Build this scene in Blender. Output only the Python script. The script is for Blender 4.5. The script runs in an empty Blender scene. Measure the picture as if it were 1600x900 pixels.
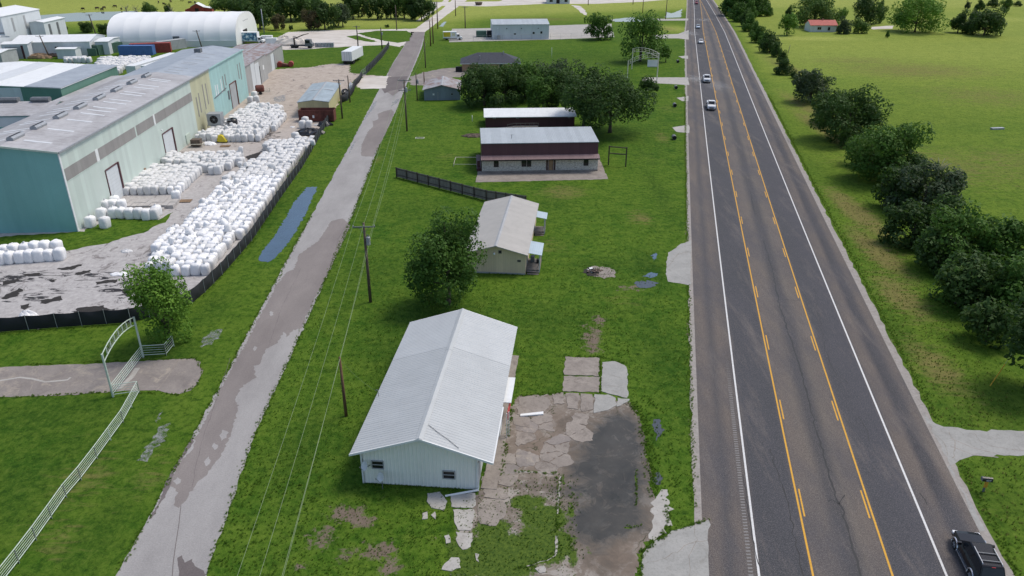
import bpy, math, random
import numpy as np
from mathutils import Vector, Matrix, geometry

# ------------------------------------------------------------------ camera, sky, sun, exposure
scene = bpy.context.scene
COL = scene.collection
FPX = 1185.0; PITCH = math.atan(562/1185.0); CAMH = 39.0
cam = bpy.data.cameras.new('camera'); cam.sensor_width = 36; cam.lens = FPX/1600*36
cam.clip_start = 0.5; cam.clip_end = 6000
camo = bpy.data.objects.new('camera', cam); COL.objects.link(camo)
camo.location = (0, 0, CAMH); camo.rotation_euler = (math.pi/2-PITCH, 0, 0)
scene.camera = camo

SUN_EL, SUN_AZ = math.radians(60), math.radians(62)      # azimuth clockwise from +Y
world = bpy.data.worlds.new('World'); scene.world = world; world.use_nodes = True
nt = world.node_tree; bg = nt.nodes['Background']
sky = nt.nodes.new('ShaderNodeTexSky'); sky.sky_type = 'NISHITA'; sky.sun_disc = False
sky.sun_elevation = SUN_EL; sky.sun_rotation = SUN_AZ; sky.dust_density = 2.6; sky.air_density = 1.0; sky.ozone_density = 1.5
nt.links.new(sky.outputs[0], bg.inputs[0]); bg.inputs[1].default_value = 0.15
sun = bpy.data.lights.new('sun', 'SUN'); sun.energy = 2.0; sun.angle = math.radians(18); sun.color = (1, .93, .82)
suno = bpy.data.objects.new('sun', sun); COL.objects.link(suno)
sv = Vector((math.sin(SUN_AZ)*math.cos(SUN_EL), math.cos(SUN_AZ)*math.cos(SUN_EL), math.sin(SUN_EL)))
suno.rotation_euler = (-sv).to_track_quat('-Z', 'Y').to_euler()
scene.view_settings.view_transform = 'Standard'; scene.view_settings.look = 'None'
scene.view_settings.exposure = 0.13; scene.view_settings.gamma = 1

rnd = random.Random(7)
SP, CP = math.sin(PITCH), math.cos(PITCH)
R = math.radians

# ------------------------------------------------------------------ helpers
def G(px, py, z=0.0):
    "photograph point (1600x900) -> place on the level z"
    u = (px-800)/FPX; v = (py-450)/FPX
    t = (z-CAMH)/(-SP-v*CP)
    return Vector((u*t, (CP-v*SP)*t, z))
def ztop(X, Y, py):
    v = (py-450)/FPX
    return CAMH+Y*(v*CP+SP)/(v*SP-CP)
def mpp(p):                                   # metres per photograph pixel at a place
    return (p[1]*CP+(CAMH-(p[2] if len(p) > 2 else 0))*SP)/FPX

class MB:
    def __init__(s): s.v = []; s.f = []
    def add(s, vs, fs):
        b = len(s.v); s.v += [tuple(q) for q in vs]; s.f += [tuple(b+i for i in f) for f in fs]; return s
    def box(s, x0, x1, y0, y1, z0, z1, m=None):
        vs = [(x, y, z) for z in (z0, z1) for y in (y0, y1) for x in (x0, x1)]
        if m is not None: vs = [m @ Vector(q) for q in vs]
        return s.add(vs, [(0, 2, 3, 1), (4, 5, 7, 6), (0, 1, 5, 4), (2, 6, 7, 3), (0, 4, 6, 2), (1, 3, 7, 5)])
    def bar(s, a, b, w, h=None):              # square bar between two points
        a = Vector(a); b = Vector(b); d = b-a; h = h or w
        q = d.to_track_quat('Z', 'Y').to_matrix().to_4x4(); q.translation = a
        return s.box(-w/2, w/2, -h/2, h/2, 0, d.length, q)
    def tube(s, pts, rs, n=6, cap=True):
        pts = [Vector(p) for p in pts]
        if not hasattr(rs, '__len__'): rs = [rs]*len(pts)
        vs = []; fs = []
        for i, p in enumerate(pts):
            d = (pts[min(i+1, len(pts)-1)]-pts[max(i-1, 0)])
            if d.length < 1e-6: d = Vector((0, 0, 1))
            q = d.to_track_quat('Z', 'Y')
            for k in range(n):
                a = 2*math.pi*k/n
                vs.append(p+q @ Vector((rs[i]*math.cos(a), rs[i]*math.sin(a), 0)))
        for i in range(len(pts)-1):
            for k in range(n):
                fs.append((i*n+k, i*n+(k+1) % n, (i+1)*n+(k+1) % n, (i+1)*n+k))
        if cap:
            fs.append(tuple(range(n-1, -1, -1))); fs.append(tuple((len(pts)-1)*n+k for k in range(n)))
        return s.add(vs, fs)
    def prism(s, poly, z0, z1):
        n = len(poly)
        vs = [(p[0], p[1], z0) for p in poly]+[(p[0], p[1], z1) for p in poly]
        return s.add(vs, [tuple(range(n-1, -1, -1)), tuple(range(n, 2*n))]+[(i, (i+1) % n, n+(i+1) % n, n+i) for i in range(n)])
    def extrude_y(s, prof, y0, y1):           # profile in x,z
        n = len(prof)
        vs = [(p[0], y0, p[1]) for p in prof]+[(p[0], y1, p[1]) for p in prof]
        return s.add(vs, [tuple(range(n)), tuple(range(2*n-1, n-1, -1))]+[(i, n+i, n+(i+1) % n, (i+1) % n) for i in range(n)])
    def extrude_x(s, prof, x0, x1):           # profile in y,z
        n = len(prof)
        vs = [(x0, p[0], p[1]) for p in prof]+[(x1, p[0], p[1]) for p in prof]
        return s.add(vs, [tuple(range(n-1, -1, -1)), tuple(range(n, 2*n))]+[(i, (i+1) % n, n+(i+1) % n, n+i) for i in range(n)])
    def loft(s, rings, cap=True):
        n = len(rings[0]); vs = [p for r in rings for p in r]; fs = []
        for i in range(len(rings)-1):
            for k in range(n): fs.append((i*n+k, i*n+(k+1) % n, (i+1)*n+(k+1) % n, (i+1)*n+k))
        if cap: fs.append(tuple(range(n-1, -1, -1))); fs.append(tuple((len(rings)-1)*n+k for k in range(n)))
        return s.add(vs, fs)
    def sphere(s, c, r, n=8, m=5, sz=1.0):
        rings = []
        for j in range(1, m):
            t = math.pi*j/m
            rings.append([(c[0]+r*math.sin(t)*math.cos(2*math.pi*k/n), c[1]+r*math.sin(t)*math.sin(2*math.pi*k/n), c[2]-r*sz*math.cos(t)) for k in range(n)])
        return s.loft(rings)
    def mesh(s, name, mat=None, smooth=False):
        me = bpy.data.meshes.new(name); me.from_pydata(s.v, [], s.f); me.update()
        if mat: me.materials.append(mat)
        if smooth: me.shade_smooth()
        return me
    def build(s, name, mat, parent=None, smooth=False, label=None, kind=None, loc=None):
        return put(name, s.mesh(name, mat, smooth), parent, label, kind, loc)

def put(name, me, parent=None, label=None, kind=None, loc=None, rot=None):
    o = bpy.data.objects.new(name, me); COL.objects.link(o)
    if parent is not None: o.parent = parent
    if label: o['label'] = label
    if kind: o['kind'] = kind
    if loc is not None: o.location = loc
    if rot is not None: o.rotation_euler = rot
    return o
def tag(o, label, cat, group=None):
    o['label'] = label; o['category'] = cat
    if group: o['group'] = group
    return o
def thing(name, label, cat, loc=(0, 0, 0), rot=0.0, group=None):
    o = bpy.data.objects.new(name, None); COL.objects.link(o); o.location = loc; o.rotation_euler = (0, 0, rot)
    o.empty_display_size = .3
    return tag(o, label, cat, group)
def kids(o): return [c for c in bpy.data.objects if c.parent == o]
def dup(o, loc, rot, label, group=None):
    def cp(a, par):
        c = a.copy(); COL.objects.link(c)
        if par: c.parent = par
        for k in kids(a): cp(k, c)
        return c
    r = cp(o, None); r.location = loc; r.rotation_euler = (0, 0, rot); r['label'] = label
    if group: r['group'] = group
    return r
def npmesh(name, V, Q, mat=None):
    V = np.asarray(V, dtype=np.float32); Q = np.asarray(Q, dtype=np.int32)
    k = Q.shape[1]; me = bpy.data.meshes.new(name)
    me.vertices.add(len(V)); me.vertices.foreach_set('co', V.ravel())
    me.loops.add(Q.size); me.loops.foreach_set('vertex_index', Q.ravel())
    me.polygons.add(len(Q)); me.polygons.foreach_set('loop_start', np.arange(0, Q.size, k, dtype=np.int32))
    me.update(calc_edges=True); me.validate()
    if mat: me.materials.append(mat)
    return me
def attr(me, name, vals):
    a = me.attributes.new(name, 'FLOAT', 'POINT'); a.data.foreach_set('value', np.asarray(vals, dtype=np.float32))

def rough_poly(pts, amp, step, seed=1):
    "world polygon with an uneven, finely divided outline"
    r = random.Random(seed); out = []
    n = len(pts)
    for i in range(n):
        a = Vector(pts[i][:2]); b = Vector(pts[(i+1) % n][:2]); d = (b-a); L = d.length
        k = max(1, int(L/step)); nrm = Vector((-d.y, d.x))/max(L, 1e-6)
        for j in range(k):
            p = a+d*(j/k)
            if amp: p = p+nrm*r.gauss(0, amp)
            out.append(p)
    return out
def sheet(name, px, z, mat, amp=0.0, step=1.0, seed=1, world_pts=False, parent=None, kind='structure', thick=0.0):
    pts = [Vector(p) for p in px] if world_pts else [G(*p).xy for p in px]
    pl = rough_poly(pts, amp, step, seed)
    tris = geometry.tessellate_polygon([[Vector((p.x, p.y, 0)) for p in pl]])
    ctr = Vector((sum(p.x for p in pl)/len(pl), sum(p.y for p in pl)/len(pl), 0))
    n = len(pl)
    vs = [(p.x-ctr.x, p.y-ctr.y, 0) for p in pl]; fs = []
    for t in tris:
        a, b, c = [pl[i] for i in t]
        fs.append(tuple(t) if (b-a).cross(c-a) > 0 else (t[0], t[2], t[1]))
    if thick:
        area = sum(pl[i].cross(pl[(i+1) % n]) for i in range(n))
        vs += [(v[0], v[1], -thick) for v in vs]
        for i in range(n):
            j = (i+1) % n
            fs.append((j, i, n+i, n+j) if area > 0 else (i, j, n+j, n+i))
    m = MB(); m.v = vs; m.f = fs
    return m.build(name, mat, parent, kind=kind, loc=(ctr.x, ctr.y, z))
def inpoly(x, y, poly):
    x = np.asarray(x, float); y = np.asarray(y, float); c = np.zeros(x.shape, bool); n = len(poly)
    for i in range(n):
        x1, y1 = poly[i][0], poly[i][1]; x2, y2 = poly[(i+1) % n][0], poly[(i+1) % n][1]
        if y1 == y2: continue
        c ^= ((y1 > y) != (y2 > y)) & (x < (x2-x1)*(y-y1)/(y2-y1)+x1)
    return c
def ribbon(m, pts, w, z):
    pts = [Vector(p[:2]) for p in pts]; L = []; 
    for i, p in enumerate(pts):
        d = pts[min(i+1, len(pts)-1)]-pts[max(i-1, 0)]; d.normalize(); nr = Vector((-d.y, d.x))
        ww = w[i] if hasattr(w, '__len__') else w
        L.append(((p+nr*ww/2), (p-nr*ww/2)))
    vs = [q for a, b in L for q in ((a.x, a.y, z), (b.x, b.y, z))]
    m.add(vs, [(2*i, 2*i+1, 2*i+3, 2*i+2) for i in range(len(pts)-1)])

# ------------------------------------------------------------------ materials
class NT:
    def __init__(s, name):
        s.m = bpy.data.materials.new(name); s.m.use_nodes = True; s.t = s.m.node_tree; s.b = s.t.nodes['Principled BSDF']
        s.geo = s.t.nodes.new('ShaderNodeNewGeometry').outputs['Position']
    def n(s, typ, **kw):
        nd = s.t.nodes.new(typ)
        for k, v in kw.items(): setattr(nd, k, v)
        return nd
    def l(s, a, b): s.t.links.new(a, b)
    def vec(s, sc=(1, 1, 1), src=None, rot=(0, 0, 0)):
        mp = s.n('ShaderNodeMapping'); mp.inputs['Scale'].default_value = sc; mp.inputs['Rotation'].default_value = rot
        s.l(src or s.geo, mp.inputs['Vector']); return mp.outputs[0]
    def obj(s): return s.n('ShaderNodeTexCoord').outputs['Object']
    def noise(s, scale, detail=5, src=None, rough=.6, dist=0):
        nz = s.n('ShaderNodeTexNoise'); nz.inputs['Scale'].default_value = scale; nz.inputs['Detail'].default_value = detail
        nz.inputs['Roughness'].default_value = rough; nz.inputs['Distortion'].default_value = dist
        s.l(src or s.geo, nz.inputs['Vector']); return nz.outputs[0]
    def ramp(s, fac, stops):
        r = s.n('ShaderNodeValToRGB'); e = r.color_ramp.elements
        while len(e) < len(stops): e.new(.5)
        for i, (p, c) in enumerate(stops):
            e[i].position = p; e[i].color = (c[0], c[1], c[2], 1) if hasattr(c, '__len__') else (c, c, c, 1)
        s.l(fac, r.inputs[0]); return r.outputs[0]
    def mix(s, fac, a, b, mode='MIX'):
        mx = s.n('ShaderNodeMix', data_type='RGBA', blend_type=mode)
        for sock, v in ((mx.inputs[0], fac), (mx.inputs[6], a), (mx.inputs[7], b)):
            if hasattr(v, 'links'): s.l(v, sock)
            elif hasattr(v, '__len__'): sock.default_value = (v[0], v[1], v[2], 1)
            else: sock.default_value = v
        return mx.outputs[2]
    def math(s, op, a, b=0.0, c=None):
        md = s.n('ShaderNodeMath', operation=op)
        for i, v in enumerate((a, b, c)):
            if v is None: continue
            if hasattr(v, 'links'): s.l(v, md.inputs[i])
            else: md.inputs[i].default_value = v
        return md.outputs[0]
    def at(s, name):
        a = s.n('ShaderNodeAttribute'); a.attribute_name = name; return a.outputs['Fac']
    def bump(s, h, strength=.4, dist=.05):
        b = s.n('ShaderNodeBump'); b.inputs['Strength'].default_value = strength; b.inputs['Distance'].default_value = dist
        s.l(h, b.inputs['Height']); s.l(b.outputs[0], s.b.inputs['Normal'])
    def out(s, col=None, rough=None, metal=None, spec=None):
        for v, k in ((col, 'Base Color'), (rough, 'Roughness'), (metal, 'Metallic'), (spec, 'Specular IOR Level')):
            if v is None: continue
            if hasattr(v, 'links'): s.l(v, s.b.inputs[k])
            elif hasattr(v, '__len__'): s.b.inputs[k].default_value = (v[0], v[1], v[2], 1)
            else: s.b.inputs[k].default_value = v
        return s.m

def simple(name, c, rough=.6, metal=0., var=.25, scale=1.5, bump=0, spec=.4, stretch=(1, 1, 1)):
    t = NT(name); v = t.vec(stretch)
    nz = t.noise(scale, 6, v)
    col = t.ramp(nz, [(.25, [x*(1-var) for x in c]), (.75, [min(1, x*(1+var*.7)) for x in c])])
    if bump: t.bump(t.noise(scale*6, 4, v), bump, .03)
    return t.out(col, rough, metal, spec)
def ribbed(name, c, pitch, axis=0, rough=.5, var=.12, depth=.03, dirt=None, objspace=True, metal=0., contrast=.12):
    "painted ribbed metal: fine ribs as relief, streaky wear"
    t = NT(name); o = t.obj(); sx = t.n('ShaderNodeSeparateXYZ'); t.l(o, sx.inputs[0])
    w = t.math('FRACT', t.math('DIVIDE', sx.outputs[axis], pitch))
    rib = t.math('LESS_THAN', t.math('ABSOLUTE', t.math('SUBTRACT', w, .5)), .14)
    nz = t.noise(.35, 6, o, .7); st = t.noise(1.2, 4, t.vec((1, 1, .12), o), .6)
    col = t.ramp(nz, [(.25, [x*(1-var) for x in c]), (.75, [min(1, x*(1+var*.5)) for x in c])])
    col = t.mix(t.ramp(st, [(.5, 0), (.8, .5)]), col, dirt or [x*.72 for x in c])
    pan = t.n('ShaderNodeTexWhiteNoise'); pan.noise_dimensions = '1D'
    t.l(t.math('FLOOR', t.math('DIVIDE', sx.outputs[axis], pitch*3)), pan.inputs['W'])
    col = t.mix(t.math('MULTIPLY', pan.outputs[0], contrast), col, (0, 0, 0))
    t.bump(rib, .8, depth)
    return t.out(col, rough, metal, .4)

M = {}
def mk():
    # --- grass ground
    t = NT('grass_ground')
    lush, far, dry, dirt = t.at('lush'), t.at('far'), t.at('dry'), t.at('dirt')
    big = t.noise(.045, 4, None, .55); mid = t.noise(.35, 6, None, .65); fine = t.noise(1.7, 9, t.vec((1, .75, 1)), .85)
    streak = t.noise(1.1, 6, t.vec((.35, 1.4, 1)), .7, 1.0)
    base = t.mix(t.ramp(big, [(.3, 0), (.7, 1)]), (.030, .092, .008), (.078, .146, .014))
    base = t.mix(t.ramp(mid, [(.38, 0), (.64, .8)]), base, (.100, .165, .019))
    cl = t.noise(.95, 7, t.vec((.8, 1.2, 1)), .75, .8)
    base = t.mix(t.ramp(cl, [(.36, .6), (.50, 0)]), base, (.018, .052, .006)); base = t.mix(t.ramp(cl, [(.52, 0), (.68, .5)]), base, (.115, .165, .026))
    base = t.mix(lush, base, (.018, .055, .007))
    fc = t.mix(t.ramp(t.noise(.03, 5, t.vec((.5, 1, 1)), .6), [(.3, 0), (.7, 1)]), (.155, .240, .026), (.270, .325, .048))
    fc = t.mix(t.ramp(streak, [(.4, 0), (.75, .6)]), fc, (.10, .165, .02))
    fc = t.mix(t.math('POWER', far, 3.0), fc, (.36, .385, .10))  # sunlit look of the far fields painted into the grass colour
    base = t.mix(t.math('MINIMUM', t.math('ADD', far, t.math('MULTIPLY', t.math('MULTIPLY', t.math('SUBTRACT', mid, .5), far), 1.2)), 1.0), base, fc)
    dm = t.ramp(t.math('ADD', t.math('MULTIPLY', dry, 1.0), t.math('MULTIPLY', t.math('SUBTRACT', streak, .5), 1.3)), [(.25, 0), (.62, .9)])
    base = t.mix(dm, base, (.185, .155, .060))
    base = t.mix(t.ramp(fine, [(.37, .85), (.50, 0)]), base, (.014, .042, .006))
    base = t.mix(t.ramp(fine, [(.50, 0), (.66, .5)]), base, (.14, .20, .035))
    dn = t.math('ADD', dirt, t.math('MULTIPLY', t.math('SUBTRACT', t.noise(.9, 8, None, .75, .6), .5), 1.3))
    soil = t.mix(t.noise(1.3, 6), (.10, .075, .055), (.23, .19, .15))
    base = t.mix(t.ramp(dn, [(.46, 0), (.56, 1)]), base, soil)
    t.bump(t.math('ADD', fine, t.math('MULTIPLY', mid, 1.5)), .6, .14)
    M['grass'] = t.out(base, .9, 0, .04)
    # --- grass tufts
    for nm, c1, c2 in (('tuft', (.095, .185, .022), (.165, .265, .038)), ('tuft_dry', (.15, .20, .04), (.30, .30, .09)), ('tuft_dark', (.060, .115, .018), (.12, .20, .030))):
        t = NT(nm); inf = t.n('ShaderNodeObjectInfo').outputs['Random']
        cc = t.mix(inf, c1, c2); t.out(cc, .85, 0, .05); tr = t.n('ShaderNodeBsdfTranslucent'); t.l(cc, tr.inputs[0]); ms = t.n('ShaderNodeMixShader'); ms.inputs[0].default_value = .45
        t.l(t.b.outputs[0], ms.inputs[1]); t.l(tr.outputs[0], ms.inputs[2]); t.l(ms.outputs[0], t.t.nodes['Material Output'].inputs[0]); M[nm] = t.m
    # --- highway asphalt: lanes by lateral uv
    t = NT('highway_asphalt'); uv = t.n('ShaderNodeUVMap').outputs[0]
    sx = t.n('ShaderNodeSeparateXYZ'); t.l(uv, sx.inputs[0])
    wob = t.noise(.12, 5, t.vec((1, .25, 1), uv), .7)
    u = t.math('ADD', sx.outputs[0], t.math('MULTIPLY', t.math('SUBTRACT', wob, .5), 1.1))
    f = t.math('DIVIDE', t.math('ADD', u, 10.0), 20.0)
    br, bl, dk = (.135, .112, .096), (.052, .054, .061), (.042, .042, .048)
    def q(o): return (o+10)/20
    lanes = t.ramp(f, [(q(-10), br), (q(-8.9), br), (q(-8.2), (.075, .07, .07)), (q(-7.4), br), (q(-6.5), (.105, .09, .08)), (q(-5.9), bl),
                       (q(-3.0), bl), (q(-2.4), br), (q(-1.0), (.135, .115, .098)), (q(-.2), (.066, .063, .064)), (q(.5), (.062, .06, .062)), (q(1.2), (.13, .112, .096)), (q(2.4), br),
                       (q(3.0), bl), (q(5.9), (.058, .059, .07)), (q(6.6), (.12, .10, .087)), (q(7.4), br), (q(8.0), dk), (q(8.7), (.06, .058, .062)), (q(9.3), br)][:32])
    sp = t.noise(14, 3, None, .8); pat = t.noise(.22, 6, t.vec((1, .3, 1)), .7)
    c = t.mix(t.ramp(pat, [(.40, 0), (.64, .7)]), lanes, (.066, .066, .076))
    c = t.mix(t.ramp(t.noise(.5, 7, t.vec((1, .12, 1), None, (0, 0, .19)), .75), [(.52, 0), (.68, .5)]), c, (.175, .15, .132))
    c = t.mix(t.ramp(sp, [(.36, .6), (.5, 0)]), c, (.026, .026, .029))
    c = t.mix(t.ramp(sp, [(.52, 0), (.70, .40)]), c, (.34, .31, .29))
    t.bump(sp, .35, .02)
    M['highway'] = t.out(c, .82, 0, .25)
    # --- chip-seal local road
    def road(nm, c1, c2):
        t = NT(nm); n1 = t.noise(.25, 7, t.vec((1, .35, 1)), .7); sp = t.noise(9, 4, None, .8)
        c = t.ramp(n1, [(.3, c1), (.7, c2)]); c = t.mix(t.ramp(sp, [(.3, .35), (.5, 0)]), c, [x*.5 for x in c1])
        c = t.mix(t.ramp(sp, [(.55, 0), (.8, .4)]), c, [min(1, x*1.6) for x in c2]); t.bump(sp, .3, .02)
        return t.out(c, .88, 0, .2)
    M['road'] = road('road_chip', (.255, .245, .24), (.36, .35, .34))
    M['road_patch'] = road('road_patch', (.180, .160, .153), (.25, .225, .212))
    M['road_dark'] = road('road_dark', (.115, .10, .10), (.17, .15, .145))
    # --- concretes
    def conc(nm, c1, c2, st, amt=.6, sc=.5):
        t = NT(nm); n1 = t.noise(sc, 8, None, .75, .5); n2 = t.noise(6, 5, None, .7)
        c = t.ramp(n1, [(.3, c1), (.68, c2)]); c = t.mix(t.ramp(t.noise(sc*1.7, 8, t.vec((1, 1, 1), None, (0, 0, 1)), .75, 1.0), [(.52, 0), (.68, amt)]), c, st)
        c = t.mix(t.ramp(n2, [(.3, .35), (.5, 0)]), c, [x*.55 for x in c1]); t.bump(n2, .3, .02)
        return t.out(c, .85, 0, .25)
    M['conc'] = conc('concrete_pale', (.33, .315, .29), (.44, .425, .395), (.24, .215, .185))
    M['conc_new'] = conc('concrete_grey', (.27, .27, .255), (.36, .355, .335), (.21, .20, .18), .6)
    M['conc_old'] = conc('concrete_old', (.20, .175, .155), (.32, .285, .25), (.125, .105, .088), .75)
    M['conc_drive'] = conc('concrete_drive', (.175, .155, .145), (.29, .26, .235), (.40, .35, .28), .8, .3)
    M['kerb'] = conc('road_edge', (.24, .22, .20), (.36, .335, .31), (.17, .14, .115), .6, 1.4)
    # --- yard
    t = NT('yard_ground'); a = t.noise(.35, 9, t.vec((1, .6, 1)), .78, 1.2); b = t.noise(.09, 6, None, .65); tn = t.at('tan')
    c = t.ramp(t.noise(1.3, 8, None, .8), [(.3, (.27, .255, .25)), (.55, (.42, .405, .395)), (.75, (.56, .54, .52))])
    c = t.mix(t.math('MULTIPLY', tn, .85), c, t.ramp(t.noise(.5, 8, None, .75), [(.3, (.30, .245, .195)), (.6, (.45, .385, .32)), (.8, (.56, .50, .44))]))
    c = t.mix(t.ramp(a, [(.55, 0), (.62, .75)]), c, (.13, .115, .11))
    dk = t.math('ADD', t.math('MULTIPLY', t.at('stain'), .25), t.noise(.5, 8, t.vec((.6, 1.5, 1), None, (0, 0, .5)), .72, 1.5))
    c = t.mix(t.ramp(dk, [(.70, 0), (.745, .95)]), c, (.016, .016, .02))
    t.bump(t.noise(3, 6), .5, .05)
    M['yard'] = t.out(c, .88, 0, .2)
    t = NT('gravel_pale'); c = t.ramp(t.noise(.18, 9, t.vec((.5, 1, 1)), .75), [(.3, (.40, .36, .31)), (.6, (.60, .565, .52)), (.8, (.70, .675, .64))])
    M['gravel'] = t.out(c, .9, 0, .2)
    # --- parking lot of broken concrete with standing water
    t = NT('lot_surface'); wet = t.at('wet'); brn = t.at('brown'); gr = t.at('grassy')
    n1 = t.noise(.7, 9, None, .75, .8); n2 = t.noise(.28, 7, None, .65, .5)
    c = t.ramp(n1, [(.3, (.13, .108, .09)), (.52, (.21, .18, .15)), (.57, (.31, .285, .255)), (.8, (.36, .335, .30))])
    c = t.mix(t.math('MULTIPLY', brn, .8), c, t.ramp(n2, [(.3, (.13, .10, .08)), (.7, (.23, .18, .14))]))
    vor = t.n('ShaderNodeTexVoronoi', feature='DISTANCE_TO_EDGE'); vor.inputs['Scale'].default_value = .55
    t.l(t.vec((1, 1, 1), None), vor.inputs['Vector'])
    wv = t.n('ShaderNodeVectorMath', operation='ADD'); nz = t.n('ShaderNodeTexNoise'); nz.inputs['Scale'].default_value = 1.6
    t.l(t.geo, nz.inputs['Vector']); t.l(t.geo, wv.inputs[0]); t.l(nz.outputs[1], wv.inputs[1]); t.l(wv.outputs[0], vor.inputs['Vector'])
    c = t.mix(t.math('MULTIPLY', t.ramp(t.noise(.25, 3), [(.5, 0), (.6, 1)]), t.ramp(vor.outputs[0], [(.012, .8), (.03, 0)])), c, (.035, .045, .02))
    n3 = t.noise(.75, 8, None, .7, .8); ws = t.math('ADD', wet, t.math('MULTIPLY', t.math('SUBTRACT', n3, .5), 1.5))
    w = t.ramp(ws, [(.45, 0), (1.0, .92)]); c = t.mix(t.ramp(ws, [(.10, 0), (.45, .6)]), c, (.105, .088, .072))
    c = t.mix(t.math('MULTIPLY', w, .90), c, t.ramp(n2, [(.35, (.030, .036, .038)), (.65, (.065, .066, .062))]))
    gm = t.ramp(t.math('ADD', gr, t.math('MULTIPLY', t.math('SUBTRACT', t.noise(1.5, 8, None, .8), .5), 1.2)), [(.47, 0), (.57, 1)])
    c = t.mix(gm, c, t.ramp(t.noise(3.5, 6, None, .8), [(.35, (.022, .055, .008)), (.65, (.10, .15, .022))]))
    rg = t.mix(w, (.85, .85, .85), (.13, .13, .13)); rg = t.mix(gm, rg, (.85, .85, .85))
    t.bump(t.math('MULTIPLY', n1, t.math('SUBTRACT', 1.0, w)), .4, .04)
    M['lot'] = t.out(c, rg, 0, .12)
    # --- water
    for nm, c in (('water_sky_tint', (.045, .078, .115)), ('water_grey', (.035, .04, .042)), ('water_pale', (.26, .27, .26)), ('water_pond', (.10, .13, .16))):  # the blue one has the sky's reflection painted into its base colour
        t = NT(nm); t.bump(t.noise(2.5, 3), .03, .02); M[nm] = t.out(t.ramp(t.noise(.4, 5), [(.3, c), (.7, [x*1.3 for x in c])]), .04 if nm != 'water_pale' else .25, 0, 1.0 if nm != 'water_pale' else .3)
        if nm != 'water_pond':      # grass blades stand through the shallow water
            tb = t.n('ShaderNodeBsdfTransparent'); ms = t.n('ShaderNodeMixShader'); a = t.math('ADD', t.noise(1.6, 8, None, .75), 0.0)
            t.l(t.ramp(a, [(.30, 0), (.36, 1)] if nm in ('water_sky_tint', 'water_grey') else [(.40, 0), (.62, .75)]), ms.inputs[0]); t.l(tb.outputs[0], ms.inputs[1]); t.l(t.b.outputs[0], ms.inputs[2]); t.l(ms.outputs[0], t.t.nodes['Material Output'].inputs[0])
    # --- leaves
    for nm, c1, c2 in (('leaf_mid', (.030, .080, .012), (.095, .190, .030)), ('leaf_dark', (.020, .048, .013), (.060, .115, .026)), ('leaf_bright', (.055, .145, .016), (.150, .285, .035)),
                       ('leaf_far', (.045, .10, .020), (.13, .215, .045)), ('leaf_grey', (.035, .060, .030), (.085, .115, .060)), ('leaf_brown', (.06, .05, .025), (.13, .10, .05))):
        t = NT(nm); o = t.obj(); inf = t.n('ShaderNodeObjectInfo').outputs['Random']
        n1 = t.noise(.45, 4, o, .6); n2 = t.noise(3.0, 2, o)
        fc = t.math('ADD', t.math('MULTIPLY', n1, .9), t.math('MULTIPLY', n2, .35)); fc = t.math('ADD', fc, t.math('MULTIPLY', inf, .16))
        c = t.ramp(fc, [(.42, c1), (.86, c2)])
        tr = t.n('ShaderNodeBsdfTranslucent'); t.l(t.mix(.5, c, (.10, .20, .03)), tr.inputs[0])
        ms = t.n('ShaderNodeMixShader'); ms.inputs[0].default_value = .28
        t.out(c, .65, 0, .2); t.l(t.b.outputs[0], ms.inputs[1]); t.l(tr.outputs[0], ms.inputs[2])
        t.l(ms.outputs[0], t.t.nodes['Material Output'].inputs[0]); M[nm] = t.m
    S = simple
    M['bark'] = S('bark', (.10, .085, .07), .9, 0, .4, 3, .5, .1)
    M['bark_pale'] = S('bark_pale', (.26, .24, .21), .9, 0, .3, 3, .5, .1)
    M['pole'] = S('pole_wood', (.13, .10, .08), .85, 0, .3, 2, .3, .1, (3, 3, .3))
    M['pole_brown'] = S('pole_brown', (.16, .095, .06), .85, 0, .3, 2, .3, .1, (3, 3, .3))
    M['galv'] = S('galvanised_metal', (.34, .36, .38), .5, .3, .2, 2)
    M['galv_dark'] = S('dull_metal', (.17, .18, .19), .6, .3, .2, 2)
    M['wire'] = S('wire_metal', (.20, .26, .14), .6, 0, .1, 1)
    M['white'] = S('white_paint', (.72, .74, .74), .5, 0, .08, 1.5)
    M['cream'] = S('pale_pipe_paint', (.50, .58, .50), .5, 0, .18, 3)
    M['cream2'] = S('cream_pipe_paint', (.66, .62, .50), .5, 0, .15, 3)
    M['lane_white'] = S('lane_white', (.62, .62, .61), .75, 0, .22, 6)
    M['lane_yellow'] = S('lane_yellow', (.62, .33, .035), .75, 0, .22, 6)
    M['crack'] = S('tar_crack', (.018, .018, .020), .6, 0, .2, 3)
    M['rumble'] = S('rumble_groove', (.20, .195, .19), .8, 0, .2, 5)
    M['screen'] = S('black_screen_cloth', (.018, .020, .024), .75, 0, .3, .6, .3)
    M['black'] = S('black_rubber', (.015, .015, .016), .7, 0, .2, 4)
    M['plastic_black'] = S('black_plastic_sheet', (.02, .021, .024), .35, 0, .3, 1.2, .6)
    M['rust'] = S('rusty_brown_steel', (.16, .055, .042), .75, .1, .5, 1.2, .3)
    M['red'] = S('faded_red_paint', (.32, .055, .045), .6, 0, .3, 1)
    M['blue'] = S('blue_paint', (.07, .16, .38), .5, 0, .2, .6)
    M['green_bin'] = S('green_container_paint', (.07, .14, .10), .6, 0, .25, .6)
    M['grey_bin'] = S('grey_container_paint', (.38, .40, .41), .6, 0, .2, .6)
    M['yellow'] = S('yellow_machine_paint', (.62, .50, .03), .5, 0, .15, 2)
    M['wood'] = S('weathered_wood', (.21, .19, .175), .85, 0, .3, 2.2, .4, .15, (1, 1, .2))
    M['wood_dark'] = S('dark_post_wood', (.07, .055, .045), .85, 0, .3, 2, .3)
    M['wood_pallet'] = S('pallet_wood', (.30, .20, .12), .85, 0, .35, 2)
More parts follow.
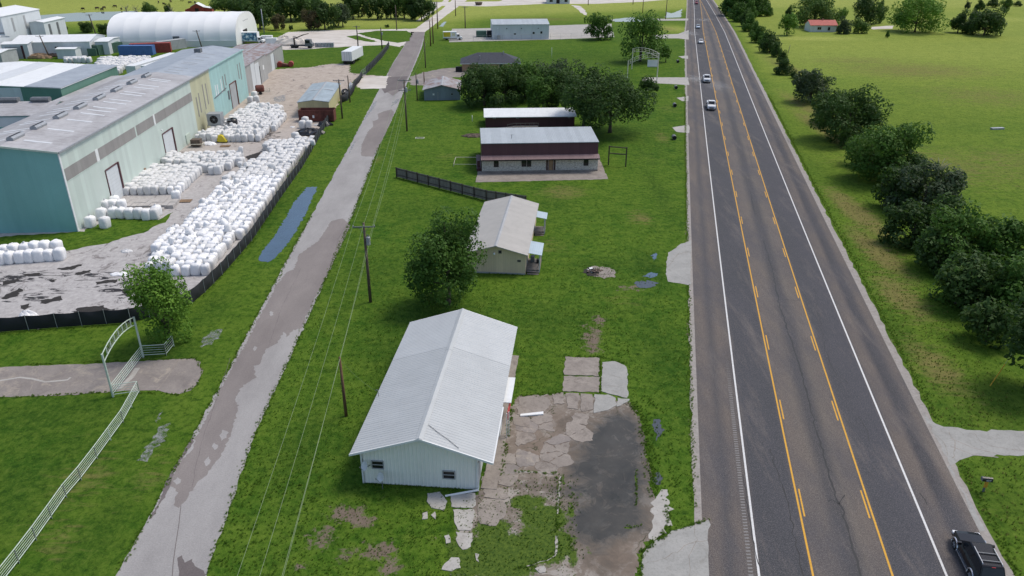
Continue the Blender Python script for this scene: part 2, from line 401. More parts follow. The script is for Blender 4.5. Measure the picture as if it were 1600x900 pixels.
    M['grey_board'] = S('grey_stacked_blocks', (.42, .40, .38), .85, 0, .2, 1.5)
    M['glass'] = S('dark_window_glass', (.015, .018, .02), .12, 0, .2, .5)
    M['carglass'] = S('car_glass', (.02, .024, .028), .08, 0, .1, 1)
    M['dark'] = S('dark_recess', (.02, .018, .017), .8, 0, .2, 1)
    M['trimgrey'] = S('grey_trim', (.35, .36, .37), .6, 0, .15, 1)
    M['skylight'] = S('skylight_sheet', (.62, .64, .65), .4, 0, .12, 1)
    M['paint_black'] = S('black_car_paint', (.006, .007, .010), .22, 0, .1, 1)
    M['paint_white'] = S('white_car_paint', (.70, .72, .74), .3, 0, .04, 1)
    M['paint_silver'] = S('silver_car_paint', (.42, .50, .58), .3, .3, .05, 1)
    M['paint_red'] = S('red_car_paint', (.35, .10, .12), .3, 0, .05, 1)
    M['chrome'] = S('chrome_trim', (.62, .63, .65), .25, .8, .1, 1)
    M['lamp'] = S('headlamp_glass', (.75, .77, .8), .15, 0, .05, 1)
    M['tail'] = S('tail_lamp_red', (.35, .02, .02), .2, 0, .05, 1)
    M['alloy'] = S('alloy_wheel', (.5, .51, .53), .35, .6, .1, 1)
    M['bag'] = None
    t = NT('bulk_bag_cloth'); o = t.obj(); inf = t.n('ShaderNodeObjectInfo').outputs['Random']
    c = t.ramp(t.noise(2.2, 5, o), [(.3, (.76, .765, .775)), (.7, (.87, .87, .865))]); c = t.mix(t.math('MULTIPLY', t.math('POWER', inf, 6), .5), c, (.38, .38, .36))
    t.bump(t.noise(5, 4, o, .7), .6, .08); M['bag'] = t.out(c, .7, 0, .2)
    # stone wall
    t = NT('white_stone_wall'); o = t.obj(); vr = t.n('ShaderNodeTexVoronoi', feature='DISTANCE_TO_EDGE'); vr.inputs['Scale'].default_value = 2.3; t.l(t.vec((1, 1, 1.5), o), vr.inputs['Vector'])
    c = t.mix(t.noise(2, 4, o), (.52, .49, .42), (.66, .64, .58)); c = t.mix(t.ramp(vr.outputs[0], [(.02, .8), (.09, 0)]), c, (.30, .275, .24))
    t.bump(t.ramp(vr.outputs[0], [(0, 0), (.12, 1)]), .7, .03); M['stone'] = t.out(c, .85, 0, .2)
    M['brick'] = S('tan_brick', (.42, .26, .17), .85, 0, .2, 2.5, .3)
    rb = ribbed
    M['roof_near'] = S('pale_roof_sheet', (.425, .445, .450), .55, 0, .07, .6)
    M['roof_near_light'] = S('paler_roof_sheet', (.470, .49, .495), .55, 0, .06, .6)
    M['wall_near'] = S('off_white_wall_sheet', (.82, .82, .765), .55, 0, .08, .9, 0, .3, (1, 1, .3))
    M['roof_tan'] = rb('grey_roof_sheet', (.43, .41, .375), .32, 1, .5, .1, .04, None, True, 0, .05)
    M['wall_tan'] = rb('tan_board_wall', (.74, .60, .42), .3, 0, .7, .1, .02)
    M['roof_blue'] = rb('pale_blue_awning_sheet', (.44, .53, .58), .25, 0, .45, .08, .02)
    M['roof_mar'] = rb('pale_grey_roof_sheet', (.45, .49, .51), .3, 0, .45, .1, .03)
    M['maroon'] = rb('maroon_metal_sheet', (.105, .040, .046), .3, 0, .5, .1, .04)
    M['maroon_light'] = rb('maroon_eave_sheet', (.22, .145, .148), .3, 0, .45, .1, .03)
    M['roof_white'] = rb('white_roof_sheet', (.78, .80, .80), .3, 0, .5, .05, .03, None, True, 0, .03)
    M['maroon_wall'] = rb('dark_maroon_wall', (.085, .032, .034), .3, 0, .7, .2, .03)
    M['roof_dark'] = S('dark_shingle', (.050, .055, .070), .85, 0, .25, 1.5, .4)
    M['mint'] = rb('mint_metal_wall', (.56, .65, .60), .35, 1, .6, .07, .03, (.55, .60, .57))
    M['teal'] = rb('teal_metal_wall', (.22, .47, .45), .35, 0, .6, .08, .05, (.17, .41, .39))
    M['teal_light'] = rb('bright_teal_wall', (.38, .60, .59), .35, 1, .6, .12, .03, (.42, .55, .53))
    M['pale_yellow'] = rb('pale_yellow_wall', (.53, .53, .36), .35, 1, .6, .1, .03)
    M['grey_band'] = rb('grey_translucent_band', (.30, .29, .28), .35, 1, .6, .12, .02)
    M['grey_wall'] = rb('grey_metal_wall', (.40, .405, .40), .35, 1, .6, .12, .03)
    M['white_wall'] = rb('white_metal_wall', (.62, .66, .68), .4, 0, .6, .06, .03, None, True, 0, .05)
    M['green_wall'] = rb('green_metal_wall', (.13, .27, .21), .4, 0, .6, .1, .03)
    t = NT('weathered_roof'); o = t.obj(); n1 = t.noise(.16, 9, t.vec((1, .45, 1), o), .75, .6); sp = t.noise(1.4, 7, t.vec((.35, 2.2, 1), o), .75)
    c = t.ramp(n1, [(.3, (.27, .26, .26)), (.5, (.39, .385, .39)), (.7, (.50, .50, .51))]); c = t.mix(t.ramp(sp, [(.35, .45), (.5, 0)]), c, (.16, .14, .135)); c = t.mix(t.ramp(sp, [(.52, 0), (.7, .4)]), c, (.52, .52, .54))
    M['roof_ind'] = t.out(c, .6, 0, .3)
    t = NT('weathered_blue_roof'); o = t.obj(); sp = t.noise(1.6, 7, t.vec((.35, 2.2, 1), o), .8)
    c = t.ramp(t.noise(.3, 8, o, .75), [(.3, (.24, .275, .32)), (.7, (.37, .41, .45))]); c = t.mix(t.ramp(sp, [(.5, 0), (.7, .45)]), c, (.48, .50, .53))
    M['roof_ind_blue'] = t.out(c, .6, 0, .3)
    t = NT('rusty_roof'); o = t.obj(); n1 = t.noise(.5, 8, t.vec((1, .5, 1), o), .75)
    M['roof_rust'] = t.out(t.ramp(n1, [(.4, (.34, .35, .37)), (.6, (.22, .15, .13)), (.8, (.30, .17, .14))]), .7, 0, .3)
    M['fabric'] = S('white_membrane', (.80, .81, .80), .5, 0, .04, .3)
    M['fabric_low'] = S('white_membrane_low', (.72, .73, .72), .5, 0, .05, .3)
    M['wall_grey_blue'] = rb('grey_blue_wall', (.22, .27, .31), .35, 0, .6, .15, .03)
    M['roof_yb'] = S('blue_grey_roof_sheet', (.33, .39, .42), .5, .1, .25, 1.0, 0, .3, (1, .3, 1))
    M['wall_yb'] = rb('yellow_shed_wall', (.58, .53, .30), .3, 0, .6, .08, .03)
    M['red_roof'] = S('red_roof', (.42, .10, .08), .7, 0, .2, 1)
    M['barn_red'] = S('barn_red', (.27, .05, .04), .8, 0, .2, 1)
    M['sign_green'] = S('road_sign_green', (.02, .30, .20), .5, 0, .1, 1)
    M['sign_red'] = S('sign_red', (.50, .05, .05), .5, 0, .2, 2)
    M['sand'] = S('white_aggregate', (.62, .57, .50), .9, 0, .25, .6, .5)
    M['rubble'] = S('dark_rubble', (.12, .09, .07), .9, 0, .5, 2, .5)
    M['charcoal'] = S('charcoal_ash', (.03, .027, .025), .9, 0, .4, 2, .5)
    M['cow'] = S('dark_brown_hide', (.04, .025, .018), .8, 0, .3, 1)
mk()
# ------------------------------------------------------------------ ground sheet
def blob(X, Y, items):
    v = np.zeros_like(X)
    for px, py, rx, ry, s in items:
        c = G(px, py); k = mpp((c.x, c.y, 0))
        d = ((X-c.x)/rx)**2+((Y-c.y)/ry)**2
        v = np.maximum(v, s*np.exp(-d*1.2))
    return v
def hwx(Y):                                   # centre of the highway
    return np.interp(Y, HY, HX)
_hy = np.array([37.4, 53.4, 82.2, 115, 149.5, 197.6, 248.5, 331, 395, 487]); _hx = np.array([23.1, 25.85, 31.4, 37.8, 45.0, 55.25, 66.2, 82.2, 94.6, 113.4])
_pf = np.polyfit(_hy, _hx, 3); HY = np.concatenate([[-60], np.arange(30, 500, 5.), [700, 2500]])
HX = np.concatenate([[23.1-.165*97], np.polyval(_pf, np.arange(30, 500, 5.)), [np.polyval(_pf, 495)+205*.2, np.polyval(_pf, 495)+2005*.2]])
far_line = [G(*p).xy for p in ((-700, 30), (-100, 45), (170, 45), (420, 56), (640, 50), (760, 34), (1075, 20))]
def ground():
    ys = [-30.]
    while ys[-1] < 2600: 
        y = ys[-1]; ys.append(y+max(.55, .0085*abs(y))+(0 if y < 620 else (y-620)*.08))
    ys = np.array(ys); ss = np.linspace(-1.25, 1.25, 430)
    S_, Y = np.meshgrid(ss, ys); X = S_*(np.maximum(Y, 0)+38)
    shp = X.shape; X = X.ravel(); Y = Y.ravel()
    rs = np.random.RandomState(3); Z = np.zeros_like(X)
    n0, n1 = shp
    idx = np.arange(n0*n1).reshape(n0, n1)
    Q = np.stack([idx[:-1, :-1].ravel(), idx[:-1, 1:].ravel(), idx[1:, 1:].ravel(), idx[1:, :-1].ravel()], 1)
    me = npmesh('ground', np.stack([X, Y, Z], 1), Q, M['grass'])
    hx = hwx(Y)
    # far and right-hand fields: hay tone with sunlit brightness painted in
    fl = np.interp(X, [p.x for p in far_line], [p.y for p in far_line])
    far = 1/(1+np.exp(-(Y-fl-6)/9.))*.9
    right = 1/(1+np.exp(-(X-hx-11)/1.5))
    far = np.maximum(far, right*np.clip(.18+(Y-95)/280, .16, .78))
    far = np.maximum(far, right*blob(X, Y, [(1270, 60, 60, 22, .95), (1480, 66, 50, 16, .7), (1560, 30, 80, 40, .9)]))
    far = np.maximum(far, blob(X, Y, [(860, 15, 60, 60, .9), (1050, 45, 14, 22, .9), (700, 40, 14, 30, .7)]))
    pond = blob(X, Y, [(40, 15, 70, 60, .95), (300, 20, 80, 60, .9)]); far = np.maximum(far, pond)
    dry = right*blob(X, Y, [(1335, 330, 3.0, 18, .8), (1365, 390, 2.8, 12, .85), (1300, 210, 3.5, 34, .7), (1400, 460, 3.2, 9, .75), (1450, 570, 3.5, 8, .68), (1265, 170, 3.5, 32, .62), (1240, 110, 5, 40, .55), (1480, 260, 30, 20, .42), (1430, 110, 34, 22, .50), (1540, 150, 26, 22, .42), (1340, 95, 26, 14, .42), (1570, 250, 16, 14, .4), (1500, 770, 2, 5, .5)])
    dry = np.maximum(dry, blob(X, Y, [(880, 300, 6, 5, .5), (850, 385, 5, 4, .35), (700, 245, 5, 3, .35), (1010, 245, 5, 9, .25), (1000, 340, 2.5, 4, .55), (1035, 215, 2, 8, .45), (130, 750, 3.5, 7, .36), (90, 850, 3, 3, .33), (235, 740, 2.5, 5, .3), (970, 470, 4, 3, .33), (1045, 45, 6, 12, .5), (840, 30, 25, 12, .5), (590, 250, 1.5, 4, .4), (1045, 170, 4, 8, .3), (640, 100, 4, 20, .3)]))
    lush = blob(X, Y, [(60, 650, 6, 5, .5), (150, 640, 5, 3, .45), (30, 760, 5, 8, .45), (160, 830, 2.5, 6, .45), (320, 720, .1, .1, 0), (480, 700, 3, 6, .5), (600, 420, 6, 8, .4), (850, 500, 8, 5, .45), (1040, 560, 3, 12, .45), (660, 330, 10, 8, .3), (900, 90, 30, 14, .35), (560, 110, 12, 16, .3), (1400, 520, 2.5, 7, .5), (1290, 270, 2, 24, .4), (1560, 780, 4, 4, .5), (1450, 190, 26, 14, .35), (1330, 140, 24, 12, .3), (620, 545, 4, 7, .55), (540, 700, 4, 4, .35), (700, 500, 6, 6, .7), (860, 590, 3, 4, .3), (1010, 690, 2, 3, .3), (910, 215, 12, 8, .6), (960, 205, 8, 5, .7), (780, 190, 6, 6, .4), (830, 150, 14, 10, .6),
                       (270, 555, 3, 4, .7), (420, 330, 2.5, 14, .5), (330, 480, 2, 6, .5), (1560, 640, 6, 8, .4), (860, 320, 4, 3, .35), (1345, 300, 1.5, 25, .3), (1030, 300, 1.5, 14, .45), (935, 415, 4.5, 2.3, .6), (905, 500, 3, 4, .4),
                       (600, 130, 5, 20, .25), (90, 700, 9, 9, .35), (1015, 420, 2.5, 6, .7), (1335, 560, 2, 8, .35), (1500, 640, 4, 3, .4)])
    # darker grass patches, some beneath trees and along the hedge row
    dirt = blob(X, Y, [(540, 800, 2.6, 1.7, .66), (500, 840, 1.8, 2.6, .60), (590, 860, 2.8, 2.2, .56), (565, 815, 1.9, 1.4, .62), (660, 770, 3.2, .35, .5), (610, 885, 2.0, 1.6, .62), (540, 865, 1.8, 1.6, .54), (700, 840, 2.6, 2.2, .42), (470, 885, 1.0, 1.2, .55), (600, 780, 1.2, .8, .48),
                       (925, 525, 2.4, 5.0, .58), (935, 500, 1.6, 2.4, .58), (985, 450, 3.4, 1.8, .54), (925, 548, 2, 2, .6), (1030, 840, .9, 2.3, .46), (1560, 205, .1, .1, 0), (310, 575, 1.2, 1.6, .58), (228, 560, 2.4, .5, .52), (745, 215, 3, 2, .45), (1520, 745, .1, .1, 0)])
    ed = np.abs(X-hx); dirt = np.maximum(dirt, np.exp(-((ed-10.6)/.45)**2)*.46*(Y < 330))
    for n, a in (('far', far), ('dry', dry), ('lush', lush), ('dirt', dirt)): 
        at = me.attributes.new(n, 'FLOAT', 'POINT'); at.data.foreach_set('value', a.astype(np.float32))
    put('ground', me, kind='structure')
ground()

# ------------------------------------------------------------------ highway
def hw_w(Y, w, w2, y0=330., y1=487.):
    t = np.clip((Y-y0)/(y1-y0), 0, 1); return w+(w2-w)*t
def highway():
    ys = np.concatenate([np.arange(-40, 560, 2.), np.arange(560, 2500, 60.)])
    us = [-9.9, -6.25, -2.65, 0, 2.65, 6.25, 9.9]; tg = [-7.4, -3.9, -.2, 0, .2, 3.9, 7.4]
    V = []; UV = []
    for y in ys:
        c = float(hwx(y))
        for a, b in zip(us, tg): V.append((c+float(hw_w(y, a, b)), y, .012)); UV.append((a, y))
    k = len(us); Q = []
    for i in range(len(ys)-1):
        for j in range(k-1): Q.append((i*k+j, i*k+j+1, (i+1)*k+j+1, (i+1)*k+j))
    me = npmesh('highway', V, Q, M['highway'])
    ul = me.uv_layers.new(name='lanes'); li = np.zeros(len(me.loops), dtype=np.int32); me.loops.foreach_get('vertex_index', li)
    ul.data.foreach_set('uv', np.array(UV, dtype=np.float32)[li].ravel())
    hw = put('highway', me, kind='structure')
    def line(name, off, off2, w, mat, y0=-40, y1=900, z=.018, lab=None):
        m = MB(); yy = np.arange(y0, y1, 3.); ribbon(m, [(float(hwx(y))+float(hw_w(y, off, off2)), y) for y in yy], w, z); m.build(name, mat, hw, kind=None)
    line('edge_line', -6.25, -3.9, .16, M['lane_white'])
    line('edge_line', 6.25, 3.9, .16, M['lane_white'])
    line('centre_line', -2.65, -.16, .14, M['lane_yellow']); line('centre_line', 2.65, .16, .14, M['lane_yellow'])
    for s, y0 in ((-1, G(1219, 640).y), (1, G(1355, 788).y)):
        y = y0-1.5-12.2*4; k = 0
        while y < 330:
            m = MB(); yy = [y, y+1.5, y+3.05]
            ribbon(m, [(float(hwx(q))+s*2.37, q) for q in yy], .12, .018); m.build('dash_line', M['lane_yellow'], hw); y += 12.2
    # grooves of the rumble strip inside the left shoulder
    m = MB(); y = 30.
    while y < 66:
        c = float(hwx(y))-6.78; fade = min(1, (66-y)/10)
        m.box(c-.16, c+.16, y, y+.13*fade, .012, .016); y += .31
    m.build('rumble_strip', M['rumble'], hw, kind='stuff')
    def crack(px, w, seed, amp=.05, step=.5):
        r = random.Random(seed); pts = [G(*p).xy for p in px]; out = []
        for a, b in zip(pts[:-1], pts[1:]):
            k = max(1, int((b-a).length/step))
            for j in range(k): out.append(a+(b-a)*(j/k)+Vector((r.gauss(0, amp), r.gauss(0, amp))))
        out.append(pts[-1]); m = MB(); ribbon(m, out, [w*1.35*r.uniform(.45, 1.25) for _ in out], .019); m.build('tar_crack', M['crack'], hw)
    crack([(1193, 375), (1206, 420), (1219, 480), (1232, 520), (1250, 575), (1262, 620), (1275, 672), (1290, 722), (1305, 775), (1318, 800), (1330, 850), (1346, 905)], .11, 1)
    crack([(1291, 783), (1300, 781), (1309, 787), (1320, 774)], .09, 2)
    crack([(1173, 300), (1176, 320), (1180, 335)], .10, 3)
    crack([(1272, 450), (1280, 500), (1290, 545), (1300, 580), (1325, 600)], .05, 4, .10)
    crack([(1341, 650), (1352, 670), (1358, 690)], .05, 5, .08)
    crack([(1202, 700), (1215, 735), (1228, 780), (1238, 820), (1245, 860), (1256, 902)], .06, 6, .08)
    crack([(1161, 742), (1168, 790), (1176, 840), (1184, 880), (1190, 892)], .05, 7, .04)
    crack([(1150, 341), (1165, 343), (1187, 344)], .06, 8); crack([(1136, 261), (1160, 261), (1182, 262)], .06, 9)
    crack([(1224, 467), (1236, 469), (1250, 469)], .05, 10); crack([(1438, 771), (1449, 789)], .07, 11)
    crack([(1168, 225), (1172, 245), (1176, 262)], .05, 12); crack([(1150, 490), (1158, 495), (1150, 498)], .06, 13)
    # concrete edge strips
    for s in (-1, 1):
        r = random.Random(4+s); A = []; B = []
        for y in np.arange(-10, 520, 1.2):
            c = float(hwx(y)); w0 = float(hw_w(y, 9.9, 7.4)); e = .55 if s < 0 else .75
            A.append((c+s*w0, y)); B.append((c+s*(w0+e+r.uniform(-.12, .16)), y))
        sheet('concrete_edge', A+B[::-1], .008, M['kerb'], 0, 50, 1, True)
highway()

# ------------------------------------------------------------------ local road (left)
LR_L = [(120, 1010), (182, 900), (305, 675), (425, 450), (486, 338), (548, 225), (574, 175), (600, 125), (615, 97), (631, 72), (642, 50)]
LR_R = [(275, 1010), (322, 900), (400, 675), (503, 450), (550, 338), (594, 225), (618, 175), (638, 125), (650, 97), (660, 72), (664, 50)]
sheet('local_road', LR_L+LR_R[::-1], .012, M['road'], .06, .8, 5)
sheet('local_road', [(642, 50), (664, 50), (700, 22), (722, 6), (740, -8), (715, -8), (690, 15)], .013, M['gravel'], .1, 2, 6)
sheet('field_road', [(655, 33), (700, 3), (705, -6), (699, -6), (690, 4), (650, 33)], .014, M['gravel'], .1, 2, 6)
def patch(px, mat, z, seed, amp=.14): sheet('road_patch', px, z, mat, amp*.5, .22, seed)
patch([(535, 341), (517, 346), (507, 362), (497, 377), (467, 398), (460, 421), (448, 425), (437, 440), (431, 446), (425, 460), (404, 497), (382, 540), (364, 572), (345, 607), (330, 640), (305, 684), (303, 700), (278, 725), (262, 760), (277, 767), (270, 790), (280, 794), (292, 779), (307, 757), (325, 739), (341, 718), (352, 700), (362, 675), (372, 640), (368, 622), (380, 602), (400, 590), (396, 572), (405, 570), (416, 545), (433, 536), (445, 517), (447, 527), (458, 516), (472, 513), (478, 497), (500, 450), (514, 424), (547, 352)], M['road_patch'], .016, 1)
patch([(565, 226), (575, 205), (583, 198), (582, 190), (592, 186), (590, 178), (600, 174), (612, 171), (616, 176), (604, 205), (594, 225), (583, 245), (564, 244)], M['road_patch'], .016, 2)
patch([(603, 143), (607, 112), (616, 97), (630, 75), (642, 50), (664, 50), (655, 80), (640, 117), (628, 140), (614, 150)], M['road_patch'], .016, 3, .1)
patch([(604, 121), (637, 119), (631, 138), (610, 142), (601, 146), (596, 138)], M['road_dark'], .020, 9, .1)
patch([(277, 872), (284, 868), (289, 880), (299, 874), (305, 884), (318, 892), (322, 905), (300, 912), (280, 910)], M['road_dark'], .016, 4, .09)
for i, (x, y, a, b) in enumerate(((350, 680, 6, 9), (336, 698, 4, 6), (324, 722, 5, 7), (278, 752, 6, 6), (430, 560, 4, 5), (424, 490, 3, 4), (398, 545, 3, 4))):
    patch([(x-a, y), (x-a*.2, y-b), (x+a, y-b*.4), (x+a*.7, y+b*.5), (x-a*.4, y+b)], M['road'], .020, 20+i, .1)
# crumbled margin of the local road
patch([(300, 684), (296, 690), (262, 748), (247, 788), (232, 812), (238, 810), (262, 768), (276, 728), (304, 690)], M['road_dark'], .019, 30, .08)
# cracks in the local road
m_ = MB(); ribbon(m_, [G(*p).xy+Vector((rnd.gauss(0, .05), 0)) for p in ((283, 790), (279, 820), (275, 850), (271, 880), (270, 905))], .05, .021); m_.build('road_crack', M['road_dark'], kind='structure')
# pale water film along the road margin
for i, px in enumerate(([(584, 160), (589, 158), (584, 170), (575, 180), (569, 189), (574, 177)], [(618, 156), (625, 154), (622, 160), (612, 166), (614, 160)], [(552, 222), (556, 221), (551, 231), (545, 240)])):
    sheet('puddle', px, .024, M['water_pale'], .12, .5, 40+i)

# ------------------------------------------------------------------ yard of the plant
def yard():
    poly = [G(*p).xy for p in ((-400, 560), (-60, 524), (0, 519), (90, 512), (205, 503), (262, 488), (318, 460), (350, 425), (395, 372), (440, 300), (503, 198), (521, 178), (545, 140), (560, 122), (573, 120), (606, 141), (598, 131), (612, 119), (575, 117), (549, 113), (548, 100), (520, 99), (480, 105), (428, 108), (415, 100), (330, 100), (300, 160), (110, 240), (-500, 400))]
    xs = np.arange(-140, -25, .8); ys = np.arange(60, 262, .8); X, Y = np.meshgrid(xs, ys); shp = X.shape
    ins = inpoly(X.ravel(), Y.ravel(), poly).reshape(shp)
    idx = np.arange(X.size).reshape(shp); keep = ins[:-1, :-1] & ins[:-1, 1:] & ins[1:, 1:] & ins[1:, :-1]
    Q = np.stack([idx[:-1, :-1][keep], idx[:-1, 1:][keep], idx[1:, 1:][keep], idx[1:, :-1][keep]], 1)
    Xr, Yr = X.ravel(), Y.ravel()
    rs = np.random.RandomState(1); jx = rs.uniform(-.22, .22, Xr.size); jy = rs.uniform(-.22, .22, Xr.size)
    used = np.unique(Q); mp = -np.ones(X.size, int); mp[used] = np.arange(len(used))
    me = npmesh('yard', np.stack([Xr+jx, Yr+jy, np.full(Xr.size, .02)], 1)[used], mp[Q], M['yard'])
    tan = 1/(1+np.exp(-(Yr-150)/12.)); stain = blob(Xr, Yr, [(30, 435, 6, 3, 1), (190, 450, 5, 3, 1), (60, 460, 6, 4, .8), (180, 430, 6, 3, .9), (330, 350, 1.5, 14, .8), (400, 215, 6, 8, 1), (360, 290, 3, 10, .6), (220, 455, 3, 3, 1), (150, 490, 8, 2, .8), (440, 240, 6, 6, .7), (330, 215, 9, 4, .7), (470, 150, 10, 12, .35)])
    for n, a in (('tan', tan), ('stain', stain)):
        at = me.attributes.new(n, 'FLOAT', 'POINT'); at.data.foreach_set('value', a[used].astype(np.float32))
    put('yard', me, kind='structure')
yard()
sheet('gravel_lot', [(446, 78), (400, 70), (430, 60), (450, 50), (520, 47), (640, 45), (655, 44), (645, 52), (640, 60), (628, 74), (605, 70), (560, 72), (520, 74), (480, 77)], .016, M['gravel'], .3, 2, 3)
sheet('grass_island', [(558, 52), (590, 48), (636, 48), (643, 52), (640, 64), (622, 67), (600, 64), (575, 58)], .022, M['grass'], .2, 1.5, 3)
sheet('grass_island', [(541, 57), (556, 55), (590, 65), (580, 66), (555, 62)], .022, M['grass'], .2, 1.5, 4)
sheet('grass_strip', [(395, 51), (432, 50), (447, 53), (430, 55), (398, 57)], .022, M['grass'], .2, 1.5, 4)
sheet('driveway', [(573, 119), (606, 119), (603, 138), (565, 139), (556, 134), (562, 124)], .026, M['gravel'], .2, 1, 5)
sheet('yard_grass', [(-200, 430), (0, 370), (130, 362), (172, 340), (248, 344), (268, 332), (262, 345), (222, 363), (160, 382), (100, 393), (60, 388), (0, 392), (-200, 460)], .032, M['grass'], .15, .7, 6)
for i, px in enumerate(([(60, 470), (95, 463), (98, 468), (66, 475)], [(120, 482), (160, 478), (175, 484), (140, 490), (118, 488)], [(5, 440), (30, 436), (24, 442), (4, 446)], [(150, 440), (185, 436), (180, 441), (152, 445)], [(215, 470), (232, 462), (236, 470), (222, 478)], [(70, 440), (88, 437), (86, 441)], [(338, 315), (352, 300), (356, 306), (344, 320)], [(384, 245), (410, 236), (404, 246), (388, 252)], [(15, 458), (28, 451), (36, 452), (28, 463), (10, 468), (2, 466)], [(88, 421), (130, 412), (128, 416), (112, 421), (95, 423)], [(118, 427), (140, 422), (142, 426), (122, 430)], [(190, 452), (205, 450), (213, 455), (200, 463), (190, 458)], [(32, 478), (44, 475), (50, 479), (40, 484)], [(200, 428), (206, 424), (207, 429), (201, 431)], [(310, 330), (319, 327), (320, 331), (311, 334)], [(35, 429), (62, 426), (60, 431), (36, 432)])):
    sheet('tar_stain', px, .030, M['charcoal'], .12, .3, 50+i)

# dirt court, pads and drives on the near and far side
sheet('dirt_court', [(664, 113), (690, 107), (722, 105), (735, 112), (722, 120), (690, 124), (664, 134), (640, 133), (640, 120)], .010, M['conc_drive'], .3, 1, 2)
sheet('concrete_apron', [(743, 285), (950, 280), (930, 232), (900, 232), (900, 262), (753, 268), (748, 262)], .020, M['conc_old'], .05, .6, 2)
for i, px in enumerate(([(1043, 440), (1040, 425), (1044, 395), (1062, 383), (1080, 375), (1079, 446), (1062, 443)], [(1003, 905), (1003, 865), (1018, 850), (1050, 830), (1085, 822), (1107, 812), (1107, 905)],
        [(1050, 199), (1077, 195), (1077, 208), (1057, 206)], [(1057, 153), (1076, 150), (1075, 158), (1066, 158)], [(1008, 121), (1075, 121), (1077, 133), (1060, 132), (1024, 130), (1003, 126)], [(1060, 88), (1075, 87), (1075, 92), (1066, 91)],
        [(1018, 55), (1060, 53), (1076, 47), (1076, 62), (1060, 60), (1025, 60)])):
    sheet('driveway', px, .016, M['conc_new'] if i < 2 else M['conc'], .06, .5, 10+i)
sheet('driveway', [(1438, 640), (1452, 655), (1475, 667), (1520, 672), (1620, 674), (1760, 676), (1760, 712), (1600, 712), (1560, 713), (1520, 712), (1500, 720), (1485, 730), (1492, 750), (1520, 790), (1540, 830), (1530, 830), (1480, 715)], .016, M['conc_new'], .08, .5, 20)
for dy in (0, 12):
    m_ = MB(); ribbon(m_, [G(1485, 685+dy).xy, G(1520, 700+dy*.9).xy, G(1560, 710+dy*.4).xy], .10, .020); m_.build('tyre_track', M['kerb'], kind='structure')
sheet('ranch_drive', [(-400, 590), (0, 574), (150, 568), (305, 560), (312, 566), (316, 580), (309, 600), (298, 610), (280, 616), (262, 614), (245, 610), (190, 611), (100, 618), (0, 621), (-400, 650)], .020, M['conc_drive'], .05, .5, 21)
m_ = MB(); ribbon(m_, [G(*p).xy for p in ((279, 562), (268, 580), (256, 597), (244, 611))], .12, .025); m_.build('drive_joint', M['conc_old'], kind='structure')
m_ = MB(); ribbon(m_, [G(*p).xy+Vector((rnd.gauss(0, .05), 0)) for p in ((0, 595), (30, 590), (50, 592), (70, 597), (105, 594), (110, 590))], .25, .025); ribbon(m_, [G(*p).xy for p in ((215, 575), (205, 590), (185, 608))], .5, .026); m_.build('pale_streak', M['conc'], kind='structure')
def sk(px, w, seed, mat='conc_old', amp=.06):
    r = random.Random(seed); pts = [G(*p).xy for p in px]; out = []
    for a, b in zip(pts[:-1], pts[1:]):
        k = max(1, int((b-a).length/.35))
        for j in range(k): out.append(a+(b-a)*(j/k)+Vector((r.gauss(0, amp), r.gauss(0, amp))))
    out.append(pts[-1]); m = MB(); ribbon(m, out, [w*r.uniform(.3, 1.3) for _ in out], .021); m.build('pavement_crack', M[mat], kind='structure')
sk([(1084, 822), (1086, 835), (1091, 842), (1082, 855), (1078, 870), (1076, 902)], .05, 1); sk([(1005, 880), (1040, 872), (1075, 850), (1105, 845)], .04, 2); sk([(1043, 418), (1060, 396), (1078, 394)], .06, 3)
sk([(1483, 676), (1490, 690), (1493, 700), (1488, 716)], .06, 4); sk([(1520, 674), (1530, 690), (1560, 700), (1600, 704)], .04, 5); sk([(1450, 660), (1462, 680), (1475, 690), (1480, 712)], .05, 6)
sk([(0, 600), (60, 596), (120, 600), (170, 590)], .05, 7); sk([(60, 572), (55, 595), (40, 619)], .08, 8); sk([(130, 570), (118, 595), (95, 617)], .08, 9)
sk([(360, 560), (340, 620), (315, 690), (300, 760)], .04, 10, 'road_dark', .04); sk([(470, 420), (440, 480), (420, 540)], .04, 11, 'road_dark', .04); sk([(560, 320), (530, 370), (515, 420), (500, 450)], .05, 12, 'road_dark', .04)
# far side lots and tracks
sheet('concrete_lot', [(702, 66), (702, 62), (706, 45), (765, 44), (857, 40), (955, 37), (960, 58), (857, 62), (770, 64)], .016, M['conc'], .1, 3, 22)
sheet('field_track', [(640, 9), (700, 9), (760, 10), (850, 6), (930, 6), (1000, 3), (1075, -3), (1075, -8), (800, -6), (780, 2), (640, 4)], .012, M['gravel'], .25, 3, 23)
sheet('field_track', [(893, 8), (905, 9), (915, 17), (918, 24), (912, 23), (903, 15)], .013, M['gravel'], .2, 3, 24)
sheet('field_track', [(955, 30), (1075, 29), (1075, 32), (955, 33)], .014, M['conc'], .1, 3, 25)
sheet('field_track', [(1362, 42), (1395, 40), (1395, 45), (1362, 46)], .014, M['gravel'], .3, 3, 26)
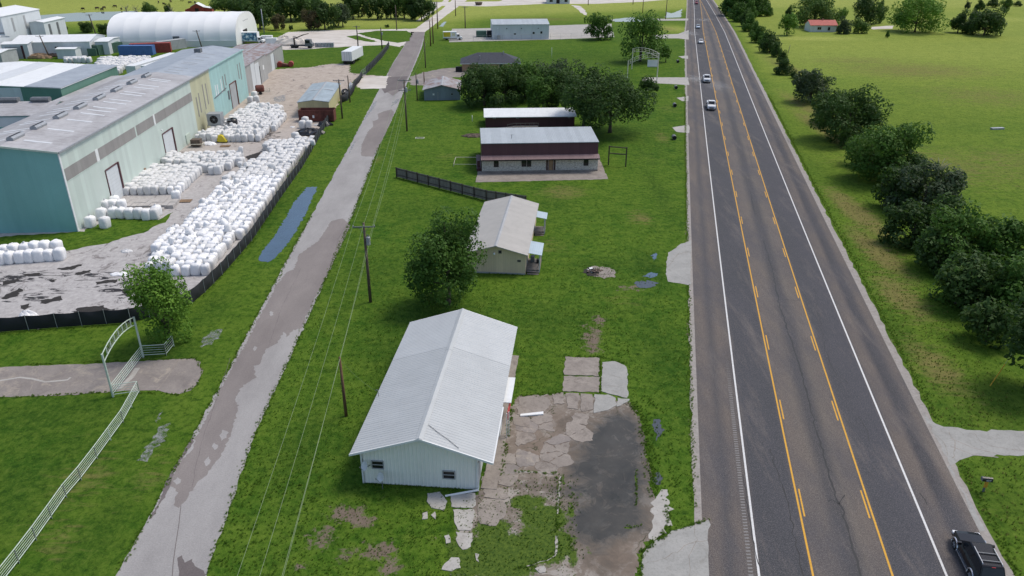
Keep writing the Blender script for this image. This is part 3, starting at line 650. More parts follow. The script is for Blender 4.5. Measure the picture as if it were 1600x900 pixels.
# ------------------------------------------------------------------ standing water
sheet('puddle', [(478, 293), (495, 292), (493, 300), (485, 315), (480, 330), (470, 347), (462, 362), (452, 378), (440, 392), (428, 405), (418, 410), (406, 408), (404, 403), (412, 390), (428, 370), (433, 362), (442, 348), (448, 338), (458, 318), (468, 306), (474, 300)], .022, M['water_sky_tint'], .09, .3, 60)
for i, (px, w) in enumerate((([(1004, 432), (1018, 425), (1030, 428), (1020, 434)], 'water_sky_tint'), ([(990, 443), (1010, 438), (1028, 442), (1020, 449), (1000, 450)], 'water_grey'), ([(1018, 400), (1026, 395), (1029, 401), (1022, 408)], 'water_sky_tint'),
        ([(316, 530), (330, 517), (348, 514), (345, 525), (330, 538), (316, 543)], 'water_pale'), ([(215, 720), (235, 692), (250, 668), (264, 660), (262, 675), (245, 700), (232, 720)], 'water_pale'), ([(243, 662), (252, 640), (250, 650)], 'water_pale'),
        ([(1018, 660), (1030, 655), (1036, 675), (1024, 690)], 'water_grey'), ([(1022, 740), (1032, 738), (1030, 760), (1022, 757)], 'water_grey'))):
    sheet('puddle', px, .022, M[w], .13, .3, 70+i)
sheet('pond', [(-350, 60), (0, 37), (60, 36), (215, 29), (215, 17), (120, 20), (0, 28), (-350, 36)], .02, M['water_pond'], .5, 5, 90)
sheet('pond', [(1041, 19), (1050, 21), (1066, 14), (1064, 27), (1040, 28)], .02, M['water_pond'], .3, 2, 91)
sheet('puddle', [(958, 30), (985, 27), (1010, 30), (1000, 34), (960, 34)], .02, M['water_pond'], .3, 2, 92)
sheet('puddle', [(686, 41), (694, 34), (698, 34), (692, 42)], .02, M['water_pond'], .2, 2, 93)
sheet('puddle', [(427, 152), (446, 148), (446, 158), (430, 160)], .03, M['water_pale'], .1, .5, 94)

# ------------------------------------------------------------------ parking lot of old concrete slabs
def lot():
    out = [G(*p).xy for p in ((806, 620), (850, 616), (880, 614), (984, 626), (1003, 652), (1010, 690), (1014, 720), (1020, 745), (1024, 775), (1044, 790), (1042, 820), (1002, 862), (1000, 915), (865, 915), (700, 915), (700, 850), (730, 800), (757, 735), (782, 700), (790, 650))]
    c0 = G(900, 740); xs = np.arange(-7, 16, .22); ys = np.arange(34, 62, .22); X, Y = np.meshgrid(xs, ys); shp = X.shape
    rs = np.random.RandomState(5); X = X+rs.uniform(-.07, .07, shp); Y = Y+rs.uniform(-.07, .07, shp)
    ins = inpoly(X.ravel(), Y.ravel(), rough_poly(out, .12, .4, 8)).reshape(shp); idx = np.arange(X.size).reshape(shp)
    keep = ins[:-1, :-1] & ins[:-1, 1:] & ins[1:, 1:] & ins[1:, :-1]
    Q = np.stack([idx[:-1, :-1][keep], idx[:-1, 1:][keep], idx[1:, 1:][keep], idx[1:, :-1][keep]], 1)
    Xr, Yr = X.ravel(), Y.ravel(); used = np.unique(Q); mp = -np.ones(X.size, int); mp[used] = np.arange(len(used))
    me = npmesh('parking_lot', np.stack([Xr, Yr, np.full(Xr.size, .014)], 1)[used], mp[Q], M['lot'])
    wet = sum(blob(Xr, Yr, [q]) for q in [(970, 660, 2.0, 2.4, .9), (930, 685, 2.4, 2.4, .7), (985, 700, 2.4, 3.2, .8), (940, 730, 2.6, 3.0, .8), (990, 760, 2.2, 3.0, .7), (945, 790, 2.6, 2.6, .6), (985, 810, 2.0, 2.0, .45), (930, 840, 2.2, 2.6, .6), (950, 820, 2.4, 2.2, .5), (905, 740, 2.0, 2.6, .45), (900, 810, 1.4, 2.2, .35), (880, 770, 2.0, .9, .45), (830, 757, 1.8, .8, .5), (880, 660, 1.6, 1.2, .35), (950, 890, 1.6, 1.2, .25)]); wet = np.minimum(wet, 1.05)
    brown = blob(Xr, Yr, [(850, 700, 3.5, 3.5, .9), (880, 660, 2.5, 2, .7), (960, 870, 3, 2.2, 1), (935, 770, 1, 1, .5)])
    grs0 = blob(Xr, Yr, [(850, 850, 2.8, 2.6, 1.05), (790, 870, 3.2, 3.0, 1.05), (850, 810, 2.4, 1.9, 1.0), (825, 785, 2.2, 1.3, .84), (730, 870, 3.0, 3.0, 1.0), (770, 830, 2.0, 2.0, .9), (880, 750, .35, 2.2, .62), (893, 800, .35, 1.9, .72), (895, 870, .6, 1.8, .72), (770, 850, 1.5, 2, .9), (745, 880, 2, 2, .9), (920, 860, .5, 1.4, .58), (910, 775, .5, .7, .55), (830, 735, 2.6, .15, .6), (994, 750, .12, 1.3, .85), (980, 825, 1, .08, .85)])
    grs = grs0*np.where(inpoly(Xr, Yr, [G(*p).xy for p in ((700, 930), (700, 790), (760, 765), (872, 742), (905, 742), (925, 930))]), 1, .9)
    for n, a in (('wet', wet), ('brown', brown), ('grassy', grs)):
        at = me.attributes.new(n, 'FLOAT', 'POINT'); at.data.foreach_set('value', a[used].astype(np.float32))
    L = put('parking_lot', me, kind='structure')
    slabs = [([(883, 558), (936, 560), (936, 588), (881, 586)], 'conc_old'), ([(881, 588), (936, 590), (936, 613), (879, 612)], 'conc_old'),
             ([(941, 567), (962, 565), (976, 571), (981, 580), (980, 600), (982, 616), (979, 622), (960, 618), (939, 612), (940, 590)], 'conc_new'),
             ([(929, 617), (950, 617), (962, 622), (963, 634), (950, 641), (928, 646)], 'conc_new'), ([(965, 623), (984, 624), (984, 626), (965, 636)], 'conc_new'),
             ([(812, 622), (835, 617), (856, 622), (860, 632), (852, 644), (830, 650), (808, 648)], 'conc_old'), ([(862, 616), (880, 614), (882, 630), (866, 632)], 'conc_old'), ([(884, 615), (905, 615), (903, 640), (886, 638)], 'conc_old'), ([(907, 616), (926, 617), (926, 640), (908, 643)], 'conc_old'),
             ([(800, 640), (807, 650), (828, 653), (828, 668), (802, 664)], 'conc_old'),
             ([(668, 772), (688, 769), (699, 784), (694, 797), (674, 794), (666, 784)], 'conc'), ([(703, 773), (742, 771), (744, 790), (738, 795), (706, 792)], 'conc'), ([(708, 796), (742, 797), (740, 812), (735, 830), (716, 829), (710, 812)], 'conc'), ([(712, 833), (739, 834), (736, 855), (722, 860), (713, 848)], 'conc'),
             ([(755, 780), (785, 781), (792, 795), (790, 805), (775, 822), (750, 819), (745, 806), (748, 790)], 'conc_old'), ([(756, 760), (790, 764), (796, 778), (788, 782), (757, 777)], 'conc_old'), ([(780, 741), (812, 742), (808, 752), (795, 762), (778, 757)], 'conc_old'),
             ([(692, 885), (705, 872), (718, 872), (720, 888), (706, 892), (693, 890)], 'conc'), ([(694, 838), (702, 836), (704, 848), (697, 850)], 'conc'), ([(660, 803), (668, 800), (668, 812), (661, 812)], 'conc'), ([(673, 805), (680, 800), (680, 812)], 'conc'), ([(742, 866), (748, 867), (749, 878), (743, 876)], 'conc'),
             ([(835, 888), (850, 884), (852, 895), (842, 897)], 'conc'), ([(868, 838), (872, 838), (871, 866), (867, 870)], 'conc')]
    for i, (px, mt) in enumerate(slabs):
        sheet('slab', px, .055, M[mt], .05, .3, 100+i, parent=L, kind=None, thick=.06)
    # thin broken kerb lines between the slabs
    for i, (px, w) in enumerate((([(806, 737), (840, 738), (873, 740)], .13), ([(875, 745), (873, 780), (870, 810)], .10), ([(868, 868), (855, 876), (835, 882), (810, 888)], .10))):
        m = MB(); pts = [G(*p).xy for p in px]; a = []
        for p, q in zip(pts[:-1], pts[1:]):
            k = int((q-p).length/.4)
            for j in range(k): a.append(p+(q-p)*(j/k)+Vector((rnd.gauss(0, .03), rnd.gauss(0, .03))))
        ribbon(m, a, [w*rnd.uniform(.3, 1.3) for _ in a], .03); m.build('kerb_line', M['conc'], L)
    # broken concrete: irregular pieces with dirt between them
    reg = [G(*p).xy for p in ((800, 672), (806, 655), (840, 653), (925, 650), (915, 680), (890, 700), (872, 735), (786, 737), (790, 700))]; r = random.Random(12)
    sd = []
    for i in range(16):
        for j in range(16):
            q = Vector((-3+i*1.45+r.uniform(-.65, .65), 45.3+j*1.45+r.uniform(-.65, .65))); sd.append(q)
    ins = inpoly([q.x for q in sd], [q.y for q in sd], reg)
    for k, q in enumerate(sd):
        if not ins[k] or r.random() < .22: continue
        cell = [q+Vector((math.cos(a)*1.9, math.sin(a)*1.7)) for a in [i*math.pi/6 for i in range(12)]]
        for o in sd:
            if o is q or (o-q).length > 4.5: continue
            nrm = (o-q).normalized(); lim = (o-q).length/2-.03; new = []
            for i in range(len(cell)):
                a, b = cell[i], cell[(i+1) % len(cell)]; da, db = (a-q).dot(nrm)-lim, (b-q).dot(nrm)-lim
                if da <= 0: new.append(a)
                if da*db < 0: new.append(a.lerp(b, da/(da-db)))
            cell = new
            if len(cell) < 3: break
        if len(cell) < 3: continue
        sheet('slab', cell, .032+r.uniform(0, .012), M[r.choice(('conc_old', 'conc_old', 'conc_old', 'conc_drive'))], .05, .2, 300+k, True, L, None, .04)
    sheet('parking_bumper', [(813, 649), (849, 645), (849, 649), (813, 652)], .16, M['white'], 0, 9, 1, parent=L, kind=None, thick=.12)
lot()
# gritty pale shoulder beside the water
sheet('gravel_strip', [(1024, 775), (1030, 770), (1042, 765), (1044, 795), (1046, 820), (1035, 836), (1022, 845), (1014, 835), (1018, 800)], .024, M['conc'], .14, .3, 30)
# ------------------------------------------------------------------ buildings
def local(A, deg):
    a = R(deg); ex = Vector((math.cos(a), math.sin(a), 0)); ey = Vector((-math.sin(a), math.cos(a), 0)); A = Vector((A[0], A[1], 0))
    return lambda x, y, z=0: A+ex*x+ey*y+Vector((0, 0, z))
def window(par, face, u, z, w, h, W, L, panes=1, frame='trimgrey', name='window', glass='glass', bars=0):
    "a framed opening on a wall of a W x L footprint whose near-left corner is the origin; face S,N,E,W"
    def P(a, d, zz):
        return {'S': (a, -d, zz), 'N': (a, L+d, zz), 'E': (W+d, a, zz), 'W': (-d, a, zz)}[face]
    def bx(m, a0, a1, d0, d1, z0, z1):
        p, q = P(a0, d0, z0), P(a1, d1, z1)
        m.box(min(p[0], q[0]), max(p[0], q[0]), min(p[1], q[1]), max(p[1], q[1]), z0, z1)
    t = .07; m = MB()
    bx(m, u, u+w, -.02, .06, z, z+t); bx(m, u, u+w, -.02, .06, z+h-t, z+h); bx(m, u, u+t, -.02, .058, z+t, z+h-t); bx(m, u+w-t, u+w, -.02, .058, z+t, z+h-t)
    for k in range(1, panes): bx(m, u+w*k/panes-t/2, u+w*k/panes+t/2, 0, .055, z+t, z+h-t)
    for k in range(bars): 
        zz = z+h*(k+1)/(bars+1); bx(m, u+t, u+w-t, 0, .05, zz-.03, zz+.03)
    f = m.build(name, M[frame], par); g = MB(); bx(g, u+t, u+w-t, -.02, .02, z+t, z+h-t)
    g.build('pane' if glass in ('glass', 'dark') else 'door_leaf', M[glass], f); return f
def gable(name, label, A, deg, W, L, eave, ridge, wall, roof, ox=.3, oy=.3, along='y', cat='building', group=None, roof2=None, walls=None, flat=False, hip=False):
    "rectangular building; near-left corner A; ridge along local y or x"
    e = thing(name, label, cat, (A[0], A[1], 0), R(deg), group)
    walls = walls or {}
    T = .12; rise = ridge-eave
    def gab(x0, y0, x1, y1):                       # end wall under the gable
        return None
    def wmb(face):
        m = MB()
        if along == 'y': pk = {'S': True, 'N': True}.get(face, False)
        else: pk = {'E': True, 'W': True}.get(face, False)
        if hip: pk = False
        if face in 'SN':
            y = 0 if face == 'S' else L
            prof = [(0, 0), (W, 0), (W, eave)]+([(W/2, ridge)] if pk else [])+[(0, eave)]
            m.extrude_y(prof, y-(.0 if face == 'S' else .15), y+(.15 if face == 'S' else .0))
        else:
            x = 0 if face == 'W' else W
            prof = [(.15, 0), (L-.15, 0), (L-.15, eave)]+([(L/2, ridge)] if pk else [])+[(.15, eave)]
            m.extrude_x(prof, x-(.0 if face == 'W' else .15), x+(.15 if face == 'W' else .0))
        return m
    for f in 'SNEW': wmb(f).build('wall', M[walls.get(f, wall)], e)
    m = MB(); z0 = eave+.01
    if hip:
        k = min(W, L)/2; s = rise/k; zz = eave-ox*s
        B = [(-ox, -ox, zz), (W+ox, -ox, zz), (W+ox, L+ox, zz), (-ox, L+ox, zz)]
        r = [(k, L/2, ridge), (W-k, L/2, ridge)] if W >= L else [(W/2, k, ridge), (W/2, L-k, ridge)]
        vs = B+r
        if W >= L: fs = [(0, 1, 5, 4), (1, 2, 5), (2, 3, 4, 5), (3, 0, 4), (3, 2, 1, 0)]
        else: fs = [(0, 1, 4), (1, 2, 5, 4), (2, 3, 5), (3, 0, 4, 5), (3, 2, 1, 0)]
        m.add(vs, fs); m.build('roof', M[roof], e)
        m = MB(); m.box(-ox, W+ox, -ox, L+ox, zz-.16, zz-.003); m.build('fascia', M['white'], e); return e
    if along == 'y':
        s = rise/(W/2); zl = z0-ox*s
        m.extrude_y([(-ox, zl), (W/2, ridge+.01), (W/2, ridge+.01+T), (-ox, zl+T)], -oy, L+oy); m.build('roof', M[roof], e)
        m = MB(); m.extrude_y([(W/2, ridge+.01), (W+ox, zl), (W+ox, zl+T), (W/2, ridge+.01+T)], -oy, L+oy); m.build('roof', M[roof2 or roof], e)
        c = MB(); c.extrude_y([(W/2-.22, ridge+.135-.22*s+.02), (W/2, ridge+.175), (W/2+.22, ridge+.135-.22*s+.02), (W/2, ridge+.12)], -oy-.01, L+oy+.01); c.build('ridge_cap', M['trimgrey'] if roof != 'roof_white' else M['white'], e)
    else:
        s = rise/(L/2); zl = z0-oy*s
        m.extrude_x([(-oy, zl), (L/2, ridge+.01), (L/2, ridge+.01+T), (-oy, zl+T)], -ox, W+ox); m.build('roof', M[roof], e)
        m = MB(); m.extrude_x([(L/2, ridge+.01), (L+oy, zl), (L+oy, zl+T), (L/2, ridge+.01+T)], -ox, W+ox); m.build('roof', M[roof2 or roof], e)
    return e

# ---- near white building: every wall and roof sheet is a panel with its own ribs
def near_building():
    deg = -5.4; A = Vector((-12.3, 46.5)); W, Lh = 10.85, 21.3; ev, rg = 2.95, 4.75
    e = thing('metal_building', 'long white metal-clad building with pale ribbed gable roof in the foreground', 'building', (A.x, A.y, 0), R(deg))
    wx0, wx1, wy0, wy1 = .72, 9.65, .42, Lh-.3; cx = W/2
    s = (rg-ev)/cx
    def under(x): return ev+(x if x < cx else W-x)*s-.02
    # end and side walls
    def wallpanel(x0, x1, y, d):
        m = MB(); n = 3; w = (x1-x0)/n
        prof = []
        for k in range(n):
            a = x0+k*w; prof += [(a, 0), (a+w*.62, 0), (a+w*.70, -.035), (a+w*.90, -.035), (a+w*.98, 0)]
        prof.append((x1, 0))
        vs = []; 
        for (x, dy) in prof: vs += [(x, y+dy*d, 0.05), (x, y+dy*d, under(x))]
        for (x, dy) in reversed(prof): vs += [(x, y+.08*d, 0.05), (x, y+.08*d, under(x))]
        k = len(prof); fs = [(2*i, 2*i+2, 2*i+3, 2*i+1) if d > 0 else (2*i, 2*i+1, 2*i+3, 2*i+2) for i in range(k-1)]
        m.add(vs, fs); return m
    wl = MB(); wl.box(wx0+.1, wx1-.1, wy0+.03, wy0+.2, 0, under(wx0)-.12); wl.box(wx0+.1, wx1-.1, wy1-.2, wy1-.03, 0, under(wx0)-.12); wl.box(wx0, wx0+.15, wy0, wy1, 0, under(wx0)); wl.box(wx1-.15, wx1, wy0, wy1, 0, under(wx1))
    wall = wl.build('wall', M['wall_near'], e)
    n = 10; w = (wx1-wx0)/n
    cuts = {0: None}
    for k in range(n):
        a = wx0+k*w
        wallpanel(a, a+w, wy0, 1).build('wall_panel', M['wall_near'], wall)
        wallpanel(a, a+w, wy1, -1).build('wall_panel', M['wall_near'], wall)
    # gable infill behind the panels
    g = MB(); g.extrude_y([(wx0+.1, ev-.2), (wx1-.1, ev-.2), (wx1-.1, under(wx1)-.05), (cx, under(cx)-.05), (wx0+.1, under(wx0)-.05)], wy0+.03, wy0+.1); g.build('gable_infill', M['wall_near'], e)
    for xa in (wx0-.05, wx1-.06): MB().box(xa, xa+.11, wy0-.06, wy0+.08, 0, under(wx0)-.02).build('corner_trim', M['white'], e)
    # roof: two slopes of panels
    npan = 23; pw = Lh/npan
    def slope(side):
        m = MB(); T = .05
        if side < 0: prof = [(0, ev), (cx, rg), (cx, rg+T), (0, ev+T)]
        else: prof = [(cx, rg), (W, ev), (W, ev+T), (cx, rg+T)]
        m.extrude_y(prof, .02, Lh-.02); return m
    Lsl = math.hypot(cx, rg-ev)
    for side in (-1, 1):
        rf = slope(side).build('roof', M['trimgrey'], e)
        m = MB(); n = 3; q = pw/n; prof = []
        for k in range(n):
            a = k*q; prof += [(a, .058), (a+q*.70, .058), (a+q*.76, .076), (a+q*.88, .076), (a+q*.94, .058)]
        prof.append((pw, .055))
        vs = []
        for (y, z) in prof:
            if side < 0: vs += [(0-.03, y, ev+z-.01), (cx, y, rg+z)]
            else: vs += [(cx, y, rg+z), (W+.03, y, ev+z-.01)]
        m.add(vs, [(2*i, 2*i+1, 2*i+3, 2*i+2) for i in range(len(prof)-1)])
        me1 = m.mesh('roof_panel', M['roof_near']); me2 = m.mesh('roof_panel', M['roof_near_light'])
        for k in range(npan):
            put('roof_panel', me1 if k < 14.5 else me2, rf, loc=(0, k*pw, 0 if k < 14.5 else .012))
    c = MB(); 
    for (y0, y1, dz) in ((-.02, 13.3, 0), (13.2, Lh+.02, .02)):
        c.extrude_y([(cx-.28, rg-.28*s+.10+dz), (cx, rg+.135+dz), (cx+.28, rg-.28*s+.10+dz), (cx, rg+.10+dz)], y0, y1)
    c.build('ridge_cap', M['roof_near'], e)
    for y0 in (-.06, Lh-.02):
        b = MB(); b.extrude_y([(-.05, ev-.10), (cx, rg-.10), (W+.05, ev-.10), (W+.05, ev+.08), (cx, rg+.08), (-.05, ev+.08)], y0, y0+.08)
        b.build('gable_trim', M['white'], e)
    g = MB(); g.box(W-.02, W+.12, 0, 7.4, ev-.10, ev+.03); g.build('gutter', M['white'], e)
    # soffit under the wide east eave, leaning down pipe and the long pipe lying in front
    m = MB(); m.tube([(wx1+.12, wy0-.12, ev-.25), (wx1+.12, wy0-.12, .5), (wx1+.1, wy0-.25, .15)], .05, 6); m.tube([(wx1+.12, wy0-.2, .18), (wx1-1.0, wy0-.5, .08), (wx1-2.35, wy0-.95, .03)], .085, 8); m.build('downpipe', M['white'], e)
    # two windows in the gable
    window(e, 'S', 1.5, 1.5, .98, .78, W, Lh, 1, 'trimgrey', bars=1).location = (0, wy0-.045, 0)
    window(e, 'S', 7.0, .95, .98, .78, W, Lh, 1, 'trimgrey', bars=1).location = (0, wy0-.045, 0)
    # fix first window position to the photograph
    v = MB(); v.box(cx-.2, cx+.2, wy0-.10, wy0-.02, rg-.52, rg-.24); v.build('gable_vent', M['white'], e)
    # bent strip of flashing lying on the right-hand slope
    fl = MB(); pts = [(cx+.35, 1.9), (cx+1.2, 1.35), (cx+2.0, .95), (cx+2.9, .35)]
    fl.tube([(x, y, rg-(x-cx)*s+.12) for x, y in pts], .022, 5); fl.build('bent_flashing', M['galv_dark'], e)
    vp = MB(); vp.tube([(.25, 7.8, ev+.1), (.22, 7.8, ev+.75)], .025, 6); vp.tube([(.22, 7.8, ev+.75), (.1, 7.8, ev+.8), (0.02, 7.8, ev+.72)], .025, 6); vp.build('service_mast', M['galv_dark'], e)
    # lean-to on the right with a white canopy and a red board
    L = MB(); L.box(wx1, wx1+1.0, 7.2, 8.9, 0, 2.4); L.build('side_porch', M['wall_near'], e)
    L = MB(); L.box(W-.9, W+.62, 8.6, 12.6, 2.55, 2.63); L.build('canopy', M['white'], e)
    L = MB(); L.box(W+.40, W+.46, 7.6, 11.2, 1.55, 2.35); L.build('red_board', M['sign_red'], e)
    L = MB(); L.box(W+.36, W+.42, 7.1, 7.2, 0, 2.5); L.box(W+.5, W+.56, 7.5, 7.6, 0, 2.4); L.build('post', M['white'], e)
    L = MB(); L.box(wx1+.01, wx1+.05, 1.0, 2.0, .1, 2.1); L.build('side_door', M['trimgrey'], e)
near_building()
sheet('walkway', [(751, 764), (776, 766), (782, 735), (790, 690), (800, 610), (811, 557), (800, 556), (790, 610)], .09, M['conc_old'], .02, .5, 31, thick=.09)

# ---- tan house
def tan_house():
    rc = (2.0, 85.6); W = 8.0; d = R(-5.6)
    A = (rc[0]-math.cos(d)*W+.35, rc[1]-math.sin(d)*W+.45)
    e = gable('tan_house', 'tan panelled house with low grey gable roof behind the round green tree', A, -5.8, W-.7, 18.7, 2.75, 3.75, 'wall_tan', 'roof_tan', .35, .4, 'y', 'house')
    w = W-.7
    window(e, 'S', 3.95, 2.75, .42, .42, w, 18.7, 1, 'wood', glass='dark'); window(e, 'S', 6.3, 1.7, .45, .28, w, 18.7, 1, 'wood', glass='dark')
    m = MB(); m.sphere((3.45, -.25, 2.75), .16); m.box(3.4, 3.5, -.2, 0, 2.75, 2.85); m.build('wall_lamp', M['white'], e, smooth=True)
    m = MB(); m.box(0, w, -.03, .0, 0, .18); m.build('skirting', M['trimgrey'], e)
    window(e, 'E', 5, 1.1, 1.2, 1.0, w, 18.7); window(e, 'E', 2.1, .1, .95, 2.1, w, 18.7, name='door', glass='white'); window(e, 'E', 14.6, .3, .95, 2.1, w, 18.7, name='door', glass='white')
    # near porch: deck, steps, posts, sheet roof
    def porch(y0, y1, x1, zr, big):
        dk = MB(); nb = 8 if big else 4
        for k in range(nb): dk.box(w+.04, w+x1, y0+(y1-y0)*k/nb, y0+(y1-y0)*(k+1)/nb-.03, .42, .47)
        dk.box(w+.04, w+x1, y0+.02, y0+.10, .1, .41); dk.box(w+x1-.08, w+x1, y0+.1, y1, .1, .41); dk.build('deck', M['wood'], e)
        st = MB(); st.box(w+.2, w+x1-.1, y0-.32, y0-.02, .22, .27); st.box(w+.2, w+x1-.1, y0-.6, y0-.3, .05, .10); st.build('step', M['wood'], e)
        ra = MB(); ra.bar((w+x1-.05, y0, 1.3), (w+x1-.05, y1, 1.3), .07); ra.bar((w+x1-.05, y0, .9), (w+x1-.05, y1, .9), .05); ra.bar((w+x1-.1, y0-.02, 1.25), (w+x1-.5, y0-.6, .55), .07); ra.build('handrail', M['wood'], e)
        for (px, py) in ((w+x1-.05, y0+.05), (w+x1-.05, y1-.05)):
            p = MB(); p.box(px-.05, px+.05, py-.05, py+.05, .1, zr); p.build('post', M['roof_blue'], e)
        r = MB(); r.extrude_y([(w+.1, zr+.3), (w+x1+.25, zr), (w+x1+.25, zr+.06), (w+.1, zr+.36)], y0-.15, y1+.3); r.build('porch_roof', M['roof_blue'], e)
    porch(.6, 4.2, 1.75, 2.45, True); porch(13.9, 16.0, 1.55, 2.35, False)
    b = MB(); b.box(w+1.2, w+1.6, 2.6, 3.1, .47, .95); b.build('porch_box', M['black'], e)
    b = MB(); b.box(w+.4, w+.9, 2.9, 3.6, .47, 1.2); b.build('porch_chair', M['galv_dark'], e)
tan_house()

# ---- maroon and white stone building
def maroon_building():
    A = (-5.3, 129.7); deg = 3.2; W, D = 20.55, 13.5
    e = thing('stone_front_building', 'low building with white stone front, maroon mansard and pale metal roof', 'building', (A[0], A[1], 0), R(deg))
    for f, mm in (('S', 'stone'),): 
        MB().box(0, W, 0, .3, 0, 2.45).build('wall', M[mm], e)
    MB().box(0, .25, .3, D, 0, 2.4).build('wall', M['maroon'], e); MB().box(W-.25, W, .3, D, 0, 2.4).build('wall', M['maroon'], e); MB().box(.25, W-.25, D-.25, D, 0, 2.4).build('wall', M['maroon'], e)
    m = MB(); m.extrude_x([(-1.0, 2.45), (.15, 2.95), (.15, 3.05), (-1.0, 2.55)], -.15, W+.15); m.build('eave_skirt', M['maroon_light'], e)
    m = MB(); m.box(-.12, W+.12, -1.06, -1.0, 2.36, 2.56); m.build('fascia', M['dark'], e)
    m = MB(); m.extrude_x([(.15, 2.5), (.55, 5.05), (9.9, 5.45), (9.9, 2.5)], 0, W); m.build('mansard', M['maroon'], e)
    rf = MB(); rf.extrude_x([(.35, 5.06), (10.0, 5.46), (10.0, 5.56), (.35, 5.16)], -.08, W+.08); rr = rf.build('roof', M['roof_mar'], e)
    m = MB()
    for k in range(69):
        x = k*.3; a = [(x, .36, 5.17), (x, 10.0, 5.57)]; m.bar(a[0], a[1], .05, .03)
    m.build('roof_rib', M['roof_mar'], rr, kind='stuff')
    m = MB(); m.extrude_x([(10.0, 5.3), (D+.5, 2.6), (D+.5, 2.7), (10.0, 5.4)], -.1, W+.1); m.build('roof', M['roof_mar'], e)
    window(e, 'S', 2.1, 1.0, .85, 1.15, W, D, 1, 'dark'); window(e, 'S', 7.0, 1.0, .85, 1.12, W, D, 1, 'dark'); window(e, 'S', 7.95, 1.0, .75, 1.12, W, D, 1, 'dark'); window(e, 'S', 18.0, 1.0, .85, 1.12, W, D, 1, 'dark')
    window(e, 'S', 11.35, .3, .3, 1.85, W, D, 1, 'maroon'); window(e, 'S', 11.75, .15, .85, 2.05, W, D, 1, 'maroon', 'door', 'wood_pallet'); window(e, 'S', 12.7, .3, .3, 1.85, W, D, 1, 'maroon')
    MB().box(0, W, -.12, .0, 0, .28).build('plinth', M['conc_old'], e)
    m = MB(); m.tube([(5.4, 3.0, 5.2), (5.4, 3.0, 6.0)], .04, 5); m.tube([(5.1, 3.0, 5.95), (5.7, 3.0, 5.95)], .02, 4); m.build('roof_aerial', M['galv_dark'], e)
    m = MB(); m.box(-.9, -.1, 1.0, 10, .0, .5); m.box(-.8, -.3, 2, 3.2, .5, 1.6); m.build('side_step', M['maroon'], e)
maroon_building()
def long_barn():
    e = gable('long_shed', 'long dark maroon shed with bright white roof beneath the big oaks', (-5.7, 163.4), 2.6, 19.3, 6.6, 2.35, 3.3, 'maroon_wall', 'roof_white', .35, .5, 'x', 'shed')
    m = MB(); m.bar((4.6, -1.6, .9), (6.0, -1.6, 1.2), .06); m.bar((6.0, -1.6, 1.2), (11.3, -1.6, 1.2), .07); m.bar((6.0, -1.6, .7), (11.3, -1.6, .7), .05)
    for k in range(8): m.bar((4.7+k*.94, -1.6, 0), (4.7+k*.94, -1.6, 1.2 if k > 1 else 1.0), .07)
    m.build('handrail', M['wood'], e)
    m = MB(); m.box(6.0, 11.3, -1.55, -.05, .3, .4); m.box(6, 11.3, -1.5, -1.42, 0, .3); m.extrude_y([(2.6, 0), (6.0, 0), (6.0, .4), (2.6, .05)], -1.55, -.4); m.build('ramp', M['wood'], e)
    window(e, 'S', 1.6, 1.9, .6, .25, 19.3, 6.6); window(e, 'S', 6.6, 1.9, .6, .25, 19.3, 6.6); window(e, 'S', 17.8, 1.9, .5, .25, 19.3, 6.6); window(e, 'S', 8.2, .45, .9, 1.8, 19.3, 6.6, 1, 'maroon_wall', 'door', 'maroon_wall')
long_barn()
e = gable('grey_blue_shed', 'small grey-blue gabled shed with rust-streaked roof beside the local road', (-22.0, 192.0), 3, 9.0, 12.0, 2.6, 3.7, 'wall_grey_blue', 'roof_rust', .35, .4, 'y', 'shed')
window(e, 'S', 2.1, 1.2, .55, .55, 9, 12, glass='white'); window(e, 'S', 6.7, 1.2, .55, .55, 9, 12)
window(e, 'S', 3.3, .1, .3, 1.9, 9, 12, name='door', glass='wall_grey_blue')
e = gable('brick_house', 'tan brick house with dark hipped shingle roof beside the gravel court', (-15.0, 234.0), 2.5, 17.2, 9.5, 2.7, 4.9, 'brick', 'roof_dark', .55, .55, 'x', 'house', hip=True)
window(e, 'S', 5.0, 1.1, 1.3, 1.1, 17.2, 9.5); window(e, 'S', 11.2, 1.1, 1.0, 1.1, 17.2, 9.5); window(e, 'S', 15.5, .5, .8, 1.8, 17.2, 9.5)
for x, y in ((5.4, 1.6), (12.6, 4.0)):
    m = MB(); m.tube([(x, y, 3.3), (x, y, 4.35 if y < 2 else 5.2)], .09, 6); m.tube([(x, y, 4.3 if y < 2 else 5.15), (x, y, 4.5 if y < 2 else 5.35)], .18, 6); m.build('roof_vent', M['galv'], e)
e = gable('white_metal_warehouse', 'large pale metal warehouse with grey roof inside the fenced concrete lot', (-7.6, 307.5), 3.5, 22.0, 19.0, 5.4, 6.4, 'white_wall', 'roof_mar', .2, .2, 'x', 'warehouse')
for u, z, w, h in ((8.3, 1.7, .9, .55), (15.6, 1.9, .85, .8), (18.6, 2.0, .85, .9)): window(e, 'S', u, z, w, h, 22, 19)
for u in (1.9, 5.4, 11.1, 17.6): m = MB(); m.box(u, u+.35, -.25, 0, 3.9, 4.15); m.build('wall_lamp', M['black'] if u > 1.9 else M['white'], e)
m = MB(); m.box(1.9, 3.0, -1.4, -.3, 0, 1.7); m.build('air_unit', M['galv'], e)
e = gable('farmhouse', 'small white farmhouse with red gable roof below the pasture trees', (124.0, 331.0), -1.5, 10.8, 7.2, 2.7, 4.3, 'white_wall', 'red_roof', .3, .35, 'x', 'house')
window(e, 'S', 2.9, .9, 1.6, 1.1, 10.8, 7.2, 2); window(e, 'S', 7.2, .6, .95, 1.4, 10.8, 7.2)
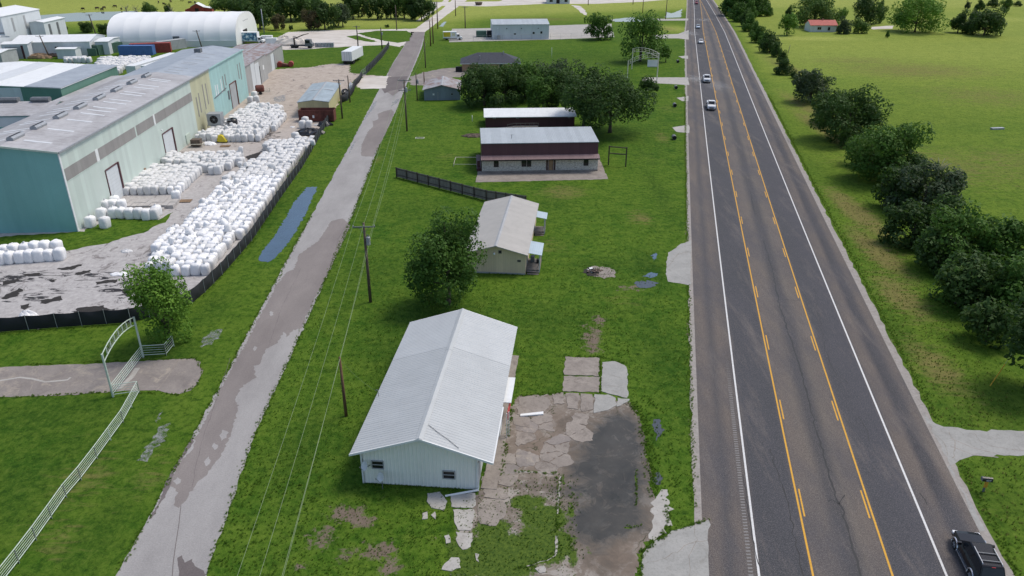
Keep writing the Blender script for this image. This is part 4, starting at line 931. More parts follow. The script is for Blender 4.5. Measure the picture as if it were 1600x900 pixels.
m = MB(); m.box(5.6, 6.0, 3.4, 3.8, 4.1, 5.0); m.build('chimney', M['brick'], e)
e = gable('red_barn', 'distant small red barn with white roofs beyond the pond', (-163, 408), 10, 6.0, 7.0, 3.0, 4.6, 'barn_red', 'roof_white', .2, .2, 'y', 'barn')
m = MB(); m.extrude_y([(6, 0), (10, 0), (10, 2.0), (6, 2.7)], 1, 7); m.extrude_y([(-3, 0), (0, 0), (0, 2.6), (-3, 1.6)], 1, 6.5); m.build('lean_to', M['barn_red'], e)
m = MB(); m.extrude_y([(6, 2.72), (10.3, 2.02), (10.3, 2.12), (6, 2.85)], .8, 7.2); m.build('roof', M['roof_white'], e)
window(e, 'S', 2.0, 0, 2.0, 2.4, 6, 7, 1, 'barn_red', 'door', 'dark')
e = gable('roadside_house', 'pale house cut by the top edge of the photo beside the gravel track', (20.0, 462), 0, 13.0, 12.0, 3.2, 4.8, 'white_wall', 'roof_mar', .4, .4, 'x', 'house')
for u in (1.5, 10.0): window(e, 'S', u, .9, 1.8, 1.4, 13, 12, 2)
window(e, 'S', 5.3, .1, 2.0, 2.3, 13, 12, name='door', glass='dark')

# ---- the plant: frame at the near corner of the big teal hall, y along its length
PF = local((-61.7, 100.9), 3.5)
def pl(u, v): p = PF(-u, v); return (p.x, p.y)            # u to the left, v away
def hall():
    e = thing('teal_factory_hall', 'huge teal and mint metal factory hall with weathered grey roof and ridge vents', 'factory', PF(0, 0), R(3.5))
    H0, HR, WU, LV = 11.5, 12.45, 14.6, 96.5
    # local: x to the right, so the hall runs x -14.6..0
    m = MB(); m.extrude_y([(-WU, 0), (0, 0), (0, H0), (-WU/2, HR), (-WU, H0)], 0, .25); m.build('wall', M['teal'], e)
    m = MB(); m.extrude_y([(-WU, 0), (0, 0), (0, H0), (-WU/2, HR), (-WU, H0)], LV-.25, LV); m.build('wall', M['teal_light'], e)
    MB().box(-WU, -WU+.2, .25, LV-.25, 0, H0).build('wall', M['teal'], e)
    for (a, b, mm) in ((.25, 55.2, 'mint'), (55.2, 68.0, 'pale_yellow'), (68.0, LV-.25, 'teal_light')):
        MB().box(-.2, 0, a, b, 0, H0).build('wall', M[mm], e)
    m = MB(); m.box(-.05, .06, -.06, .3, 0, H0); m.build('corner_trim', M['white'], e)
    for (a, b, mm) in ((.5, 10.2, 'grey_band'), (11.2, 25.4, 'grey_band'), (26.0, 33.8, 'grey_band'), (34.6, 55.0, 'grey_band')):
        MB().box(.0, .03, a, b, 7.3, 9.0).build('light_band', M[mm], e)
    for a in (10.2, 33.8): MB().box(0, .035, a+.05, a+.95 if a < 20 else a+.75, 7.1, 9.1).build('light_band', M['white'], e)
    sill = MB(); sill.box(.0, .05, .5, 55.0, 7.18, 7.28); sill.build('band_sill', M['mint'], e)
    # roof in two halves and two ages
    for a, b, mm in ((-.25, 58.0, 'roof_ind'), (58.0, LV+.25, 'roof_ind_blue')):
        for s in (0, 1):
            x = (-WU-.2, -WU/2) if s else (-WU/2, .2)
            zz = (H0-.02, HR) if s else (HR, H0-.02)
            m = MB(); m.extrude_y([(x[0], zz[0]), (x[1], zz[1]), (x[1], zz[1]+.12), (x[0], zz[0]+.12)], a, b); m.build('roof', M[mm], e)
    g = MB(); g.box(.2, .34, -.25, 67.6, H0-.16, H0+.12); g.build('gutter', M['galv'], e)
    f = MB(); f.extrude_y([(-WU-.2, H0-.12), (-WU/2, HR-.12), (.2, H0-.12), (.2, H0+.12), (-WU/2, HR+.14), (-WU-.2, H0+.12)], -.33, -.25); f.build('gable_trim', M['cream'], e)
    f = MB(); f.box(.2, .3, 67.6, LV+.25, H0-.1, H0+.18); f.build('eave_trim', M['teal_light'], e)
    # translucent roof strips, both slopes
    sl = (HR-H0)/(WU/2)
    for k, v in enumerate([3.2, 8.5, 9.9, 14.5, 16.0, 20.5, 23.0, 25.2, 29.2, 31.4, 36.2, 38.0, 42.4, 44.8, 49.8, 51.2]):
        if k % 2 == 0 or k > 4:
            x0, x1 = -5.9, -2.3; m = MB(); m.extrude_y([(x0, H0-x0*sl+.125), (x1, H0-x1*sl+.125), (x1, H0-x1*sl+.15), (x0, H0-x0*sl+.15)], v, v+.55); m.build('skylight', M['skylight'], e)
        x0, x1 = -12.6, -8.7; m = MB(); zz = lambda x: H0+(WU+x)*sl
        m.extrude_y([(x0, zz(x0)+.125), (x1, zz(x1)+.125), (x1, zz(x1)+.15), (x0, zz(x0)+.15)], v+.4, v+.95); m.build('skylight', M['skylight'], e)
    for v in (59.5, 62, 65, 70, 71.5, 76, 80, 84.5):
        x0, x1 = -6.2, -3.2; m = MB(); m.extrude_y([(x0, H0-x0*sl+.125), (x1, H0-x1*sl+.125), (x1, H0-x1*sl+.15), (x0, H0-x0*sl+.15)], v, v+.35); m.build('skylight', M['trimgrey'], e)
    # ridge ventilators
    for v in (2.6, 9.0, 15.8, 22.6, 29.8, 37.0, 44.2, 51.4):
        m = MB(); prof = [(-WU/2-.45, HR+.1), (-WU/2-.5, HR+.38), (-WU/2-.28, HR+.62), (-WU/2+.28, HR+.62), (-WU/2+.5, HR+.38), (-WU/2+.45, HR+.1)]
        m.extrude_y(prof, v, v+3.1); rv = m.build('ridge_vent', M['galv'], e)
        n = MB(); n.box(-WU/2-.12, -WU/2+.12, v+.05, v+3.05, HR+.622, HR+.66); n.build('vent_slot', M['black'], rv)
    m = MB(); m.box(-WU/2-.7, -WU/2+.7, 85, 86.6, HR, HR+.9); m.build('roof_unit', M['galv_dark'], e)
    # openings on the long side
    def bay(v0, v1, h, jamb='rust', leaf='grey_wall', half=False):
        f = MB(); f.box(0, .10, v0-.22, v0, 0, h+.15); f.box(0, .22, v1, v1+.35, 0, h+.2); f.box(0, .12, v0, v1, h, h+.2)
        fr = f.build('door', M[jamb], e)
        d = MB(); n = 10
        for k in range(n): d.box(.0, .03, v0, v1, h*k/n, h*(k+1)/n-.025)
        d.build('door_leaf', M['trimgrey'] if leaf == 'g' else M[leaf], fr)
        return fr
    bay(12.0, 16.3, 5.3, 'maroon', 'white_wall'); bay(36.4, 41.2, 4.9, 'maroon', 'white_wall'); bay(81.3, 86.3, 5.6, 'rust', 'grey_bin')
    for (v, z0, z1) in ((57.2, 3.5, 7.5), (59.0, 4, 8), (62.2, 4, 9.2), (64.3, 4.6, 9), (70.5, 5, 7.5), (72.0, 5, 7.4), (75.0, 5, 8), (76.9, 5, 8.4), (78.8, 6, 8.5), (90, 5.5, 9), (92, 5, 9)):
        MB().box(0, .04, v, v+.55, z0, z1).build('wall_strip', M['grey_band'] if v < 69 or v > 76 else M['white'], e)
    m = MB(); m.bar((.1, 69, 5.0), (.1, 78.3, 5.5), .14); m.build('pipe_run', M['galv_dark'], e)
    m = MB(); m.box(.0, .12, 79.2, 80.2, 2.6, 4.6); m.build('wall_box', M['galv_dark'], e)
    m = MB(); m.tube([(0, 35.0, 6.1), (.5, 35.0, 6.2)], .04, 5); m.sphere((.6, 35.0, 6.05), .2); m.build('wall_lamp', M['white'], e)
    m = MB(); m.box(0, .15, 47.5, 50.0, .3, 2.0); m.build('meter_box', M['cream'], e)
    m = MB(); m.box(0, .2, 25.6, 26.1, .2, 1.7); m.build('sign_board', M['wood_pallet'], e)
hall()
def boxb(name, label, u0, u1, v0, v1, eave, ridge, wall, roof, along='y', walls=None, cat='factory building', roof2=None, ox=.2):
    A = pl(u1, v0); return gable(name, label, A, 3.5, u1-u0, v1-v0, eave, ridge, wall, roof, ox, .2, along, cat, None, roof2, walls)
w = boxb('factory_wing', 'grey-roofed wing joined to the left side of the teal hall with two roof vents', 14.8, 60, 27, 38, 10.7, 11.9, 'teal', 'roof_ind', 'x', {'S': 'teal'})
m = MB(); m.box(0, 45.2, -.05, -.002, 8.9, 10.5); m.build('light_band', M['skylight'], w)
for u in (17.8, 23.0, 28.4):
    x = 45.2-(u-14.8)-1.4; m = MB(); m.extrude_x([(5.0, 12.0), (4.85, 12.4), (5.1, 12.7), (5.9, 12.7), (6.15, 12.4), (6.0, 12.0)], x, x+3); m.build('ridge_vent', M['galv_dark'], w)
w = boxb('low_linking_roof', 'low weathered roof with pale skylights between the teal hall and green-walled building', 14.8, 27.6, 38.3, 84, 7.4, 7.7, 'grey_wall', 'roof_ind', 'y')
for v in (2, 6, 10.5, 16, 21, 27, 33, 38):
    m = MB(); m.box(5, 8.6, v, v+.6, 7.78, 7.86); m.build('skylight', M['skylight'], w)
w = boxb('green_walled_building', 'green-walled building with large white roof left of the factory hall', 28.2, 72, 60.6, 89, 9.0, 10.2, 'green_wall', 'roof_white', 'y', {'S': 'green_wall', 'E': 'green_wall'})
WD = 72-28.2
m = MB(); m.extrude_y([(WD-7.0, 9.0+7.0*.055+.14), (WD+.22, 9.13), (WD+.22, 9.2), (WD-7.0, 9.0+7.0*.055+.21)], -.25, 28.6); m.build('roof_strip', M['roof_ind_blue'], w)
m = MB(); m.box(0, WD-8, -.06, 0, 6.6, 9.3); m.build('wall_panel', M['white_wall'], w)
m = MB(); m.box(WD-16, WD-12, -.08, -.0, 3.6, 6.3); m.build('door', M['white_wall'], w)
m = MB(); m.extrude_y([(WD-18, 9.0+18*.055+.14), (WD-14, 9.0+14*.055+.14), (WD-14, 9.0+14*.055+.19), (WD-18, 9.0+18*.055+.19)], -.2, 28.5); m.build('roof_seam', M['skylight'], w)
w = boxb('grey_annex', 'light grey metal annex with rust-streaked roof behind the bright teal end', .8, 15, 97.2, 122, 6.9, 7.5, 'grey_wall', 'roof_rust', 'y')
m = MB(); m.box(14.2, 14.25, 11.5, 16.0, 0, 6.0); m.build('door', M['white_wall'], w); m = MB(); m.box(14.2, 14.32, 16.0, 16.5, 0, 4.8); m.build('door_jamb', M['black'], w); m = MB(); m.box(14.2, 14.24, 7.5, 11.2, 0, 6.8); m.build('wall_panel', M['white_wall'], w); m = MB(); m.box(14.2, 14.26, 20, 21.3, 3.2, 4.4); m.build('wall_board', M['white'], w)
w = boxb('far_grey_shed', 'farther grey metal shed with flat rusty roof beyond the annex', 2.6, 16, 124, 152, 5.4, 5.8, 'grey_wall', 'roof_rust', 'y')
m = MB(); m.box(13.4, 13.45, 11.0, 15.0, 0, 4.7); m.build('door', M['white_wall'], w); m = MB(); m.box(13.4, 13.5, 15, 15.5, 0, 4.7); m.build('door_jamb', M['galv_dark'], w)
# open timber pen between the annexes and the dome
w = boxb('timber_bay', 'open bay with pale timber panels behind the factory roof', 20, 33, 133, 138, 3.2, 3.3, 'wood_pallet', 'roof_rust', 'x')
# long white container roof along the hall
def container(name, label, p0, p1, wid, hgt, mat, group='shipping containers by the white dome', z0=0.0, side=1):
    a = Vector(p0); b = Vector(p1); d = b-a; L = d.length; ang = math.atan2(d.y, d.x)
    e = thing(name, label, 'container', (a.x, a.y, z0), ang, group)
    m = MB(); n = max(4, int(L/.6)); q = L/n; y1 = wid
    m.box(0.03, L-.03, .05, y1-.05, .12, hgt-.04)
    for k in range(n): m.box(k*q+.08, k*q+q*.55, .012, .05, .2, hgt-.12); m.box(k*q+.08, k*q+q*.55, y1-.05, y1-.012, .2, hgt-.12)
    m.build('body', M[mat], e)
    f = MB()
    for x in (0, L-.14):
        for y in (0, y1-.14): f.box(x, x+.14, y, y+.14, 0, hgt)
    for z in (0.0, hgt-.12):
        for y in (0, y1-.12): f.box(.14, L-.14, y, y+.12, z, z+.12)
    f.build('frame', M[mat], e)
    dd = MB(); dd.box(-.02, .02, .16, y1/2-.02, .15, hgt-.14); dd.box(-.02, .02, y1/2+.02, y1-.16, .15, hgt-.14); dd.build('door', M[mat], e)
    return e
container('shipping_container', 'blue shipping container nearest in the row before the dome', (-133.2, 266.3), (-122.0, 267.0), 2.9, 3.1, 'blue')
container('shipping_container', 'long red shipping container behind the blue one', (-131.0, 269.9), (-118.5, 273.5), 2.9, 3.2, 'red')
container('shipping_container', 'light grey shipping container at the right end of the row', (-123.0, 275.6), (-117.3, 284.5), -0.01+2.8, 3.2, 'grey_bin')
container('shipping_container', 'dark green container angled left of the blue container', (-140.0, 266.2), (-136.0, 275.8), 2.9, 3.3, 'green_bin')
container('waste_container', 'small dark green waste bin in front of the angled green container', (-143.2, 265.2), (-140.4, 265.4), 2.3, 2.4, 'green_bin', None)
container('shipping_container', 'long white container roof beside the rows of bulk bags', (-109.2, 226), (-106.9, 252), 2.9, 3.0, 'white')
container('shipping_container', 'second long white container tucked beside the factory roof', (-104.8, 226), (-102.6, 250), 2.9, 3.0, 'white')

# ---- fabric dome
def dome():
    x0, x1 = -145.5, -100.3; yb, yd, Hh = 284.5, 33.0, 10.4; ang = R(4.0)
    e = thing('fabric_dome', 'huge white fabric arch warehouse with rounded roof', 'warehouse', (x0, yb, 0), ang)
    L = (x1-x0)/math.cos(ang); n = 20
    def prof(t): 
        a = math.pi*t; return (yd/2-yd/2*math.copysign(abs(math.cos(a))**.78, math.cos(a)), Hh*math.sin(a)**.72)
    P = [prof(i/n) for i in range(n+1)]
    nb = 8
    for k in range(nb):
        a, b = L*k/nb, L*(k+1)/nb; vs = []; cols = 5
        for j in range(cols+1):
            x = a+(b-a)*j/cols; sag = .16*math.sin(math.pi*j/cols)
            for (y, z) in P:
                cy = y-yd/2; s = 1-sag/(yd/2); vs.append((x, yd/2+cy*s, z*s))
        q = len(P); fs = [(j*q+i, (j+1)*q+i, (j+1)*q+i+1, j*q+i+1) for j in range(cols) for i in range(n)]
        m = MB(); m.add(vs, fs); m.build('fabric_panel', M['fabric'], e, smooth=True)
    for x in (0, L):
        m = MB(); vs = [(x+(.02 if x else -.02), y, z) for y, z in P]; m.add(vs, [tuple(range(len(vs))) if x else tuple(range(len(vs)-1, -1, -1))]); m.build('end_wall', M['fabric'], e)
    m = MB(); m.box(0, L, .0, .25, 0, 2.2); m.build('base_wall', M['fabric_low'], e)
    m = MB(); m.box(L+.02, L+.12, 11, 17, 0, 4.5); m.build('end_door', M['dark'], e)
    m = MB(); m.box(22*1.05, 24.2*1.05, -.12, 0, 2.0, 3.8); m.build('wall_vent', M['galv_dark'], e)
    m = MB()
    for t in (13, 15, 17, 19): m.box(L+.03, L+.06, t, t+1.0, 7.4, 7.7)
    m.build('end_mark', M['trimgrey'], e)
dome()
# ---- white plant buildings at the left edge
def wb(name, label, A, deg, W, L, ev, rg, **k):
    return gable(name, label, A, deg, W, L, ev, rg, 'white_wall', 'roof_white', .25, .25, cat='building', **k)
e = wb('white_workshop', 'broad white workshop with low gable roof between the silo block and the dome', (-166.5, 262.5), 8, 24.5, 15.5, 4.6, 6.0, along='x')
window(e, 'S', 13.3, 2.2, 1.1, 1.0, 24.5, 15.5); window(e, 'E', 5, .2, 1, 2.1, 24.5, 15.5, name='door', glass='white')
e = wb('lower_white_annex', 'lower white annex at the right end of the white workshop', (-141.5, 268), 8, 4.2, 12, 4.2, 4.6, along='x')
e = wb('white_loading_canopy', 'white loading building with dark open bay behind the leaning pole', (-167.5, 258.6), 8, 8.0, 7.0, 4.6, 5.0, along='x')
m = MB(); m.box(1, 5.8, -.05, 0, .2, 3.9); m.build('open_bay', M['trimgrey'], e); m = MB(); m.box(5.9, 6.6, -.06, .0, 0, 4.2); m.build('dark_jamb', M['maroon'], e)
e = wb('tall_white_block', 'tallest white building with vertical side slots at the left edge', (-189, 270), 3.5, 16.0, 26.0, 12.0, 13.4, along='y')
for k in (6, 14): MB().box(16.0, 16.06, k, k+1.2, 6.5, 11.0).build('wall_slot', M['trimgrey'], e)
for k in (2.0, 9.5): MB().box(k, k+1.6, -.06, 0, 7.6, 12).build('wall_slot', M['skylight'], e)
MB().box(3, 15.9, -.15, 0, 6.6, 6.9).build('wall_rail', M['galv_dark'], e)
e = wb('mid_white_block', 'white block with small windows in front of the tallest white building', (-192, 258), 3.5, 22.0, 10.0, 6.0, 6.6, along='x')
for u in (14, 19.6): window(e, 'S', u, 4.2, 1.0, 1.1, 22, 10)
e = wb('slatted_white_tower', 'narrow white block with dark slots right of the tallest building', (-173, 286), 3.5, 5, 16, 8.5, 8.9, along='y')
for k in (3, 9): MB().box(5.0, 5.06, k, k+1.5, 2, 7.6).build('wall_slot', M['galv_dark'], e)
e = gable('pale_blue_shed', 'low pale blue-white shed with flat roof at the left edge', (-176, 245.5), 3.5, 15.5, 9.5, 3.6, 4.0, 'grey_bin', 'roof_white', .2, .2, 'x', 'shed')
e = wb('small_white_hut', 'small white hut standing alone on the grass strip', (-150.2, 259.2), 5, 6.0, 4.2, 3.0, 3.3, along='x')

# ---- yellow yard shed
e = gable('yellow_yard_shed', 'pale yellow shed with blue-grey roof by the black fence', (-48.6, 173.3), 4.8, 6.9, 22.5, 3.3, 3.75, 'wall_yb', 'roof_yb', .15, .15, 'y', 'shed')
m = MB(); m.extrude_y([(1.0, 3.66), (3.1, 3.86), (3.1, 3.9), (1.0, 3.70)], 12.2, 12.6); m.extrude_y([(4.2, 3.80), (6.4, 3.64), (6.4, 3.68), (4.2, 3.84)], 12.8, 13.3); m.build('skylight', M['skylight'], e)
# ------------------------------------------------------------------ trees
_crown = {}
def crown_mesh(seed, Rx, Rz, leaf, mat, lumps=34, sparse=1.0, lo=-.75, cap=14000, name='crown', full=2.2):
    "crown of many small leaf faces gathered in clumps; centre at the origin"
    rs = np.random.RandomState(seed)
    d = rs.normal(size=(lumps, 3)); d /= (np.abs(d)**full).sum(axis=1)[:, None]**(1/full); d[:, 2] = np.where(d[:, 2] < lo, -d[:, 2]*.5, d[:, 2])
    rad = rs.uniform(.42, .80, lumps); C = d*rad[:, None]*np.array([Rx, Rx, Rz]); C[:, 0] *= rs.uniform(.85, 1.12); 
    r = rs.uniform(.20, .36, lumps)*(Rx*Rx*Rz)**(1/3.)
    C = np.vstack([C, [[0, 0, 0]]]); r = np.append(r, .45*min(Rx, Rz))
    area = 4*math.pi*((2*(Rx*Rz)**1.6+(Rx*Rx)**1.6)/3)**(1/1.6)
    n = int(min(cap, 2.7*sparse*area/(leaf*leaf*.62)))
    w = r**2; w[-1] *= .4; k = rs.choice(len(r), n, p=w/w.sum())
    u = rs.normal(size=(n, 3)); u /= np.linalg.norm(u, axis=1)[:, None]
    rr = r[k]*rs.uniform(.55, 1.08, n)**.6
    P = C[k]+u*rr[:, None]*np.array([1, 1, .82])
    P += rs.normal(size=(n, 3))*.10*leaf
    q = np.percentile(np.hypot(P[:, 0], P[:, 1]), 97.5); P[:, :2] *= Rx/q; C[:, :2] *= Rx/q; zq = np.percentile(P[:, 2], (1.5, 98.5)); kz = 2*Rz/(zq[1]-zq[0]); P[:, 2] = (P[:, 2]-zq[0])*kz-Rz; C[:, 2] = (C[:, 2]-zq[0])*kz-Rz
    N = u+rs.normal(size=(n, 3))*.55+np.array([0, 0, .35]); N /= np.linalg.norm(N, axis=1)[:, None]
    a = np.cross(N, rs.normal(size=(n, 3))); a /= np.linalg.norm(a, axis=1)[:, None]; b = np.cross(N, a)
    s = (leaf*rs.uniform(.45, 1.35, n)*.6)[:, None]
    V = np.stack([P-a*s, P-b*s*.62+a*s*.1, P+a*s+N*s*.25, P+b*s*.62-a*s*.1], 1).reshape(-1, 3)
    Q = np.arange(n*4).reshape(-1, 4)
    return npmesh(name, V, Q, mat), C, r
def trunk_mb(H, C, zc, r0, seed, forks=1, n=7):
    rr = random.Random(seed); m = MB(); zf = max(.6, zc*.45)
    for f in range(forks):
        ox, oy = (rr.uniform(-.4, .4), rr.uniform(-.4, .4)) if forks > 1 else (0, 0)
        m.tube([(ox*.4, oy*.4, -.15), (ox*.6, oy*.6, .25*zf), (ox, oy, zf), (ox*1.5, oy*1.5, zc*1.1)], [r0*1.5/forks**.4, r0*1.05/forks**.4, r0*.8/forks**.4, r0*.3], n)
        for c in rr.sample(range(len(C)-1), min(len(C)-1, 8//forks+1)):
            t = Vector((C[c][0], C[c][1], C[c][2]+zc)); s = Vector((ox, oy, zf)); md = s.lerp(t, .5)+Vector((0, 0, -.08*(t-s).length))
            m.tube([s, md, t], [r0*.55, r0*.33, r0*.1], 5, False)
    return m
def tree(label, bx, by, ty, wpx, leafmat='leaf_mid', leaf=None, low=.18, forks=1, cat='tree', name='tree', share=None, sparse=1.0, group=None, hk=.93, trunk=True, bark='bark', lumps=34, depthk=1.0, cap=14000, off=0):
    p = G(bx, by); H = ztop(p.x, p.y, ty)*hk; H = max(H, .8); k = mpp((p.x, p.y, H*.5)); Rx = wpx*k/2*.93
    p.x += off
    
    if low < .06: p.y += Rx*.7; H = ztop(p.x, p.y, ty)*.93; H = max(H, .8)
    lf = leaf or max(.26, min(.85, 2.6*k)); z0 = H*low; Rz = (H-z0)/2; zc = z0+Rz
    e = thing(name, label, cat, (p.x, p.y, 0), 0, group)
    seed = int(bx*7+by*13) % 9973
    if share:
        key = (share, leafmat)
        if key not in _crown:
            me, C, r = crown_mesh(len(_crown)*31+5, 3.0, 2.6, .36, M[leafmat], 26, 1.15, cap=5200); _crown[key] = (me, C)
        me, C = _crown[key]; o = put('crown', me, e, loc=(0, 0, zc), rot=(0, 0, rnd.uniform(0, 6))); o.scale = (Rx/3.0, Rx/3.0*depthk, Rz/2.6)
        C = [(c[0]*Rx/3, c[1]*Rx/3, c[2]*Rz/2.6) for c in C]
    else:
        me, C, r = crown_mesh(seed, Rx, Rz, lf, M[leafmat], lumps, sparse, -.75 if low > .06 else -.95, cap, full=2.2 if low > .06 else 3.0); put('crown', me, e, loc=(0, 0, zc))
    if trunk: trunk_mb(H, C, zc, max(.09, H*.028), seed, forks, 7 if not share else 5).build('trunk', M[bark], e, smooth=True)
    return e

tree('bright green multi-stemmed tree overhanging the white arched ranch gate', 280, 538, 414, 104, 'leaf_bright', low=.10, forks=3, lumps=42, hk=.97, leaf=.25, cap=16000, off=-.9)
tree('round mid-green tree standing between the near white building and the tan house', 701, 476, 337, 132, 'leaf_mid', low=.10, forks=2, lumps=46, hk=.97, leaf=.28, cap=17000)
tree('widest dark oak with a forked trunk to the right of the white-roofed long shed', 953, 207, 112, 168, 'leaf_dark', low=.24, lumps=44, hk=.96, leaf=.42, cap=14000)
tree('dark oak with visible leaning trunk directly at the right end of the long shed', 912, 199, 104, 72, 'leaf_dark', low=.22, lumps=28, leaf=.42, cap=8000)
tree('small very dark cedar at the right edge of the widest oak', 1014, 152, 118, 34, 'leaf_dark', low=.02, leaf=.4, trunk=False, cap=5000)
tree('dark bushy tree nearest the grey-blue shed', 757, 165, 100, 100, 'leaf_dark', low=.08, leaf=.42, lumps=30, cap=10000)
tree('dark broad tree crown between the grey-blue shed trees and the grey-green tree', 790, 160, 100, 92, 'leaf_dark', low=.08, leaf=.42, lumps=34, cap=10000)
tree('dark crown reaching over the white shed roof from behind', 888, 176, 106, 84, 'leaf_dark', low=.12, leaf=.42, lumps=34, cap=9000)
tree('tree with olive foliage at the middle of the clump behind the long shed', 820, 155, 95, 90, 'leaf_mid', low=.12, leaf=.42, cap=8000)
tree('grey-green tree rising at the back of the clump behind the long shed', 868, 150, 92, 104, 'leaf_grey', low=.12, leaf=.42, cap=9000)
tree('yellow-green tree in front of the grey-green one above the long shed', 850, 178, 116, 62, 'leaf_mid', low=.12, leaf=.42, cap=6000)
tree('round mid-green tree left of the biggest roadside tree beside the concrete lot', 936, 64, 19, 48, 'leaf_mid', low=.05, leaf=.62, forks=2, cap=5000)
tree('biggest loose-crowned tree behind the pair of arched gates', 1000, 96, 17, 84, 'leaf_mid', low=.10, leaf=.62, forks=3, lumps=44, sparse=.62, cap=9000)
tree('slim sapling with a pale trunk right of the arched gates', 1040, 97, 70, 16, 'leaf_mid', low=.3, leaf=.5, cap=1500)
HG = 'trees and shrubs of the hedge row along the right verge'
for lab, bx, by, ty, w, mt, lw in (
    ('rounded isolated grey-green shrub of the hedge row, above the long tree run', 1274, 162, 107, 58, 'leaf_grey', .0),
    ('first large dark tree of the hedge row below the isolated shrub', 1335, 228, 137, 108, 'leaf_dark', .02),
    ('bright-topped hedge tree just below the first large dark one', 1398, 292, 190, 108, 'leaf_mid', .0),
    ('hedge tree with bare grey twigs on its top and a leaning right bough', 1456, 345, 255, 106, 'leaf_grey', .0),
    ('dark low hedge tree bulging toward the road at mid hedge', 1438, 392, 318, 84, 'leaf_dark', .0),
    ('pale-topped broad hedge tree at the right frame edge below the leaning bough', 1512, 430, 325, 110, 'leaf_mid', .0),
    ('hedge tree touching the right frame edge with light green crown', 1580, 430, 335, 90, 'leaf_mid', .0),
    ('deep green hedge tree over the yellow guy marker', 1530, 492, 398, 100, 'leaf_dark', .0),
    ('bright green hedge tree crown at the frame edge above the yellow guy marker', 1596, 510, 398, 104, 'leaf_mid', .0),
    ('lowest dark hedge tree with a visible trunk at the right frame edge', 1607, 604, 460, 120, 'leaf_dark', .22),
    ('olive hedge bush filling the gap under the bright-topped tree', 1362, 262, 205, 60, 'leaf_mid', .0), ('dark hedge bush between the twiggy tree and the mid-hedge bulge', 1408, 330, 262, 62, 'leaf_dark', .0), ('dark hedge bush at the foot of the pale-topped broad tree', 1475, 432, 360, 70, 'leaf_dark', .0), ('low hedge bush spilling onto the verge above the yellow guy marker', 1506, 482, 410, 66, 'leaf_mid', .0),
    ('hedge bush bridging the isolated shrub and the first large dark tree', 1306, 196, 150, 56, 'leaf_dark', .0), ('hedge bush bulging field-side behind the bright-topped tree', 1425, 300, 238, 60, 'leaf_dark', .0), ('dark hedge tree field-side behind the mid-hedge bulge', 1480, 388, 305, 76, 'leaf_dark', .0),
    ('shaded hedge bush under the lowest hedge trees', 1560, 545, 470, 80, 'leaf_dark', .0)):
    near = by > 280
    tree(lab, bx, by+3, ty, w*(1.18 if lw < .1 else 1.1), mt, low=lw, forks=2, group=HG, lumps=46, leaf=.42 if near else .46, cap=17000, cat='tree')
for lab, bx, by, ty, w, mt in (
    ('upright dark shrub of the hedge row beside the short leaning post', 1228, 116, 94, 24, 'leaf_dark'), ('small pointed shrub just above the upright dark shrub', 1224, 98, 80, 15, 'leaf_dark'), ('tiny low bush at the foot of the upright dark shrub', 1241, 121, 111, 10, 'leaf_dark'),
    ('dark shrub pair standing tallest on the upper hedge row', 1206, 82, 50, 28, 'leaf_dark'), ('upper hedge shrub above the dark pair', 1188, 66, 42, 22, 'leaf_mid'), ('light green upper hedge shrub by the green road sign', 1172, 48, 22, 22, 'leaf_mid'),
    ('hedge shrub just left of the green road sign', 1158, 33, 5, 26, 'leaf_mid'), ('broad leafy tree at the top of the hedge row near the highway', 1150, 24, -16, 36, 'leaf_mid'), ('tall tree filling the top edge of the hedge row', 1180, 25, -22, 40, 'leaf_mid'), ('small bush at the frame top right of the hedge row', 1202, 24, 10, 12, 'leaf_mid')):
    tree(lab, bx, by+2, ty-2, w*1.35, mt, low=.03, group=HG, share='s', cat='shrub', name='shrub', forks=1)
for bx, by, ty, w in ((1196, 74, 50, 22), (1180, 58, 34, 22), (1165, 42, 14, 24), (1150, 30, 8, 24), (1215, 90, 66, 20), (1143, 14, -10, 26), (1164, 20, -20, 34), (1195, 22, -8, 26), (1172, 30, 0, 28)):
    tree('dark bush merged into the tight upper hedge row beside the highway', bx, by, ty, w, 'leaf_dark' if bx % 2 else 'leaf_mid', low=.03, group='bushes merged into the upper hedge row', share='s', cat='shrub', name='shrub', forks=1)
FT = 'pasture trees around the white farmhouse'
